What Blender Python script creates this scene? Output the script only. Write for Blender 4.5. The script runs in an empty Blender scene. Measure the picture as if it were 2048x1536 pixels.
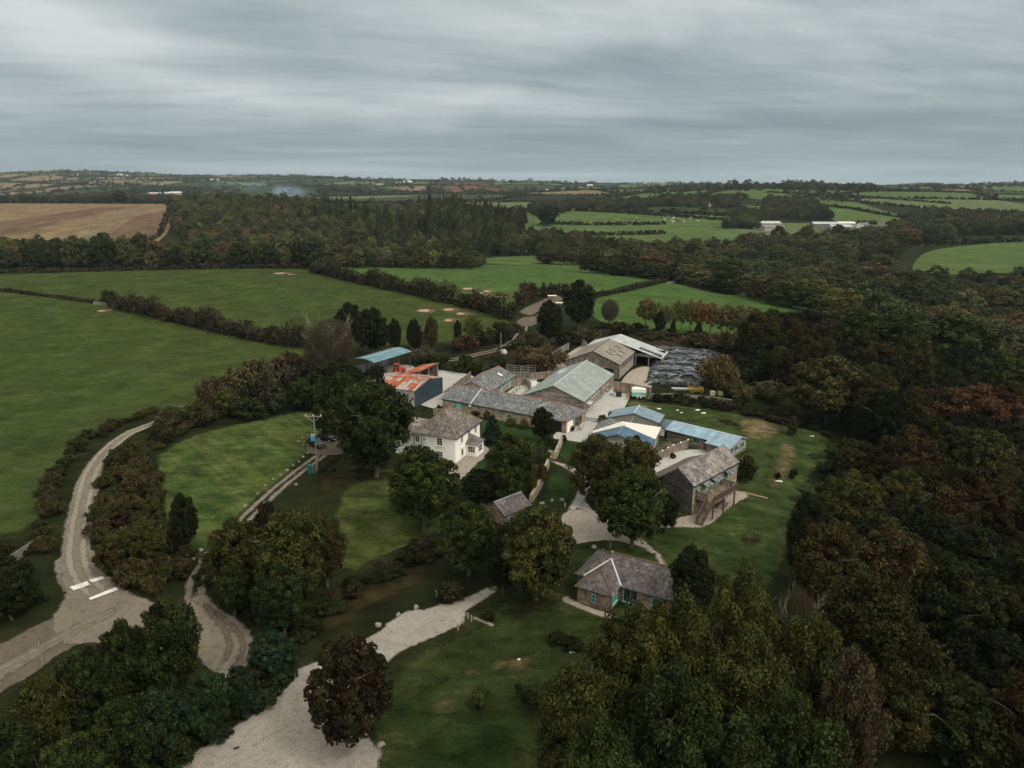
import bpy, bmesh, math, random
import numpy as np
from mathutils import Vector, Matrix
from mathutils.geometry import delaunay_2d_cdt

# ------------------------------------------------------------------ camera, world, sun, exposure
SC = bpy.context.scene
COL = SC.collection
CH = 50.0                      # drone height in metres
FPX = 1462.0                   # focal length in photograph pixels (photograph 2048 wide)
TP = 396 / 1462.0              # tangent of the downward pitch
PITCH = math.atan(TP)
CP, SP = math.cos(PITCH), math.sin(PITCH)
cam = bpy.data.cameras.new('camera')
cam.sensor_width = 36.0
cam.lens = 36.0 * FPX / 2048.0
cam.clip_start = 1.0
cam.clip_end = 60000.0
camo = bpy.data.objects.new('camera', cam)
COL.objects.link(camo)
camo.location = (0, 0, CH)
camo.rotation_euler = (math.radians(90) - PITCH, 0, 0)
SC.camera = camo
SC.view_settings.view_transform = 'Standard'
SC.view_settings.look = 'None'
SC.view_settings.exposure = 0.0
SC.view_settings.gamma = 1.0
SC.cycles.max_bounces = 5
SC.cycles.diffuse_bounces = 3
SC.cycles.glossy_bounces = 2
SC.cycles.transparent_max_bounces = 6
SC.cycles.volume_bounces = 0
SC.cycles.use_adaptive_sampling = True
SC.cycles.adaptive_threshold = 0.02

SUN_EL, SUN_AZ = math.radians(50), math.radians(125)   # azimuth from +Y towards +X
sun = bpy.data.lights.new('sun', 'SUN')
sun.energy = 1.5
sun.angle = math.radians(11)
sun.color = (1.0, 0.93, 0.84)
suno = bpy.data.objects.new('sun', sun)
COL.objects.link(suno)
sd = Vector((math.sin(SUN_AZ) * math.cos(SUN_EL), math.cos(SUN_AZ) * math.cos(SUN_EL), math.sin(SUN_EL)))
suno.rotation_euler = sd.to_track_quat('Z', 'Y').to_euler()


class NT:
    """tiny helper to write node trees compactly"""
    def __init__(s, tree):
        s.t = tree; s.n = tree.nodes; s.l = tree.links
    def new(s, typ, **kw):
        nd = s.n.new(typ)
        for k, v in kw.items():
            if k in ('ins',):
                for kk, vv in v.items():
                    s.put(nd.inputs[kk], vv)
            else:
                setattr(nd, k, v)
        return nd
    def put(s, sock, v):
        if isinstance(v, bpy.types.NodeSocket):
            s.l.new(v, sock)
        elif isinstance(v, (tuple, list)) and len(v) == 3 and sock.type == 'RGBA':
            sock.default_value = (*v, 1)
        else:
            sock.default_value = v
    def math(s, op, a, b=0.0, c=None, clamp=False):
        nd = s.new('ShaderNodeMath', operation=op, use_clamp=clamp)
        s.put(nd.inputs[0], a); s.put(nd.inputs[1], b)
        if c is not None: s.put(nd.inputs[2], c)
        return nd.outputs[0]
    def vmath(s, op, a, b=(0, 0, 0)):
        nd = s.new('ShaderNodeVectorMath', operation=op)
        s.put(nd.inputs[0], a); s.put(nd.inputs[1], b)
        return nd.outputs[0]
    def mul3(s, a, v):
        return s.vmath('MULTIPLY', a, v)
    def noise(s, vec, scale, detail=4, rough=.55, dist=0.0):
        nd = s.new('ShaderNodeTexNoise')
        s.put(nd.inputs['Vector'], vec); nd.inputs['Scale'].default_value = scale
        nd.inputs['Detail'].default_value = detail; nd.inputs['Roughness'].default_value = rough
        nd.inputs['Distortion'].default_value = dist
        return nd.outputs['Fac']
    def ramp(s, fac, stops, interp='LINEAR'):
        nd = s.new('ShaderNodeValToRGB')
        s.put(nd.inputs[0], fac)
        cr = nd.color_ramp; cr.interpolation = interp
        while len(cr.elements) < len(stops): cr.elements.new(0.5)
        for e, (p, c) in zip(cr.elements, stops):
            e.position = p; e.color = (*c, 1) if isinstance(c, (tuple, list)) else (c, c, c, 1)
        return nd.outputs[0]
    def mix(s, fac, a, b, mode='MIX'):
        nd = s.new('ShaderNodeMix', data_type='RGBA', blend_type=mode)
        s.put(nd.inputs[0], fac); s.put(nd.inputs[6], a); s.put(nd.inputs[7], b)
        return nd.outputs[2]
    def maprange(s, v, a, b, c=0.0, d=1.0):
        nd = s.new('ShaderNodeMapRange')
        for i, x in enumerate((v, a, b, c, d)): s.put(nd.inputs[i], x)
        return nd.outputs[0]


world = bpy.data.worlds.new('World')
SC.world = world
world.use_nodes = True
wt = NT(world.node_tree)
wt.n.clear()
sky = wt.new('ShaderNodeTexSky', sky_type='NISHITA', sun_disc=False)
sky.sun_elevation = SUN_EL
sky.sun_rotation = SUN_AZ
sky.air_density = 1.0; sky.dust_density = 2.0; sky.ozone_density = 1.0
tc = wt.new('ShaderNodeTexCoord').outputs['Generated']
sx = wt.new('ShaderNodeSeparateXYZ'); wt.put(sx.inputs[0], tc)
zc = wt.math('MAXIMUM', sx.outputs[2], 0.0)
# stratus sheet seen in perspective: divide by the height above the horizon
den = wt.math('ADD', zc, 0.10)
px_ = wt.math('DIVIDE', sx.outputs[0], den)
py_ = wt.math('DIVIDE', sx.outputs[1], den)
cx = wt.new('ShaderNodeCombineXYZ'); wt.put(cx.inputs[0], px_); wt.put(cx.inputs[1], py_)
pl = cx.outputs[0]
rot = wt.new('ShaderNodeVectorRotate', rotation_type='Z_AXIS'); wt.put(rot.inputs['Vector'], pl); rot.inputs['Angle'].default_value = math.radians(-14)
plr = rot.outputs[0]
n1 = wt.noise(wt.mul3(plr, (0.34, 0.62, 1)), .9, 7, .60, .6)
n2 = wt.noise(wt.mul3(plr, (0.7, 1.9, 1)), 1.3, 10, .66, .5)
n3 = wt.noise(wt.mul3(plr, (0.22, 0.30, 1)), 1.0, 2, .5, 0.4)
s_ = wt.math('ADD', wt.math('MULTIPLY', n1, .46), wt.math('ADD', wt.math('MULTIPLY', n2, .24), wt.math('MULTIPLY', n3, .30)))
azm = wt.math('DIVIDE', sx.outputs[0], wt.math('MAXIMUM', wt.math('ABSOLUTE', sx.outputs[1]), .2))
warp = wt.math('MULTIPLY', wt.math('SUBTRACT', wt.noise(tc, 3.5, 4, .6), .5), .10)
elv = wt.math('ADD', zc, warp)
for (a0, e0, sa, se, am, tl) in ((-.58, .175, .24, .040, .105, -.16), (-.42, .115, .16, .018, .07, -.12), (-.04, .10, .18, .022, .075, 0), (.18, .20, .34, .035, .08, .02), (-.27, .165, .14, .035, -.06, 0), (-.35, .062, .30, .012, -.06, 0), (.22, .075, .30, .018, -.045, 0), (-.62, .085, .16, .02, .04, 0), (.58, .17, .2, .04, .04, 0), (.5, .085, .2, .015, -.04, 0), (.1, .14, .2, .02, -.045, .05)):
    u_ = wt.math('DIVIDE', wt.math('SUBTRACT', azm, a0), sa)
    v_ = wt.math('DIVIDE', wt.math('SUBTRACT', wt.math('SUBTRACT', elv, e0), wt.math('MULTIPLY', wt.math('SUBTRACT', azm, a0), tl)), se)
    g_ = wt.math('POWER', 2.718, wt.math('MULTIPLY', wt.math('ADD', wt.math('MULTIPLY', u_, u_), wt.math('MULTIPLY', v_, v_)), -1.0))
    s_ = wt.math('ADD', s_, wt.math('MULTIPLY', g_, am * 1.15))
cloud = wt.ramp(s_, [(0.36, (.23, .288, .308)), (0.44, (.315, .380, .398)), (0.50, (.40, .462, .474)), (0.56, (.50, .555, .562)), (0.64, (.66, .70, .695))])
# towards the horizon the sheet turns blue grey and its contrast drops
hz = wt.math('POWER', wt.math('SUBTRACT', 1.0, wt.math('MINIMUM', wt.math('MULTIPLY', zc, 5.0), 1.0)), 2.0)
band = wt.noise(wt.mul3(tc, (1.2, 1.2, 26)), 1.6, 5, .55, 0.2)
low = wt.ramp(band, [(0.35, (.150, .210, .235)), (0.52, (.235, .305, .33)), (0.66, (.40, .46, .47))])
cloud = wt.mix(wt.math('MULTIPLY', hz, .85), cloud, low)
us = wt.math('DIVIDE', wt.math('SUBTRACT', azm, .07), .13); vs = wt.math('DIVIDE', wt.math('SUBTRACT', wt.math('ADD', zc, wt.math('MULTIPLY', warp, .05)), .0135), .0032)
strip_ = wt.math('POWER', 2.718, wt.math('MULTIPLY', wt.math('ADD', wt.math('MULTIPLY', us, us), wt.math('MULTIPLY', vs, vs)), -1.0))
cloud = wt.mix(wt.math('MULTIPLY', strip_, .6), cloud, (.56, .60, .60))
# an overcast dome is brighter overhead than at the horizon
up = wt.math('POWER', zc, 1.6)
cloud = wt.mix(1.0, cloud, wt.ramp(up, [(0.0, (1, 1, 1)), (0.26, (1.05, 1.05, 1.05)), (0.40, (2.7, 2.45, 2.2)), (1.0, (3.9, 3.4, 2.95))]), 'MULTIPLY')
back = wt.math('MAXIMUM', wt.math('SUBTRACT', wt.math('MULTIPLY', sx.outputs[0], .55), sx.outputs[1]), 0.0)  # unseen sky behind and to the right, brightened to light the front walls
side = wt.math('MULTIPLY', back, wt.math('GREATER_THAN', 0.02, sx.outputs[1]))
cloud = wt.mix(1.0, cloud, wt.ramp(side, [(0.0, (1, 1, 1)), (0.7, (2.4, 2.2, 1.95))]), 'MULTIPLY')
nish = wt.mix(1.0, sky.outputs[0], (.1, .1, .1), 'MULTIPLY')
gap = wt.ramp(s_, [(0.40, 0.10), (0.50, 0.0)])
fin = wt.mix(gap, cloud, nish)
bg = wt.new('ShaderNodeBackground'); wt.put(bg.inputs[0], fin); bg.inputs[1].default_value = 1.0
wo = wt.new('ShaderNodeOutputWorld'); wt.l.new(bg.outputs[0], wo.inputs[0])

# ------------------------------------------------------------------ camera arithmetic used to find where things stand on the ground
def proj(x, y, z):
    D = y * CP + (CH - z) * SP
    return 1024 + FPX * x / D, 768 - FPX * (-(CH - z) * CP + y * SP) / D
def tan_down(py):
    w = (py - 768) / FPX
    return (w + TP) / (1 - w * TP)
def at(px, py, z=0.0):
    y = (CH - z) / tan_down(py)
    D = y * CP + (CH - z) * SP
    return Vector(((px - 1024) * D / FPX, y, z))

# ------------------------------------------------------------------ terrain height
UCOL = [-1.0, -.7, -.35, -.15, 0, .15, .35, .5, .7, 1.0]
ROWS = [
 (40,   [0, 0, 0, 0, 0, 0, 0, -1, -3, -5]),
 (70,   [0, 0, 0, 0, 0, 0, 0, -2, -6, -9]),
 (110,  [0, 0, 0, 0, 0, 0, 0, -3, -10, -14]),
 (160,  [0, 0, 0, 0, 0, 0, -.5, -4, -13, -17]),
 (220,  [0, 0, 0, 0, 0, 0, 0, -3, -15, -20]),
 (280,  [1, 1, 1, 1, .6, .6, .8, -2, -17, -22]),
 (330,  [2.5, 2.2, 2, 2, 1.6, 1.6, -1, -9, -19, -22]),
 (420,  [4, 4, 4, 4, 4, 2.6, -12, -18, -20, -22]),
 (500,  [0, 0, 0, -2, -4, -6, -20, -22, -13, -14]),
 (600,  [-14, -14, -14, -10, -5, -9, -23, -15, -6, -5]),
 (700,  [-18, -18, -14, -6, -6, -12, -20, -9, -3, -3]),
 (800,  [-16, -16, -6, 4, -4, -12, -14, -7, -2, -2]),
 (950,  [-4, -2, 19, 17, 4, -5, -5, -4, -1, -1]),
 (1150, [12, 16, 26, 17, 6, 10, 4, 4, 4, 4]),
 (1320, [23, 25, 18, 14, 12, 17, 19, 18, 14, 12]),
 (1600, [14, 14, 12, 18, 20, 29, 35, 34, 26, 22]),
 (1900, [8, 8, 18, 27, 25, 33, 39, 38, 32, 30]),
 (2600, [24, 24, 30, 36, 34, 38, 41, 41, 40, 40]),
 (3300, [52, 52, 54, 50, 45, 42, 41, 41, 41, 41]),
 (4200, [106, 104, 90, 66, 57, 50, 45, 45, 45, 45]),
 (5200, [147, 145, 122, 86, 72, 56, 48, 46, 45, 45]),
 (6500, [125, 125, 105, 72, 62, 50, 42, 40, 40, 40]),
 (9000, [40, 40, 40, 40, 40, 38, 38, 38, 38, 38]),
 (30000, [0] * 10),
]
NU, NY = 161, 520
LY0, LY1 = math.log(40.0), math.log(30000.0)
_u = np.linspace(-1, 1, NU); _l = np.linspace(LY0, LY1, NY)
_r = np.array([np.interp(_u, UCOL, r[1]) for r in ROWS])
_ly = np.log([r[0] for r in ROWS])
HT = np.array([np.interp(_l, _ly, _r[:, j]) for j in range(NU)]).T
def _blur(a, s, axis):
    k = np.exp(-.5 * (np.arange(-int(3 * s), int(3 * s) + 1) / s) ** 2); k /= k.sum()
    p = [(0, 0), (0, 0)]; p[axis] = (len(k) // 2, len(k) // 2)
    b = np.pad(a, p, mode='edge')
    return np.apply_along_axis(lambda v: np.convolve(v, k, 'valid'), axis, b)
HT = _blur(_blur(HT, 5.5, 0), 7, 1)
_rs = np.random.RandomState(5)
_WV = [(1 / w, a, _rs.rand() * 6.28, _rs.rand() * 6.28) for w, a in ((900, 13), (520, 7), (1500, 12), (330, 2.6))]
def hgt(x, y):
    x = np.asarray(x, float); y = np.asarray(y, float)
    yy = np.clip(y, 40, 29999)
    u = np.clip(x / yy, -1, 1)
    fi = (np.log(yy) - LY0) / (LY1 - LY0) * (NY - 1); fj = (u + 1) / 2 * (NU - 1)
    i = np.clip(fi.astype(int), 0, NY - 2); j = np.clip(fj.astype(int), 0, NU - 2)
    a = fi - i; b = fj - j
    h = HT[i, j] * (1 - a) * (1 - b) + HT[i + 1, j] * a * (1 - b) + HT[i, j + 1] * (1 - a) * b + HT[i + 1, j + 1] * a * b
    amp = np.clip((yy - 1250) / 1500, 0, 1) * np.clip((9000 - yy) / 3000, 0, 1)
    n = 0
    for k, am, p1, p2 in _WV:
        n = n + am * np.sin(x * k * 4.4 + p1 + 2 * np.sin(yy * k * 2 + p2)) * np.cos(yy * k * 5.1 + p2)
    return h + n * amp * .85
def hz1(x, y): return float(hgt(x, y))
_TY = np.exp(np.linspace(math.log(42), math.log(9000), 2600))
def G(px, py):
    """the terrain point seen at a pixel of the photograph"""
    t = tan_down(py)
    D = _TY * CP + _TY * t * SP
    X = (px - 1024) * D / FPX
    Z = CH - t * _TY
    d = Z - hgt(X, _TY)
    k = np.where(d < 0)[0]
    if len(k) == 0: i = len(_TY) - 1
    else: i = max(k[0], 1)
    a = d[i - 1] / (d[i - 1] - d[i]) if d[i - 1] != d[i] else 1
    a = min(max(a, 0), 1)
    y = _TY[i - 1] * (1 - a) + _TY[i] * a
    x = X[i - 1] * (1 - a) + X[i] * a
    return Vector((x, y, hz1(x, y)))

# ------------------------------------------------------------------ object helpers
def tag(o, label=None, cat=None, group=None, kind=None):
    if label: o['label'] = label
    if cat: o['category'] = cat
    if group: o['group'] = group
    if kind: o['kind'] = kind
    return o
def link(o, parent=None):
    COL.objects.link(o)
    if parent is not None:
        o.parent = parent
    return o
def empty(name, loc, label, cat, group=None, rz=0.0):
    o = bpy.data.objects.new(name, None)
    o.empty_display_size = .5
    o.location = loc; o.rotation_euler = (0, 0, rz)
    COL.objects.link(o)
    return tag(o, label, cat, group)
def root_inv(o):
    r = o
    while r.parent is not None: r = r.parent
    return r

class MB:
    """collects world-space polygons, builds one mesh with metric UVs per face"""
    def __init__(s): s.v = []; s.f = []
    def poly(s, pts):
        b = len(s.v); s.v += [tuple(p) for p in pts]; s.f.append(list(range(b, b + len(pts))))
        return s
    def hexa(s, p):
        """8 corners: bottom 4 (ccw from above), top 4"""
        b = len(s.v); s.v += [tuple(q) for q in p]
        for f in ((3, 2, 1, 0), (4, 5, 6, 7), (0, 1, 5, 4), (1, 2, 6, 5), (2, 3, 7, 6), (3, 0, 4, 7)):
            s.f.append([b + i for i in f])
        return s
    def box(s, c, sz, ax=None):
        """centre, full sizes, optional (x axis, y axis, z axis)"""
        X, Y, Z = ax if ax else (Vector((1, 0, 0)), Vector((0, 1, 0)), Vector((0, 0, 1)))
        c = Vector(c); a, b, d = sz[0] / 2, sz[1] / 2, sz[2] / 2
        p = [c + X * (i * a) + Y * (j * b) + Z * (k * d) for k in (-1, 1) for i, j in ((-1, -1), (1, -1), (1, 1), (-1, 1))]
        return s.hexa(p)
    def slab(s, top, th):
        """polygon (ccw seen from its outer side) given thickness th inward"""
        n = (Vector(top[1]) - Vector(top[0])).cross(Vector(top[2]) - Vector(top[0])).normalized()
        bot = [Vector(p) - n * th for p in top]
        b = len(s.v); m = len(top)
        s.v += [tuple(p) for p in top] + [tuple(p) for p in bot]
        s.f.append([b + i for i in range(m)]); s.f.append([b + m + i for i in reversed(range(m))])
        for i in range(m):
            j = (i + 1) % m
            s.f.append([b + i, b + m + i, b + m + j, b + j])
        return s
    def prism(s, poly, z0, z1):
        """vertical prism over a ccw xy polygon"""
        b = len(s.v); m = len(poly)
        s.v += [(p[0], p[1], z0) for p in poly] + [(p[0], p[1], z1) for p in poly]
        s.f.append([b + i for i in reversed(range(m))]); s.f.append([b + m + i for i in range(m)])
        for i in range(m):
            j = (i + 1) % m
            s.f.append([b + i, b + j, b + m + j, b + m + i])
        return s
    def tube(s, a, b_, r0, r1=None, n=8):
        r1 = r0 if r1 is None else r1
        a = Vector(a); c = Vector(b_); d = (c - a).normalized()
        u = d.cross(Vector((0, 0, 1)))
        if u.length < 1e-3: u = Vector((1, 0, 0))
        u.normalize(); w = d.cross(u)
        k = len(s.v)
        for q, r in ((a, r0), (c, r1)):
            for i in range(n):
                t = 2 * math.pi * i / n
                s.v.append(tuple(q + u * (math.cos(t) * r) + w * (math.sin(t) * r)))
        for i in range(n):
            j = (i + 1) % n
            s.f.append([k + i, k + j, k + n + j, k + n + i])
        s.f.append([k + i for i in reversed(range(n))]); s.f.append([k + n + i for i in range(n)])
        return s
    def lathe(s, c, prof, n=12):
        """prof: list of (radius, z)"""
        k = len(s.v); c = Vector(c)
        for r, z in prof:
            for i in range(n):
                t = 2 * math.pi * i / n
                s.v.append((c.x + math.cos(t) * r, c.y + math.sin(t) * r, c.z + z))
        for q in range(len(prof) - 1):
            for i in range(n):
                j = (i + 1) % n
                s.f.append([k + q * n + i, k + q * n + j, k + (q + 1) * n + j, k + (q + 1) * n + i])
        s.f.append([k + i for i in reversed(range(n))]); s.f.append([k + (len(prof) - 1) * n + i for i in range(n)])
        return s
    def build(s, name, mat, parent=None, smooth=False):
        me = bpy.data.meshes.new(name)
        me.from_pydata(s.v, [], s.f)
        uv = me.uv_layers.new(name='UVMap').data
        for p in me.polygons:
            n = p.normal
            t = Vector((-n.y, n.x, 0))
            if t.length < .02: t = Vector((1, 0, 0)); v = Vector((0, 1, 0))
            else: t.normalize(); v = n.cross(t)
            for li in p.loop_indices:
                co = me.vertices[me.loops[li].vertex_index].co
                uv[li].uv = (co.dot(t), co.dot(v))
            p.use_smooth = smooth
        me.materials.append(mat)
        o = bpy.data.objects.new(name, me)
        link(o)
        if parent is not None:
            o.parent = parent
            r = root_inv(parent)
            # geometry is given in world space: undo the root's transform once, at the first level
            if parent.parent is None:
                o.matrix_parent_inverse = (Matrix.Translation(r.location) @ r.rotation_euler.to_matrix().to_4x4()).inverted()
        return o

def np_mesh(name, V, F, mat, col=None, smooth=False):
    """V (n,3), F (m,k) index array"""
    me = bpy.data.meshes.new(name)
    k = F.shape[1]
    me.vertices.add(len(V)); me.vertices.foreach_set('co', np.ascontiguousarray(V, np.float32).ravel())
    me.loops.add(F.size); me.loops.foreach_set('vertex_index', np.ascontiguousarray(F, np.int32).ravel())
    me.polygons.add(len(F)); me.polygons.foreach_set('loop_start', np.arange(0, F.size, k, dtype=np.int32))
    me.update(calc_edges=True)
    if col is not None:
        at_ = me.color_attributes.new('tint', 'FLOAT_COLOR', 'POINT')
        c4 = np.ones((len(V), 4), np.float32); c4[:, :3] = col
        at_.data.foreach_set('color', c4.ravel())
    if smooth:
        me.polygons.foreach_set('use_smooth', np.ones(len(F), bool))
    me.materials.append(mat)
    return me

# ------------------------------------------------------------------ materials
MATS = {}
def mat_new(name):
    m = bpy.data.materials.new(name); m.use_nodes = True
    t = NT(m.node_tree); t.n.clear()
    out = t.new('ShaderNodeOutputMaterial')
    b = t.new('ShaderNodeBsdfPrincipled'); b.inputs['Specular IOR Level'].default_value = .25
    t.l.new(b.outputs[0], out.inputs[0])
    return m, t, b, out
def bump(t, b, h, strength=.3, dist=.05):
    n = t.new('ShaderNodeBump'); n.inputs['Strength'].default_value = strength; n.inputs['Distance'].default_value = dist
    t.put(n.inputs['Height'], h); t.l.new(n.outputs[0], b.inputs['Normal'])

def grass_mat(name, c1, c2, c3, dry=.5, scale=1.0, streak=0.0, sdir=0.0, fine=.35):
    """c1 dark, c2 main, c3 dry/yellow tone; patches of c3 where the noise is high"""
    m, t, b, o = mat_new(name)
    p = t.new('ShaderNodeNewGeometry').outputs['Position']
    big = t.noise(p, .012 * scale, 4, .6); mid = t.noise(p, .09 * scale, 5, .65, .4); sm = t.noise(p, .9, 6, .75); tiny = t.noise(p, 3.2, 4, .75)
    col = t.mix(t.ramp(t.math('ADD', t.math('MULTIPLY', mid, .6), t.math('MULTIPLY', big, .4)), [(.38, 0.0), (.62, 1.0)]), c1, c2)
    col = t.mix(t.ramp(t.math('ADD', t.math('MULTIPLY', mid, .5), t.math('MULTIPLY', sm, .5)), [(dry, 0.0), (dry + .14, .75)]), col, c3)
    if streak:
        r = t.new('ShaderNodeVectorRotate', rotation_type='Z_AXIS'); t.put(r.inputs['Vector'], p); r.inputs['Angle'].default_value = sdir
        st = t.noise(t.mul3(r.outputs[0], (.02, .45, 0)), 1.0, 3, .6, .3)
        col = t.mix(t.math('MULTIPLY', t.ramp(st, [(.40, 0.0), (.62, 1.0)]), streak), col, c3)
    tuft = t.noise(t.mul3(p, (.55, 1.0, 1)), .42, 7, .78, .5)
    f = t.math('ADD', t.math('MULTIPLY', t.math('SUBTRACT', tuft, .5), 1.5), t.math('MULTIPLY', t.math('SUBTRACT', tiny, .5), .7))
    col = t.mix(1.0, col, t.ramp(t.math('ADD', t.math('MULTIPLY', f, fine * 1.5), .5), [(.34, .55), (.5, 1.0), (.66, 1.5)]), 'MULTIPLY')
    col = t.mix(1.0, col, t.ramp(mid, [(.36, .82), (.5, 1.0), (.66, 1.2)]), 'MULTIPLY')
    t.put(b.inputs['Base Color'], col); b.inputs['Roughness'].default_value = 1.0; b.inputs['Specular IOR Level'].default_value = .03
    bump(t, b, t.math('ADD', sm, tiny), .6, .25)
    MATS[name] = m
    return m
def gravel_mat(name, c1, c2, c3, stripes=False):
    m, t, b, o = mat_new(name)
    p = t.new('ShaderNodeNewGeometry').outputs['Position']
    a = t.noise(p, .22, 7, .72, .6); s = t.noise(p, 1.3, 6, .82); f = t.noise(p, 7, 4, .85)
    col = t.mix(t.ramp(a, [(.35, 0.0), (.65, 1.0)]), c1, c2)
    col = t.mix(t.ramp(s, [(.50, 0.0), (.64, .8)]), col, c3)
    col = t.mix(1.0, col, t.ramp(f, [(.34, .62), (.5, 1.0), (.66, 1.35)]), 'MULTIPLY')
    t.put(b.inputs['Base Color'], col); b.inputs['Roughness'].default_value = .92
    bump(t, b, t.math('ADD', s, f), .5, .06)
    MATS[name] = m
    return m
def plain_mat(name, c, rough=.7, var=.25, spec=.25, metal=0.0, dirt=None, dscale=1.5):
    m, t, b, o = mat_new(name)
    p = t.new('ShaderNodeNewGeometry').outputs['Position']
    n = t.noise(p, dscale, 5, .7)
    col = t.mix(1.0, c, t.ramp(n, [(.25, 1 - var), (.5, 1.0), (.75, 1 + var * .6)]), 'MULTIPLY')
    if dirt:
        col = t.mix(t.ramp(t.noise(p, dscale * .6, 6, .75, .5), [(.5, 0.0), (.68, .8)]), col, dirt)
    t.put(b.inputs['Base Color'], col); b.inputs['Roughness'].default_value = rough
    b.inputs['Specular IOR Level'].default_value = spec; b.inputs['Metallic'].default_value = metal
    MATS[name] = m
    return m
def slate_mat(name, c1, c2, lichen, amt=.5, course=.28, tw=.35):
    m, t, b, o = mat_new(name)
    uv = t.new('ShaderNodeTexCoord').outputs['UV']
    br = t.new('ShaderNodeTexBrick'); t.put(br.inputs['Vector'], uv)
    br.inputs['Scale'].default_value = 1.0; br.inputs['Brick Width'].default_value = tw; br.inputs['Row Height'].default_value = course
    br.inputs['Mortar Size'].default_value = .012; br.inputs['Color1'].default_value = (.25, .25, .25, 1); br.inputs['Color2'].default_value = (1, 1, 1, 1); br.inputs['Mortar'].default_value = (.05, .05, .05, 1)
    big = t.noise(uv, .35, 5, .65, .3); sm = t.noise(uv, 2.2, 6, .8, .3)
    vv = t.math('ADD', t.math('MULTIPLY', t.math('MULTIPLY', br.outputs['Color'], 1.0), .55), t.math('MULTIPLY', sm, .45))
    col = t.mix(t.ramp(vv, [(.3, 0.0), (.66, 1.0)]), c1, c2)
    mp = t.new('ShaderNodeSeparateXYZ'); t.put(mp.inputs[0], uv)
    ro = t.math('FLOOR', t.math('DIVIDE', mp.outputs[1], course * 1.35)); cl_ = t.math('FLOOR', t.math('ADD', t.math('DIVIDE', mp.outputs[0], tw * 1.35), t.math('MULTIPLY', ro, .5)))
    cb = t.new('ShaderNodeCombineXYZ'); t.put(cb.inputs[0], cl_); t.put(cb.inputs[1], ro)
    wv = t.new('ShaderNodeTexWhiteNoise', noise_dimensions='2D'); t.put(wv.inputs['Vector'], cb.outputs[0])
    col = t.mix(1.0, col, t.ramp(wv.outputs['Value'], [(0, .68), (.6, 1.0), (.85, 1.15), (1, 1.6)]), 'MULTIPLY')
    col = t.mix(1.0, col, t.ramp(t.noise(uv, .7, 6, .8, .4), [(.34, .6), (.5, 1.0), (.68, 1.35)]), 'MULTIPLY')
    lm = t.ramp(t.math('ADD', t.math('MULTIPLY', big, .45), t.math('MULTIPLY', sm, .55)), [(.64 - amt * .22, 0.0), (.70 - amt * .17, .9)])
    col = t.mix(lm, col, lichen)
    orange = t.ramp(t.noise(uv, 1.1, 6, .8), [(.66, 0.0), (.74, .35)])
    col = t.mix(orange, col, (.30, .17, .06))
    t.put(b.inputs['Base Color'], col); b.inputs['Roughness'].default_value = .75
    bump(t, b, t.math('ADD', br.outputs['Fac'], sm), -.5, .03)
    MATS[name] = m
    return m
def stone_mat(name, c1, c2, c3, mortar=(.34, .29, .22), sc=2.6):
    m, t, b, o = mat_new(name)
    uv = t.new('ShaderNodeTexCoord').outputs['UV']
    d = t.noise(uv, 2.0, 3, .6)
    u2 = t.vmath('ADD', t.mul3(uv, (1.0, 1.9, 1)), t.vmath('MULTIPLY', t.new('ShaderNodeTexNoise', ins={'Vector': uv, 'Scale': 3.0}).outputs['Color'], (.25, .25, 0)))
    v = t.new('ShaderNodeTexVoronoi', feature='F1'); t.put(v.inputs['Vector'], u2); v.inputs['Scale'].default_value = sc
    e = t.new('ShaderNodeTexVoronoi', feature='DISTANCE_TO_EDGE'); t.put(e.inputs['Vector'], u2); e.inputs['Scale'].default_value = sc
    r = t.new('ShaderNodeSeparateColor'); t.put(r.inputs[0], v.outputs['Color'])
    col = t.mix(t.ramp(r.outputs[0], [(.3, 0.0), (.7, 1.0)]), c1, c2)
    col = t.mix(t.ramp(r.outputs[1], [(.6, 0.0), (.8, .85)]), col, c3)
    col = t.mix(t.ramp(e.outputs[0], [(.02, 1.0), (.09, 0.0)]), col, mortar)
    col = t.mix(1.0, col, t.ramp(t.noise(uv, .7, 5, .7), [(.34, .5), (.5, 1.0), (.66, 1.4)]), 'MULTIPLY')
    t.put(b.inputs['Base Color'], col); b.inputs['Roughness'].default_value = .9
    bump(t, b, e.outputs[0], .6, .04)
    MATS[name] = m
    return m
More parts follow.
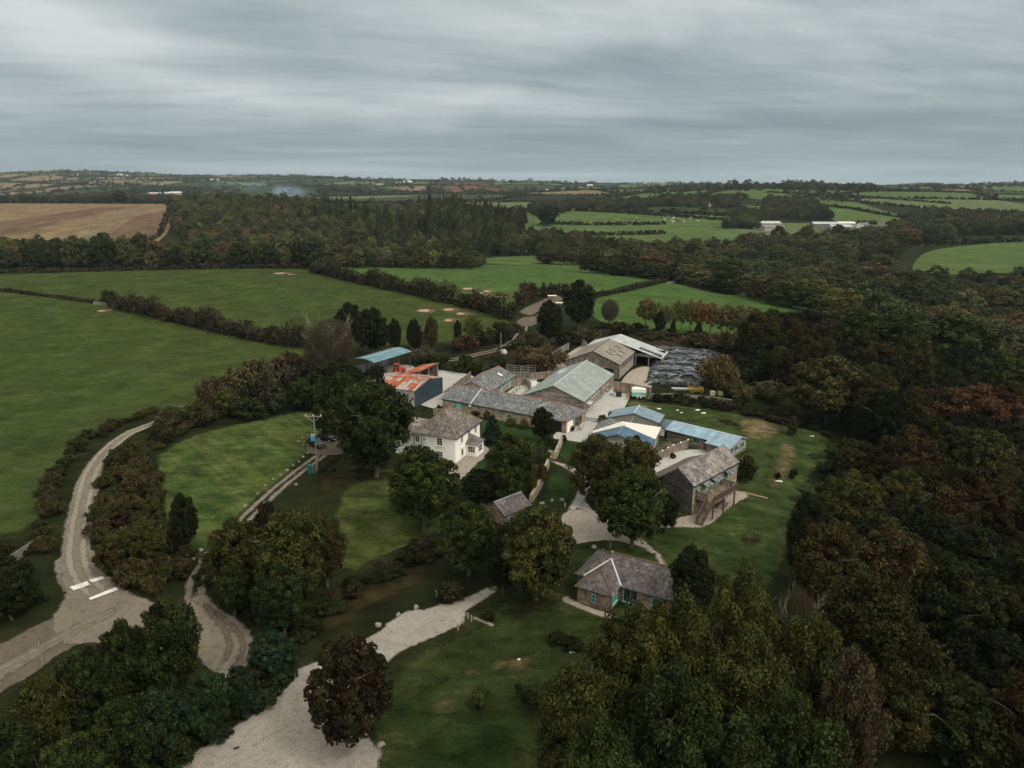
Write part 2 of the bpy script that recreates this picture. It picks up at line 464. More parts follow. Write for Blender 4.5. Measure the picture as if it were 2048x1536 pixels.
def board_mat(name, c1, c2, c3, width=.18, vertical=True, gap=.06):
    m, t, b, o = mat_new(name)
    uv = t.new('ShaderNodeTexCoord').outputs['UV']
    s = t.new('ShaderNodeSeparateXYZ'); t.put(s.inputs[0], uv)
    a = s.outputs[0] if vertical else s.outputs[1]; l = s.outputs[1] if vertical else s.outputs[0]
    q = t.math('DIVIDE', a, width); fl = t.math('FLOOR', q); fr = t.math('FRACT', q)
    cb = t.new('ShaderNodeCombineXYZ'); t.put(cb.inputs[0], fl); t.put(cb.inputs[1], t.math('MULTIPLY', l, .25))
    wn = t.noise(cb.outputs[0], 3.7, 4, .7)
    gr = t.noise(t.mul3(uv, (14, 1.2, 1) if vertical else (1.2, 14, 1)), 1.0, 4, .7)
    col = t.mix(t.ramp(wn, [(.4, 0.0), (.6, 1.0)]), c1, c2)
    col = t.mix(1.0, col, t.ramp(t.noise(t.mul3(uv, (1, .3, 1) if vertical else (.3, 1, 1)), 1.6, 6, .8, .4), [(.34, .45), (.5, 1.0), (.68, 1.5)]), 'MULTIPLY')
    col = t.mix(t.ramp(t.math('ADD', t.math('MULTIPLY', gr, .5), t.math('MULTIPLY', t.noise(uv, .9, 5, .7), .5)), [(.48, 0.0), (.66, .8)]), col, c3)
    lng = t.noise(t.mul3(uv, (2.6, .16, 1) if vertical else (.16, 2.6, 1)), 1.0, 5, .75, .2)
    col = t.mix(1.0, col, t.ramp(lng, [(.36, .38), (.5, 1.0), (.64, 1.55)]), 'MULTIPLY')
    g = t.math('LESS_THAN', fr, gap)
    col = t.mix(t.math('MULTIPLY', g, .75), col, (.02, .018, .015))
    t.put(b.inputs['Base Color'], col); b.inputs['Roughness'].default_value = .85
    bump(t, b, t.math('SUBTRACT', 1.0, g), .5, .02)
    MATS[name] = m
    return m
def sheet_mat(name, c, dirt, amt=.4, pitch=.12, across=True, rough=.45, rust=None, ramt=.5, metal=0.0, panel=1.0):
    """profiled metal or fibre-cement sheet: corrugation runs up the slope"""
    m, t, b, o = mat_new(name)
    uv = t.new('ShaderNodeTexCoord').outputs['UV']
    s = t.new('ShaderNodeSeparateXYZ'); t.put(s.inputs[0], uv)
    w = t.math('SINE', t.math('MULTIPLY', s.outputs[0], 6.283 / pitch))
    col = t.mix(1.0, c, t.ramp(t.noise(uv, .6, 7, .75, .3), [(.34, .72), (.5, 1.0), (.66, 1.22)]), 'MULTIPLY')
    q = t.math('FLOOR', t.math('DIVIDE', s.outputs[0], panel)); q2 = t.math('FLOOR', t.math('DIVIDE', s.outputs[1], panel * 2.1))
    cb = t.new('ShaderNodeCombineXYZ'); t.put(cb.inputs[0], q); t.put(cb.inputs[1], q2)
    wn = t.new('ShaderNodeTexWhiteNoise', noise_dimensions='2D'); t.put(wn.inputs['Vector'], cb.outputs[0])
    col = t.mix(1.0, col, t.ramp(wn.outputs['Value'], [(0, .84), (1, 1.12)]), 'MULTIPLY')
    st = t.noise(t.mul3(uv, (3.0, .35, 1)), 1.0, 6, .75, .3)
    col = t.mix(t.ramp(st, [(.62 - amt * .2, 0.0), (.78 - amt * .15, .85)]), col, dirt)
    if rust:
        pr = t.math('MULTIPLY', wn.outputs['Value'], .55)
        rr = t.math('ADD', pr, t.math('MULTIPLY', t.noise(t.mul3(uv, (1, .4, 1)), .8, 5, .7, .3), .6))
        col = t.mix(t.ramp(rr, [(.72 - ramt * .35, 0.0), (.78 - ramt * .35, 1.0)]), col, rust)
    fold = t.math('MULTIPLY', t.math('ADD', w, 1.0), .5)
    t.put(b.inputs['Base Color'], col); b.inputs['Roughness'].default_value = rough; b.inputs['Metallic'].default_value = metal
    bump(t, b, fold, .35, .03)
    MATS[name] = m
    return m
def leaf_mat(name, trans=.22, rough=.7):
    m, t, b, o = mat_new(name)
    a = t.new('ShaderNodeAttribute', attribute_name='tint').outputs['Color']
    oc = t.new('ShaderNodeObjectInfo').outputs['Color']
    col = t.mix(1.0, a, oc, 'MULTIPLY')
    t.put(b.inputs['Base Color'], col); b.inputs['Roughness'].default_value = rough; b.inputs['Specular IOR Level'].default_value = .05
    if trans:
        tr = t.new('ShaderNodeBsdfTranslucent'); t.put(tr.inputs[0], t.mix(1.0, col, (1.1, 1.15, .7), 'MULTIPLY'))
        mx = t.new('ShaderNodeMixShader'); mx.inputs[0].default_value = trans
        t.l.new(b.outputs[0], mx.inputs[1]); t.l.new(tr.outputs[0], mx.inputs[2]); t.l.new(mx.outputs[0], o.inputs[0])
    MATS[name] = m
    return m

def soft(name, amp, width, inset=.1, nscale=1.0):
    """a copy of a ground material that thins out raggedly towards the outline of its sheet"""
    m = MATS[name].copy(); t = NT(m.node_tree)
    out = [n for n in t.n if n.type == 'OUTPUT_MATERIAL'][0]; b = [n for n in t.n if n.type == 'BSDF_PRINCIPLED'][0]
    d = t.new('ShaderNodeAttribute', attribute_name='rim').outputs['Fac']
    p = t.new('ShaderNodeNewGeometry').outputs['Position']
    n = t.noise(p, nscale, 5, .7)
    a = t.math('DIVIDE', t.math('ADD', t.math('SUBTRACT', d, inset), t.math('MULTIPLY', t.math('SUBTRACT', n, .5), amp)), width, clamp=True)
    tr = t.new('ShaderNodeBsdfTransparent'); mx = t.new('ShaderNodeMixShader')
    t.put(mx.inputs[0], a); t.l.new(tr.outputs[0], mx.inputs[1]); t.l.new(b.outputs[0], mx.inputs[2]); t.l.new(mx.outputs[0], out.inputs[0])
    MATS[name + '/soft'] = m
# grass and ground
grass_mat('rough_ground', (0.0099, 0.0130, 0.0050), (0.0167, 0.0205, 0.0074), (0.0279, 0.0211, 0.0112), .52)
grass_mat('pasture_olive', (0.0267, 0.0397, 0.0099), (0.0349, 0.0494, 0.0122), (0.0445, 0.0518, 0.0172), .54, 1, .4, .4, .3)
grass_mat('pasture_green', (0.0352, 0.0648, 0.0170), (0.0440, 0.0792, 0.0210), (0.0563, 0.0792, 0.0260), .56, 1, .3, .2, .26)
grass_mat('lawn_grass', (0.0131, 0.0208, 0.0064), (0.0213, 0.0296, 0.0085), (0.0574, 0.0440, 0.0221), .545, 1.6, 0, 0, .5)
grass_mat('event_lawn', (0.0221, 0.0342, 0.0104), (0.0322, 0.0468, 0.0133), (0.0782, 0.0603, 0.0304), .55, 1.6, 0, 0, .5)
grass_mat('paddock_grass', (0.0241, 0.0428, 0.0110), (0.0344, 0.0558, 0.0135), (0.0619, 0.0688, 0.0230), .52, 1.8, .75, .9, .5)
grass_mat('close_lawn', (0.0144, 0.0288, 0.0085), (0.0184, 0.0344, 0.0102), (0.0256, 0.0352, 0.0136), .6, 2, 0, 0, .35)
grass_mat('brown_verge', (0.0189, 0.0159, 0.0073), (0.0278, 0.0212, 0.0095), (0.0119, 0.0182, 0.0056), .5, 2, 0, 0, .5)
grass_mat('bracken_bank', (0.0161, 0.0124, 0.0074), (0.0248, 0.0186, 0.0099), (0.0186, 0.0211, 0.0087), .5, 2, 0, 0, .5)
grass_mat('stubble', (0.0869, 0.0570, 0.0340), (0.1242, 0.0831, 0.0494), (0.1573, 0.1165, 0.0681), .5, .5, .95, -1.80, .2)
grass_mat('brown_stubble', (0.0704, 0.0440, 0.0289), (0.0911, 0.0570, 0.0366), (0.1118, 0.0750, 0.0468), .5, .5, .8, -1.80, .2)
grass_mat('ploughed_earth', (.075, .036, .026), (.092, .045, .033), (.08, .05, .03), .6, .5, .4, .3, .12)
grass_mat('far_pasture', (0.0475, 0.0734, 0.0226), (0.0590, 0.0869, 0.0273), (0.0685, 0.0869, 0.0338), .56, .5, .3, .5, .2)
grass_mat('far_pasture_pale', (0.0646, 0.0850, 0.0357), (0.0760, 0.0966, 0.0423), (0.0950, 0.0946, 0.0489), .56, .5, .3, .5, .2)
grass_mat('far_pasture_dark', (0.0211, 0.0336, 0.0121), (0.0268, 0.0390, 0.0141), (0.0352, 0.0403, 0.0175), .56, .5, .3, .5, .2)
grass_mat('far_straw', (0.1140, 0.0889, 0.0526), (0.1378, 0.1082, 0.0659), (0.1140, 0.0966, 0.0517), .5, .5, .5, .5, .2)
grass_mat('dry_grass', (.050, .050, .019), (.085, .072, .034), (.125, .098, .055), .47, 2, 0, 0, .5)
gravel_mat('lane_gravel', (0.1134, 0.0949, 0.0722), (0.1470, 0.1260, 0.1000), (0.0630, 0.0504, 0.0361))
gravel_mat('lane_worn', (0.1680, 0.1470, 0.1176), (0.2016, 0.1798, 0.1470), (0.1092, 0.0907, 0.0697))
gravel_mat('track_dirt', (0.0756, 0.0605, 0.0445), (0.1008, 0.0823, 0.0622), (0.0437, 0.0353, 0.0235))
gravel_mat('white_gravel', (0.1960, 0.1776, 0.1560), (0.2480, 0.2264, 0.2000), (0.1320, 0.1160, 0.0976))
gravel_mat('pale_gravel', (.21, .182, .155), (.25, .22, .19), (.15, .127, .105))
gravel_mat('concrete', (.29, .283, .268), (.34, .333, .317), (.22, .21, .19))
gravel_mat('farm_concrete', (.24, .205, .165), (.29, .255, .21), (.16, .13, .095))
gravel_mat('path_stone', (.24, .24, .235), (.29, .29, .285), (.18, .18, .17))
gravel_mat('bare_soil', (.070, .038, .025), (.095, .055, .036), (.055, .034, .022))
gravel_mat('bare_stone', (.28, .19, .12), (.34, .25, .165), (.16, .10, .06))
grass_mat('lower_lawn', (0.0221, 0.0322, 0.0084), (0.0331, 0.0458, 0.0112), (0.0552, 0.0562, 0.0187), .52, 1.8, .5, .9, .5)
leaf_mat('leaf', .12); leaf_mat('twig', 0, .9)
for n_ in list(MATS):
    if n_ in ('leaf', 'twig') or n_.startswith('far_') or 'stubble' in n_ or n_ == 'ploughed_earth': continue
    if n_ in ('concrete', 'path_stone', 'farm_concrete'): soft(n_, .35, .12, .0, 1.5)
    elif 'gravel' in n_ or n_ in ('lane_worn', 'track_dirt', 'bare_soil', 'bare_stone'): soft(n_, 1.1, .35, .08, .9)
    elif n_ in ('brown_verge', 'bracken_bank', 'dry_grass'): soft(n_, 3.6, 1.6, .5, .5)
    else: soft(n_, 2.2, .8, .2, .6)


# ------------------------------------------------------------------ the ground: one sheet to the horizon
def build_ground():
    cu = np.concatenate([[-14, -6, -3, -2, -1.5, -1.2, -1.05], np.linspace(-.92, .92, 330), [1.05, 1.2, 1.5, 2, 3, 6, 14]])
    yy = np.concatenate([[-400, -150, -40, 10, 25], np.exp(np.linspace(math.log(38), math.log(30000), 860))])
    Y, U = np.meshgrid(yy, cu, indexing='ij')
    X = U * np.maximum(Y, 40) 
    Z = hgt(X, Y)
    n, m = Y.shape
    V = np.stack([X, Y, Z], -1).reshape(-1, 3)
    idx = np.arange(n * m).reshape(n, m)
    F = np.stack([idx[:-1, :-1], idx[:-1, 1:], idx[1:, 1:], idx[1:, :-1]], -1).reshape(-1, 4)
    me = np_mesh('ground', V, F, MATS['rough_ground'], smooth=True)
    tag(link(bpy.data.objects.new('ground', me)), kind='structure')
build_ground()

def smooth_line(pts, step, closed=False):
    """Catmull-Rom through world points, resampled"""
    P = [Vector((p[0], p[1])) for p in pts]
    n = len(P); out = []
    for i in range(n if closed else n - 1):
        if closed: a, b, c, d = P[(i - 1) % n], P[i], P[(i + 1) % n], P[(i + 2) % n]
        else: a, b, c, d = P[max(i - 1, 0)], P[i], P[i + 1], P[min(i + 2, n - 1)]
        k = max(1, int((c - b).length / step))
        for j in range(k):
            t = j / k
            out.append(.5 * ((2 * b) + (c - a) * t + (2 * a - 5 * b + 4 * c - d) * t * t + (3 * b - a - 3 * c + d) * t ** 3))
    if not closed: out.append(P[-1])
    return out
def inside(x, y, poly):
    c = np.zeros(np.shape(x), bool); n = len(poly)
    for i in range(n):
        x1, y1 = poly[i][0], poly[i][1]; x2, y2 = poly[i - 1][0], poly[i - 1][1]
        if y1 == y2: continue
        c ^= ((y1 > y) != (y2 > y)) & (x < (x2 - x1) * (y - y1) / (y2 - y1) + x1)
    return c
def rim_attr(me, dist):
    a = me.attributes.new('rim', 'FLOAT', 'POINT'); a.data.foreach_set('value', np.ascontiguousarray(dist, np.float32))
def drape(name, poly, mat, off, step, jit=0.0, smooth=True, seed=1, hard=False):
    """poly: world xy outline; draped triangulated sheet lying off metres above the ground"""
    rng = random.Random(seed)
    P = smooth_line(poly, step if not jit else min(step, max(.5, jit * 2)), True) if smooth else [Vector(p[:2]) for p in poly]
    if jit:
        P = [p + Vector((rng.uniform(-jit, jit), rng.uniform(-jit, jit))) for p in P]
    xs = [p.x for p in P]; ys = [p.y for p in P]
    gx, gy = np.meshgrid(np.arange(min(xs) + step / 2, max(xs), step), np.arange(min(ys) + step / 2, max(ys), step))
    gx = gx.ravel(); gy = gy.ravel()
    k = inside(gx, gy, P)
    pts = list(P) + [Vector((a, b)) for a, b in zip(gx[k], gy[k])]
    n = len(P)
    r = delaunay_2d_cdt(pts, [(i, (i + 1) % n) for i in range(n)], [], 1, 1e-4)
    V = np.array([(v.x, v.y) for v in r[0]]); 
    F = np.array([f for f in r[2] if len(f) == 3])
    c = V[F].mean(1)
    F = F[inside(c[:, 0], c[:, 1], P)]
    Z = hgt(V[:, 0], V[:, 1]) + off
    use = mat + '/soft' if mat + '/soft' in MATS and not hard else mat
    me = np_mesh(name, np.column_stack([V, Z]), F, MATS[use], smooth=True)
    A = np.array([(p.x, p.y) for p in P]); B = np.roll(A, -1, 0); AB = B - A; dist = np.full(len(V), 1e9)
    for a, ab in zip(A, AB):
        tt = np.clip(((V - a) @ ab) / max(1e-9, ab @ ab), 0, 1)
        dist = np.minimum(dist, np.hypot(*(V - a - tt[:, None] * ab).T))
    rim_attr(me, dist)
    return tag(link(bpy.data.objects.new(name, me)), kind='structure')
def sheet(name, px, mat, off, step=3.0, jit=0.0, smooth=True, seed=1):
    return drape(name, [G(*p) for p in px], mat, off, step, jit, smooth, seed)
def strip(name, px, width, mat, off, shift=0.0, step=1.2, jit=.12, seed=1, ext=.3):
    rng = random.Random(seed)
    L = smooth_line([G(*p) for p in px], step)
    w = width if callable(width) else (lambda t: width)
    rows = []; D = []
    for i, p in enumerate(L):
        a = L[max(i - 1, 0)]; b = L[min(i + 1, len(L) - 1)]
        d = (b - a).normalized(); n = Vector((-d.y, d.x))
        h = w(i / (len(L) - 1)) / 2 + ext
        for q in (1, .5, 0, -.5, -1):
            v = p + n * (shift + q * h + (rng.uniform(-jit, jit) if abs(q) == 1 else 0)); rows.append((v.x, v.y)); D.append(h * (1 - abs(q)) * min(1, (min(i, len(L) - 1 - i)) / 2))
    V = np.array(rows); Z = hgt(V[:, 0], V[:, 1]) + off
    k = (np.arange(len(L) - 1)[:, None] * 5 + np.arange(4)[None, :]).ravel()
    F = np.stack([k + 1, k + 6, k + 5, k], -1)
    me = np_mesh(name, np.column_stack([V, Z]), F, MATS[mat + '/soft' if mat + '/soft' in MATS else mat])
    rim_attr(me, np.array(D))
    return tag(link(bpy.data.objects.new(name, me)), kind='structure')

# pastures between the hedges
sheet('pasture', [(-400, 560), (-100, 578), (0, 584), (200, 606), (330, 640), (470, 672), (620, 692), (640, 706), (600, 712), (540, 727), (470, 745), (410, 778), (395, 812), (320, 826), (250, 845), (190, 872), (150, 905), (125, 945), (105, 1000), (70, 1060), (0, 1075), (-200, 1120), (-400, 1130)], 'pasture_olive', .08, 5)
sheet('pasture', [(-420, 556), (0, 549), (300, 541), (560, 537.5), (615, 541), (700, 562), (800, 583), (900, 606), (980, 628), (1020, 640), (1000, 660), (900, 684), (780, 692), (640, 692), (620, 690), (470, 668), (330, 636), (210, 604), (0, 579), (-200, 565)], 'pasture_olive', .08, 6)
sheet('pasture', [(640, 537), (760, 534), (980, 529.5), (1110, 530.5), (1240, 538), (1345, 556), (1210, 584), (1150, 580), (1080, 594), (1030, 612), (960, 616), (880, 597), (760, 570), (690, 556)], 'pasture_green', .08, 6)
sheet('pasture', [(1175, 602), (1260, 580), (1350, 563), (1420, 565), (1520, 583), (1600, 604), (1672, 629), (1660, 650), (1560, 668), (1440, 672), (1320, 664), (1220, 650), (1180, 630)], 'pasture_green', .08, 5)
# fields beyond the first woods
def at_y(px, y):
    """world xy at forward distance y under the picture column px"""
    z = 0.0
    for _ in range(4):
        D = y * CP + (CH - z) * SP; x = (px - 1024) * D / FPX; z = hz1(x, y)
    return Vector((x, y, z))
drape('stubble_field', [at_y(-300, 690), at_y(60, 680), at_y(250, 730), at_y(330, 830), at_y(345, 1000), at_y(352, 1240), at_y(200, 1290), at_y(-300, 1300)], 'stubble', .3, 22)
drape('bright_stubble_band', [at_y(105, 700), at_y(150, 715), at_y(250, 1000), at_y(352, 1235), at_y(335, 1245), at_y(225, 1000)], 'far_straw', .6, 20)
drape('dark_stubble_band', [at_y(160, 716), at_y(255, 745), at_y(325, 850), at_y(338, 1020), at_y(290, 1010), at_y(240, 900)], 'brown_stubble', .5, 20)
drape('dark_stubble_band', [at_y(-300, 800), at_y(0, 860), at_y(120, 960), at_y(260, 1120), at_y(200, 1130), at_y(90, 1040), at_y(-40, 980), at_y(-300, 930)], 'brown_stubble', .5, 20)
drape('valley_meadow', [at_y(975, 540), at_y(1120, 535), at_y(1230, 540), at_y(1240, 620), at_y(1130, 640), at_y(985, 610)], 'far_pasture', .2, 12)
drape('valley_meadow', [at_y(1000, 880), at_y(1050, 790), at_y(1180, 745), at_y(1330, 745), at_y(1500, 820), at_y(1490, 1050), at_y(1330, 1120), at_y(1150, 1210), at_y(1030, 1120)], 'far_pasture', .3, 20)
drape('valley_meadow', [at_y(1370, 1150), at_y(1530, 1110), at_y(1600, 1250), at_y(1390, 1330)], 'far_pasture', .3, 20)
drape('valley_meadow', [at_y(1560, 860), at_y(1680, 800), at_y(1740, 850), at_y(1700, 960), at_y(1600, 960)], 'far_pasture_dark', .3, 20)
drape('farm_ground', [at_y(1470, 900), at_y(1600, 895), at_y(1740, 880), at_y(1800, 940), at_y(1780, 1010), at_y(1600, 1040), at_y(1480, 1020)], 'far_pasture_pale', .3, 20)
drape('hill_pasture', [at_y(1690, 1030), at_y(1810, 1010), at_y(1835, 1080), at_y(1760, 1250), at_y(1660, 1500), at_y(1530, 1600), at_y(1500, 1480), at_y(1600, 1350)], 'far_pasture', .3, 22)
drape('hill_pasture', [at_y(1845, 560), at_y(1990, 545), at_y(2200, 545), at_y(2230, 720), at_y(2050, 740), at_y(1880, 700), at_y(1830, 620)], 'far_pasture', .2, 12)

# the patchwork of small fields on the far hills; hedge lines remembered for the hedgerow mesh below
HEDGE_LINES = []
def patchwork():
    rng = random.Random(11)
    cw, ch = 215.0, 330.0
    ang = math.radians(-9)
    ca, sa = math.cos(ang), math.sin(ang)
    nodes = {}
    def node(i, j):
        if (i, j) not in nodes:
            r = random.Random(i * 7919 + j * 104729)
            x = (i + r.uniform(-.24, .24) + .5 * (j % 2)) * cw * 1.25; y = (j + r.uniform(-.22, .22)) * ch
            nodes[(i, j)] = (x * ca - y * sa, x * sa + y * ca + 900)
        return nodes[(i, j)]
    pal = {'far_pasture': 7, 'far_pasture_pale': 4, 'far_pasture_dark': 5, 'far_straw': 1.8, 'ploughed_earth': .7, None: 3.6}
    names = list(pal); wts = list(pal.values())
    acc = {}
    for i in range(-42, 42):
        for j in range(-3, 18):
            q = [node(i, j), node(i + 1, j), node(i + 1, j + 1), node(i, j + 1)]
            cx = sum(p[0] for p in q) / 4; cy = sum(p[1] for p in q) / 4
            if cy < (1330 if cx < .47 * cy else 1190) or cy > 5500 or abs(cx) > .82 * cy: continue
            if cy < 1650 and -.45 < cx / cy < .02: continue
            if cy < 1620 and .3 < cx / cy < .45: continue
            k = rng.choices(names, wts)[0]
            px = proj(cx, cy, 40)[0]
            if 1760 < px < 2200 and 1900 < cy < 3200: k = rng.choice(['far_straw', 'far_straw', 'far_pasture'])
            if px < 330 and 2300 < cy < 4300 and rng.random() < .5: k = 'far_straw'
            if 860 < px < 1010 and 2300 < cy < 3000: k = 'ploughed_earth'
            for a, b in ((0, 1), (0, 3)):
                HEDGE_LINES.append((q[a], q[b]))
            if k is None:
                if rng.random() < .35: continue
                k = 'far_pasture_dark'
            V, F = acc.setdefault(k, ([], []))
            N = 12; base = len(V)
            for s in range(N + 1):
                for t in range(N + 1):
                    a, b = s / N, t / N
                    x = q[0][0] * (1 - a) * (1 - b) + q[1][0] * a * (1 - b) + q[2][0] * a * b + q[3][0] * (1 - a) * b
                    y = q[0][1] * (1 - a) * (1 - b) + q[1][1] * a * (1 - b) + q[2][1] * a * b + q[3][1] * (1 - a) * b
                    V.append((x, y))
            for s in range(N):
                for t in range(N):
                    c = base + s * (N + 1) + t
                    F.append((c, c + N + 1, c + N + 2, c + 1))
    nm = {'far_pasture': 'distant_green_field', 'far_pasture_pale': 'distant_pale_field', 'far_pasture_dark': 'distant_dark_field', 'far_straw': 'distant_straw_field', 'ploughed_earth': 'distant_ploughed_field'}
    for k, (V, F) in acc.items():
        V = np.array(V); Z = hgt(V[:, 0], V[:, 1]) + .8
        me = np_mesh(nm[k], np.column_stack([V, Z]), np.array(F), MATS[k], smooth=True)
        tag(link(bpy.data.objects.new(nm[k], me)), kind='structure')
patchwork()

# farm lawns, verges, lane, tracks and yards
sheet('event_lawn', [(1235, 800), (1300, 803), (1420, 818), (1550, 842), (1650, 868), (1668, 905), (1625, 955), (1605, 1010), (1580, 1070), (1575, 1120), (1540, 1180), (1450, 1230), (1330, 1190), (1200, 1130), (1230, 1000), (1200, 880)], 'event_lawn', .05, 3)
sheet('front_lawn', [(700, 1600), (730, 1480), (800, 1330), (950, 1250), (1020, 1180), (1160, 1090), (1400, 1170), (1500, 1260), (1450, 1600)], 'lawn_grass', .05, 3)
sheet('garden_lawn', [(960, 825), (1000, 835), (1060, 850), (1120, 872), (1110, 900), (1090, 930), (1070, 985), (1040, 1000), (990, 1000), (950, 985), (940, 930), (955, 890)], 'close_lawn', .05, 3)
sheet('gravel_side_lawn', [(1130, 880), (1190, 886), (1170, 905), (1140, 930), (1125, 928), (1105, 915)], 'close_lawn', .07, 2)
sheet('gravel_side_lawn', [(1100, 932), (1122, 938), (1140, 955), (1148, 975), (1146, 995), (1134, 1020), (1085, 1015), (1075, 1000), (1090, 965)], 'close_lawn', .07, 2)
sheet('paddock', [(308, 915), (335, 895), (400, 866), (500, 842), (620, 822), (650, 850), (640, 885), (610, 915), (560, 965), (500, 1015), (445, 1090), (400, 1115), (350, 1120), (325, 1040), (318, 975)], 'paddock_grass', .06, 3)
sheet('lower_lawn', [(690, 975), (770, 935), (850, 960), (900, 1040), (850, 1080), (780, 1110), (700, 1150), (640, 1160), (660, 1050)], 'lower_lawn', .05, 3)
sheet('brown_verge', [(600, 1300), (620, 1235), (700, 1180), (770, 1150), (850, 1125), (880, 1150), (830, 1185), (760, 1225), (700, 1265), (640, 1300), (600, 1320)], 'brown_verge', .07, 2, .3)
sheet('brown_verge', [(620, 985), (640, 950), (720, 935), (800, 945), (780, 960), (700, 975), (650, 995)], 'brown_verge', .08, 2, .3)
sheet('brown_bank', [(900, 700), (1000, 655), (1045, 650), (1080, 690), (1180, 660), (1300, 660), (1450, 690), (1480, 740), (1400, 770), (1290, 700), (1230, 670), (1130, 700), (1000, 720), (920, 720)], 'bracken_bank', .06, 4, .4)
sheet('shaded_soil', [(985, 1235), (1050, 1190), (1150, 1190), (1090, 1235), (1030, 1250)], 'brown_verge', .09, 2, .3)
lane_c = [(345, 834), (300, 851), (262, 866), (232, 886), (205, 912), (182, 948), (170, 990), (161, 1035), (155, 1075), (153, 1115), (165, 1155), (200, 1195), (260, 1235), (330, 1275), (400, 1290), (455, 1292)]
strip('lane', lane_c, lambda t: 1.8 + 1.8 * min(1, t * 2.4) + (1.5 if t > .65 else 0), 'lane_gravel', .12, seed=2)
strip('lane_wheel_track', lane_c[:12], .75, 'lane_worn', .165, .85, jit=.1, seed=3)
strip('lane_wheel_track', lane_c[:12], .75, 'lane_worn', .17, -.85, jit=.1, seed=4)
sheet('lane_junction', [(120, 1150), (128, 1195), (100, 1240), (120, 1290), (200, 1290), (290, 1290), (360, 1310), (420, 1290), (400, 1250), (310, 1203), (240, 1175), (195, 1130)], 'lane_gravel', .132, 1.2, .2)
strip('lane', [(240, 1215), (150, 1250), (60, 1300), (-60, 1370), (-250, 1440)], lambda t: 7 + 2 * t, 'track_dirt', .085, seed=6, jit=.3)
strip('lane_wheel_track', [(250, 1225), (150, 1275), (60, 1330), (-60, 1400)], 1.6, 'lane_gravel', .15, -1.2, jit=.3, seed=7)
strip('lane_wheel_track', [(230, 1205), (150, 1240), (60, 1290), (-60, 1350)], 1.0, 'lane_gravel', .155, 1.8, jit=.3, seed=8)
dr = [(690, 880), (655, 903), (610, 935), (575, 962), (540, 992), (500, 1030), (455, 1075), (425, 1108), (400, 1145), (390, 1190), (405, 1235)]
strip('drive_wheel_track', dr, .75, 'lane_gravel', .10, .75, seed=9)
strip('drive_wheel_track', dr, .75, 'lane_gravel', .10, -.75, seed=10)
sheet('turning_circle', [(380, 1195), (408, 1185), (440, 1215), (480, 1240), (513, 1280), (508, 1320), (480, 1350), (430, 1350), (395, 1320), (370, 1270)], 'lane_gravel', .14, 1, .12)
for q in (0, 2):
    strip('turning_track', [(405, 1205), (440 - 6 * q, 1235), (478 - 12 * q, 1270), (485 - 14 * q, 1310), (455 - 12 * q, 1345)], .5, 'track_dirt', .16 + .012 * q, jit=.1, seed=20 + q)
for q in ([(140, 1177), (175, 1165), (180, 1172), (147, 1184)], [(178, 1163), (204, 1154.6), (210, 1159.5), (184.6, 1168)], [(178, 1199), (231, 1177), (239, 1181.6), (181, 1203)]):
    pass
sheet('parking_gravel', [(590, 1340), (640, 1320), (700, 1290), (745, 1270), (775, 1245), (812, 1222), (850, 1219), (880, 1208), (900, 1206), (950, 1185), (985, 1172), (1000, 1180), (978, 1198), (940, 1222), (930, 1248), (885, 1272), (840, 1290), (792, 1316), (770, 1350), (760, 1420), (738, 1465), (765, 1505), (750, 1560), (740, 1640), (250, 1640), (340, 1536), (430, 1478), (500, 1430), (560, 1385), (585, 1360)], 'white_gravel', .11, 1.2, .15)
sheet('yard_gravel', [(1126, 1028), (1136, 1020), (1165, 1019), (1200, 1030), (1240, 1050), (1268, 1064), (1300, 1090), (1325, 1112), (1334, 1130), (1330, 1139), (1317, 1136), (1312, 1120), (1290, 1101), (1255, 1089), (1215, 1083), (1160, 1090), (1120, 1095), (1080, 1100), (1060, 1060)], 'pale_gravel', .10, .8, .06)
sheet('path', [(1092, 920), (1118, 925), (1150, 936), (1180, 955), (1200, 978), (1178, 985), (1172, 1000), (1190, 1022), (1215, 1040), (1205, 1046), (1160, 1020), (1134, 1023), (1150, 990), (1153, 965), (1142, 947), (1120, 934)], 'pale_gravel', .12, .5, .05)
strip('stepping_path', [(1200, 965), (1170, 985), (1160, 1000), (1142, 1022)], .7, 'path_stone', .14, jit=.03, seed=3)
sheet('barn_patio', [(1300, 1064), (1345, 1057), (1400, 1057), (1425, 1048), (1447, 1030), (1475, 1008), (1500, 993), (1478, 982), (1440, 990), (1390, 1025), (1340, 1040)], 'pale_gravel', .10, .7, .05)
sheet('concrete_yard', [(1105, 878), (1112, 866), (1130, 858), (1152, 846), (1180, 842), (1200, 852), (1200, 880), (1182, 888), (1150, 884), (1125, 880)], 'concrete', .12, 1)
sheet('garden_path', [(900, 930), (925, 905), (955, 885), (985, 905), (960, 925), (930, 955), (900, 975), (880, 960)], 'pale_gravel', .10, .8, .1)
sheet('parking_apron', [(612, 905), (625, 885), (700, 880), (718, 896), (680, 910), (645, 912)], 'track_dirt', .12, 1, .15)
sheet('farm_yard', [(790, 750), (850, 735), (890, 742), (945, 752), (940, 775), (900, 800), (880, 815), (845, 812), (790, 770)], 'concrete', .10, 1.5)
sheet('farm_yard', [(740, 740), (800, 730), (830, 735), (820, 750), (760, 760)], 'farm_concrete', .11, 1.5)
sheet('cattle_yard', [(1090, 745), (1140, 705), (1175, 690), (1200, 720), (1140, 740), (1100, 755)], 'farm_concrete', .11, 1.5)
sheet('cattle_yard', [(1242, 765), (1265, 740), (1300, 735), (1305, 770), (1290, 785), (1250, 780)], 'farm_concrete', .11, 1.5)
sheet('walled_courtyard', [(1010, 790), (1050, 765), (1085, 768), (1060, 795), (1040, 803)], 'concrete', .10, 1.5)
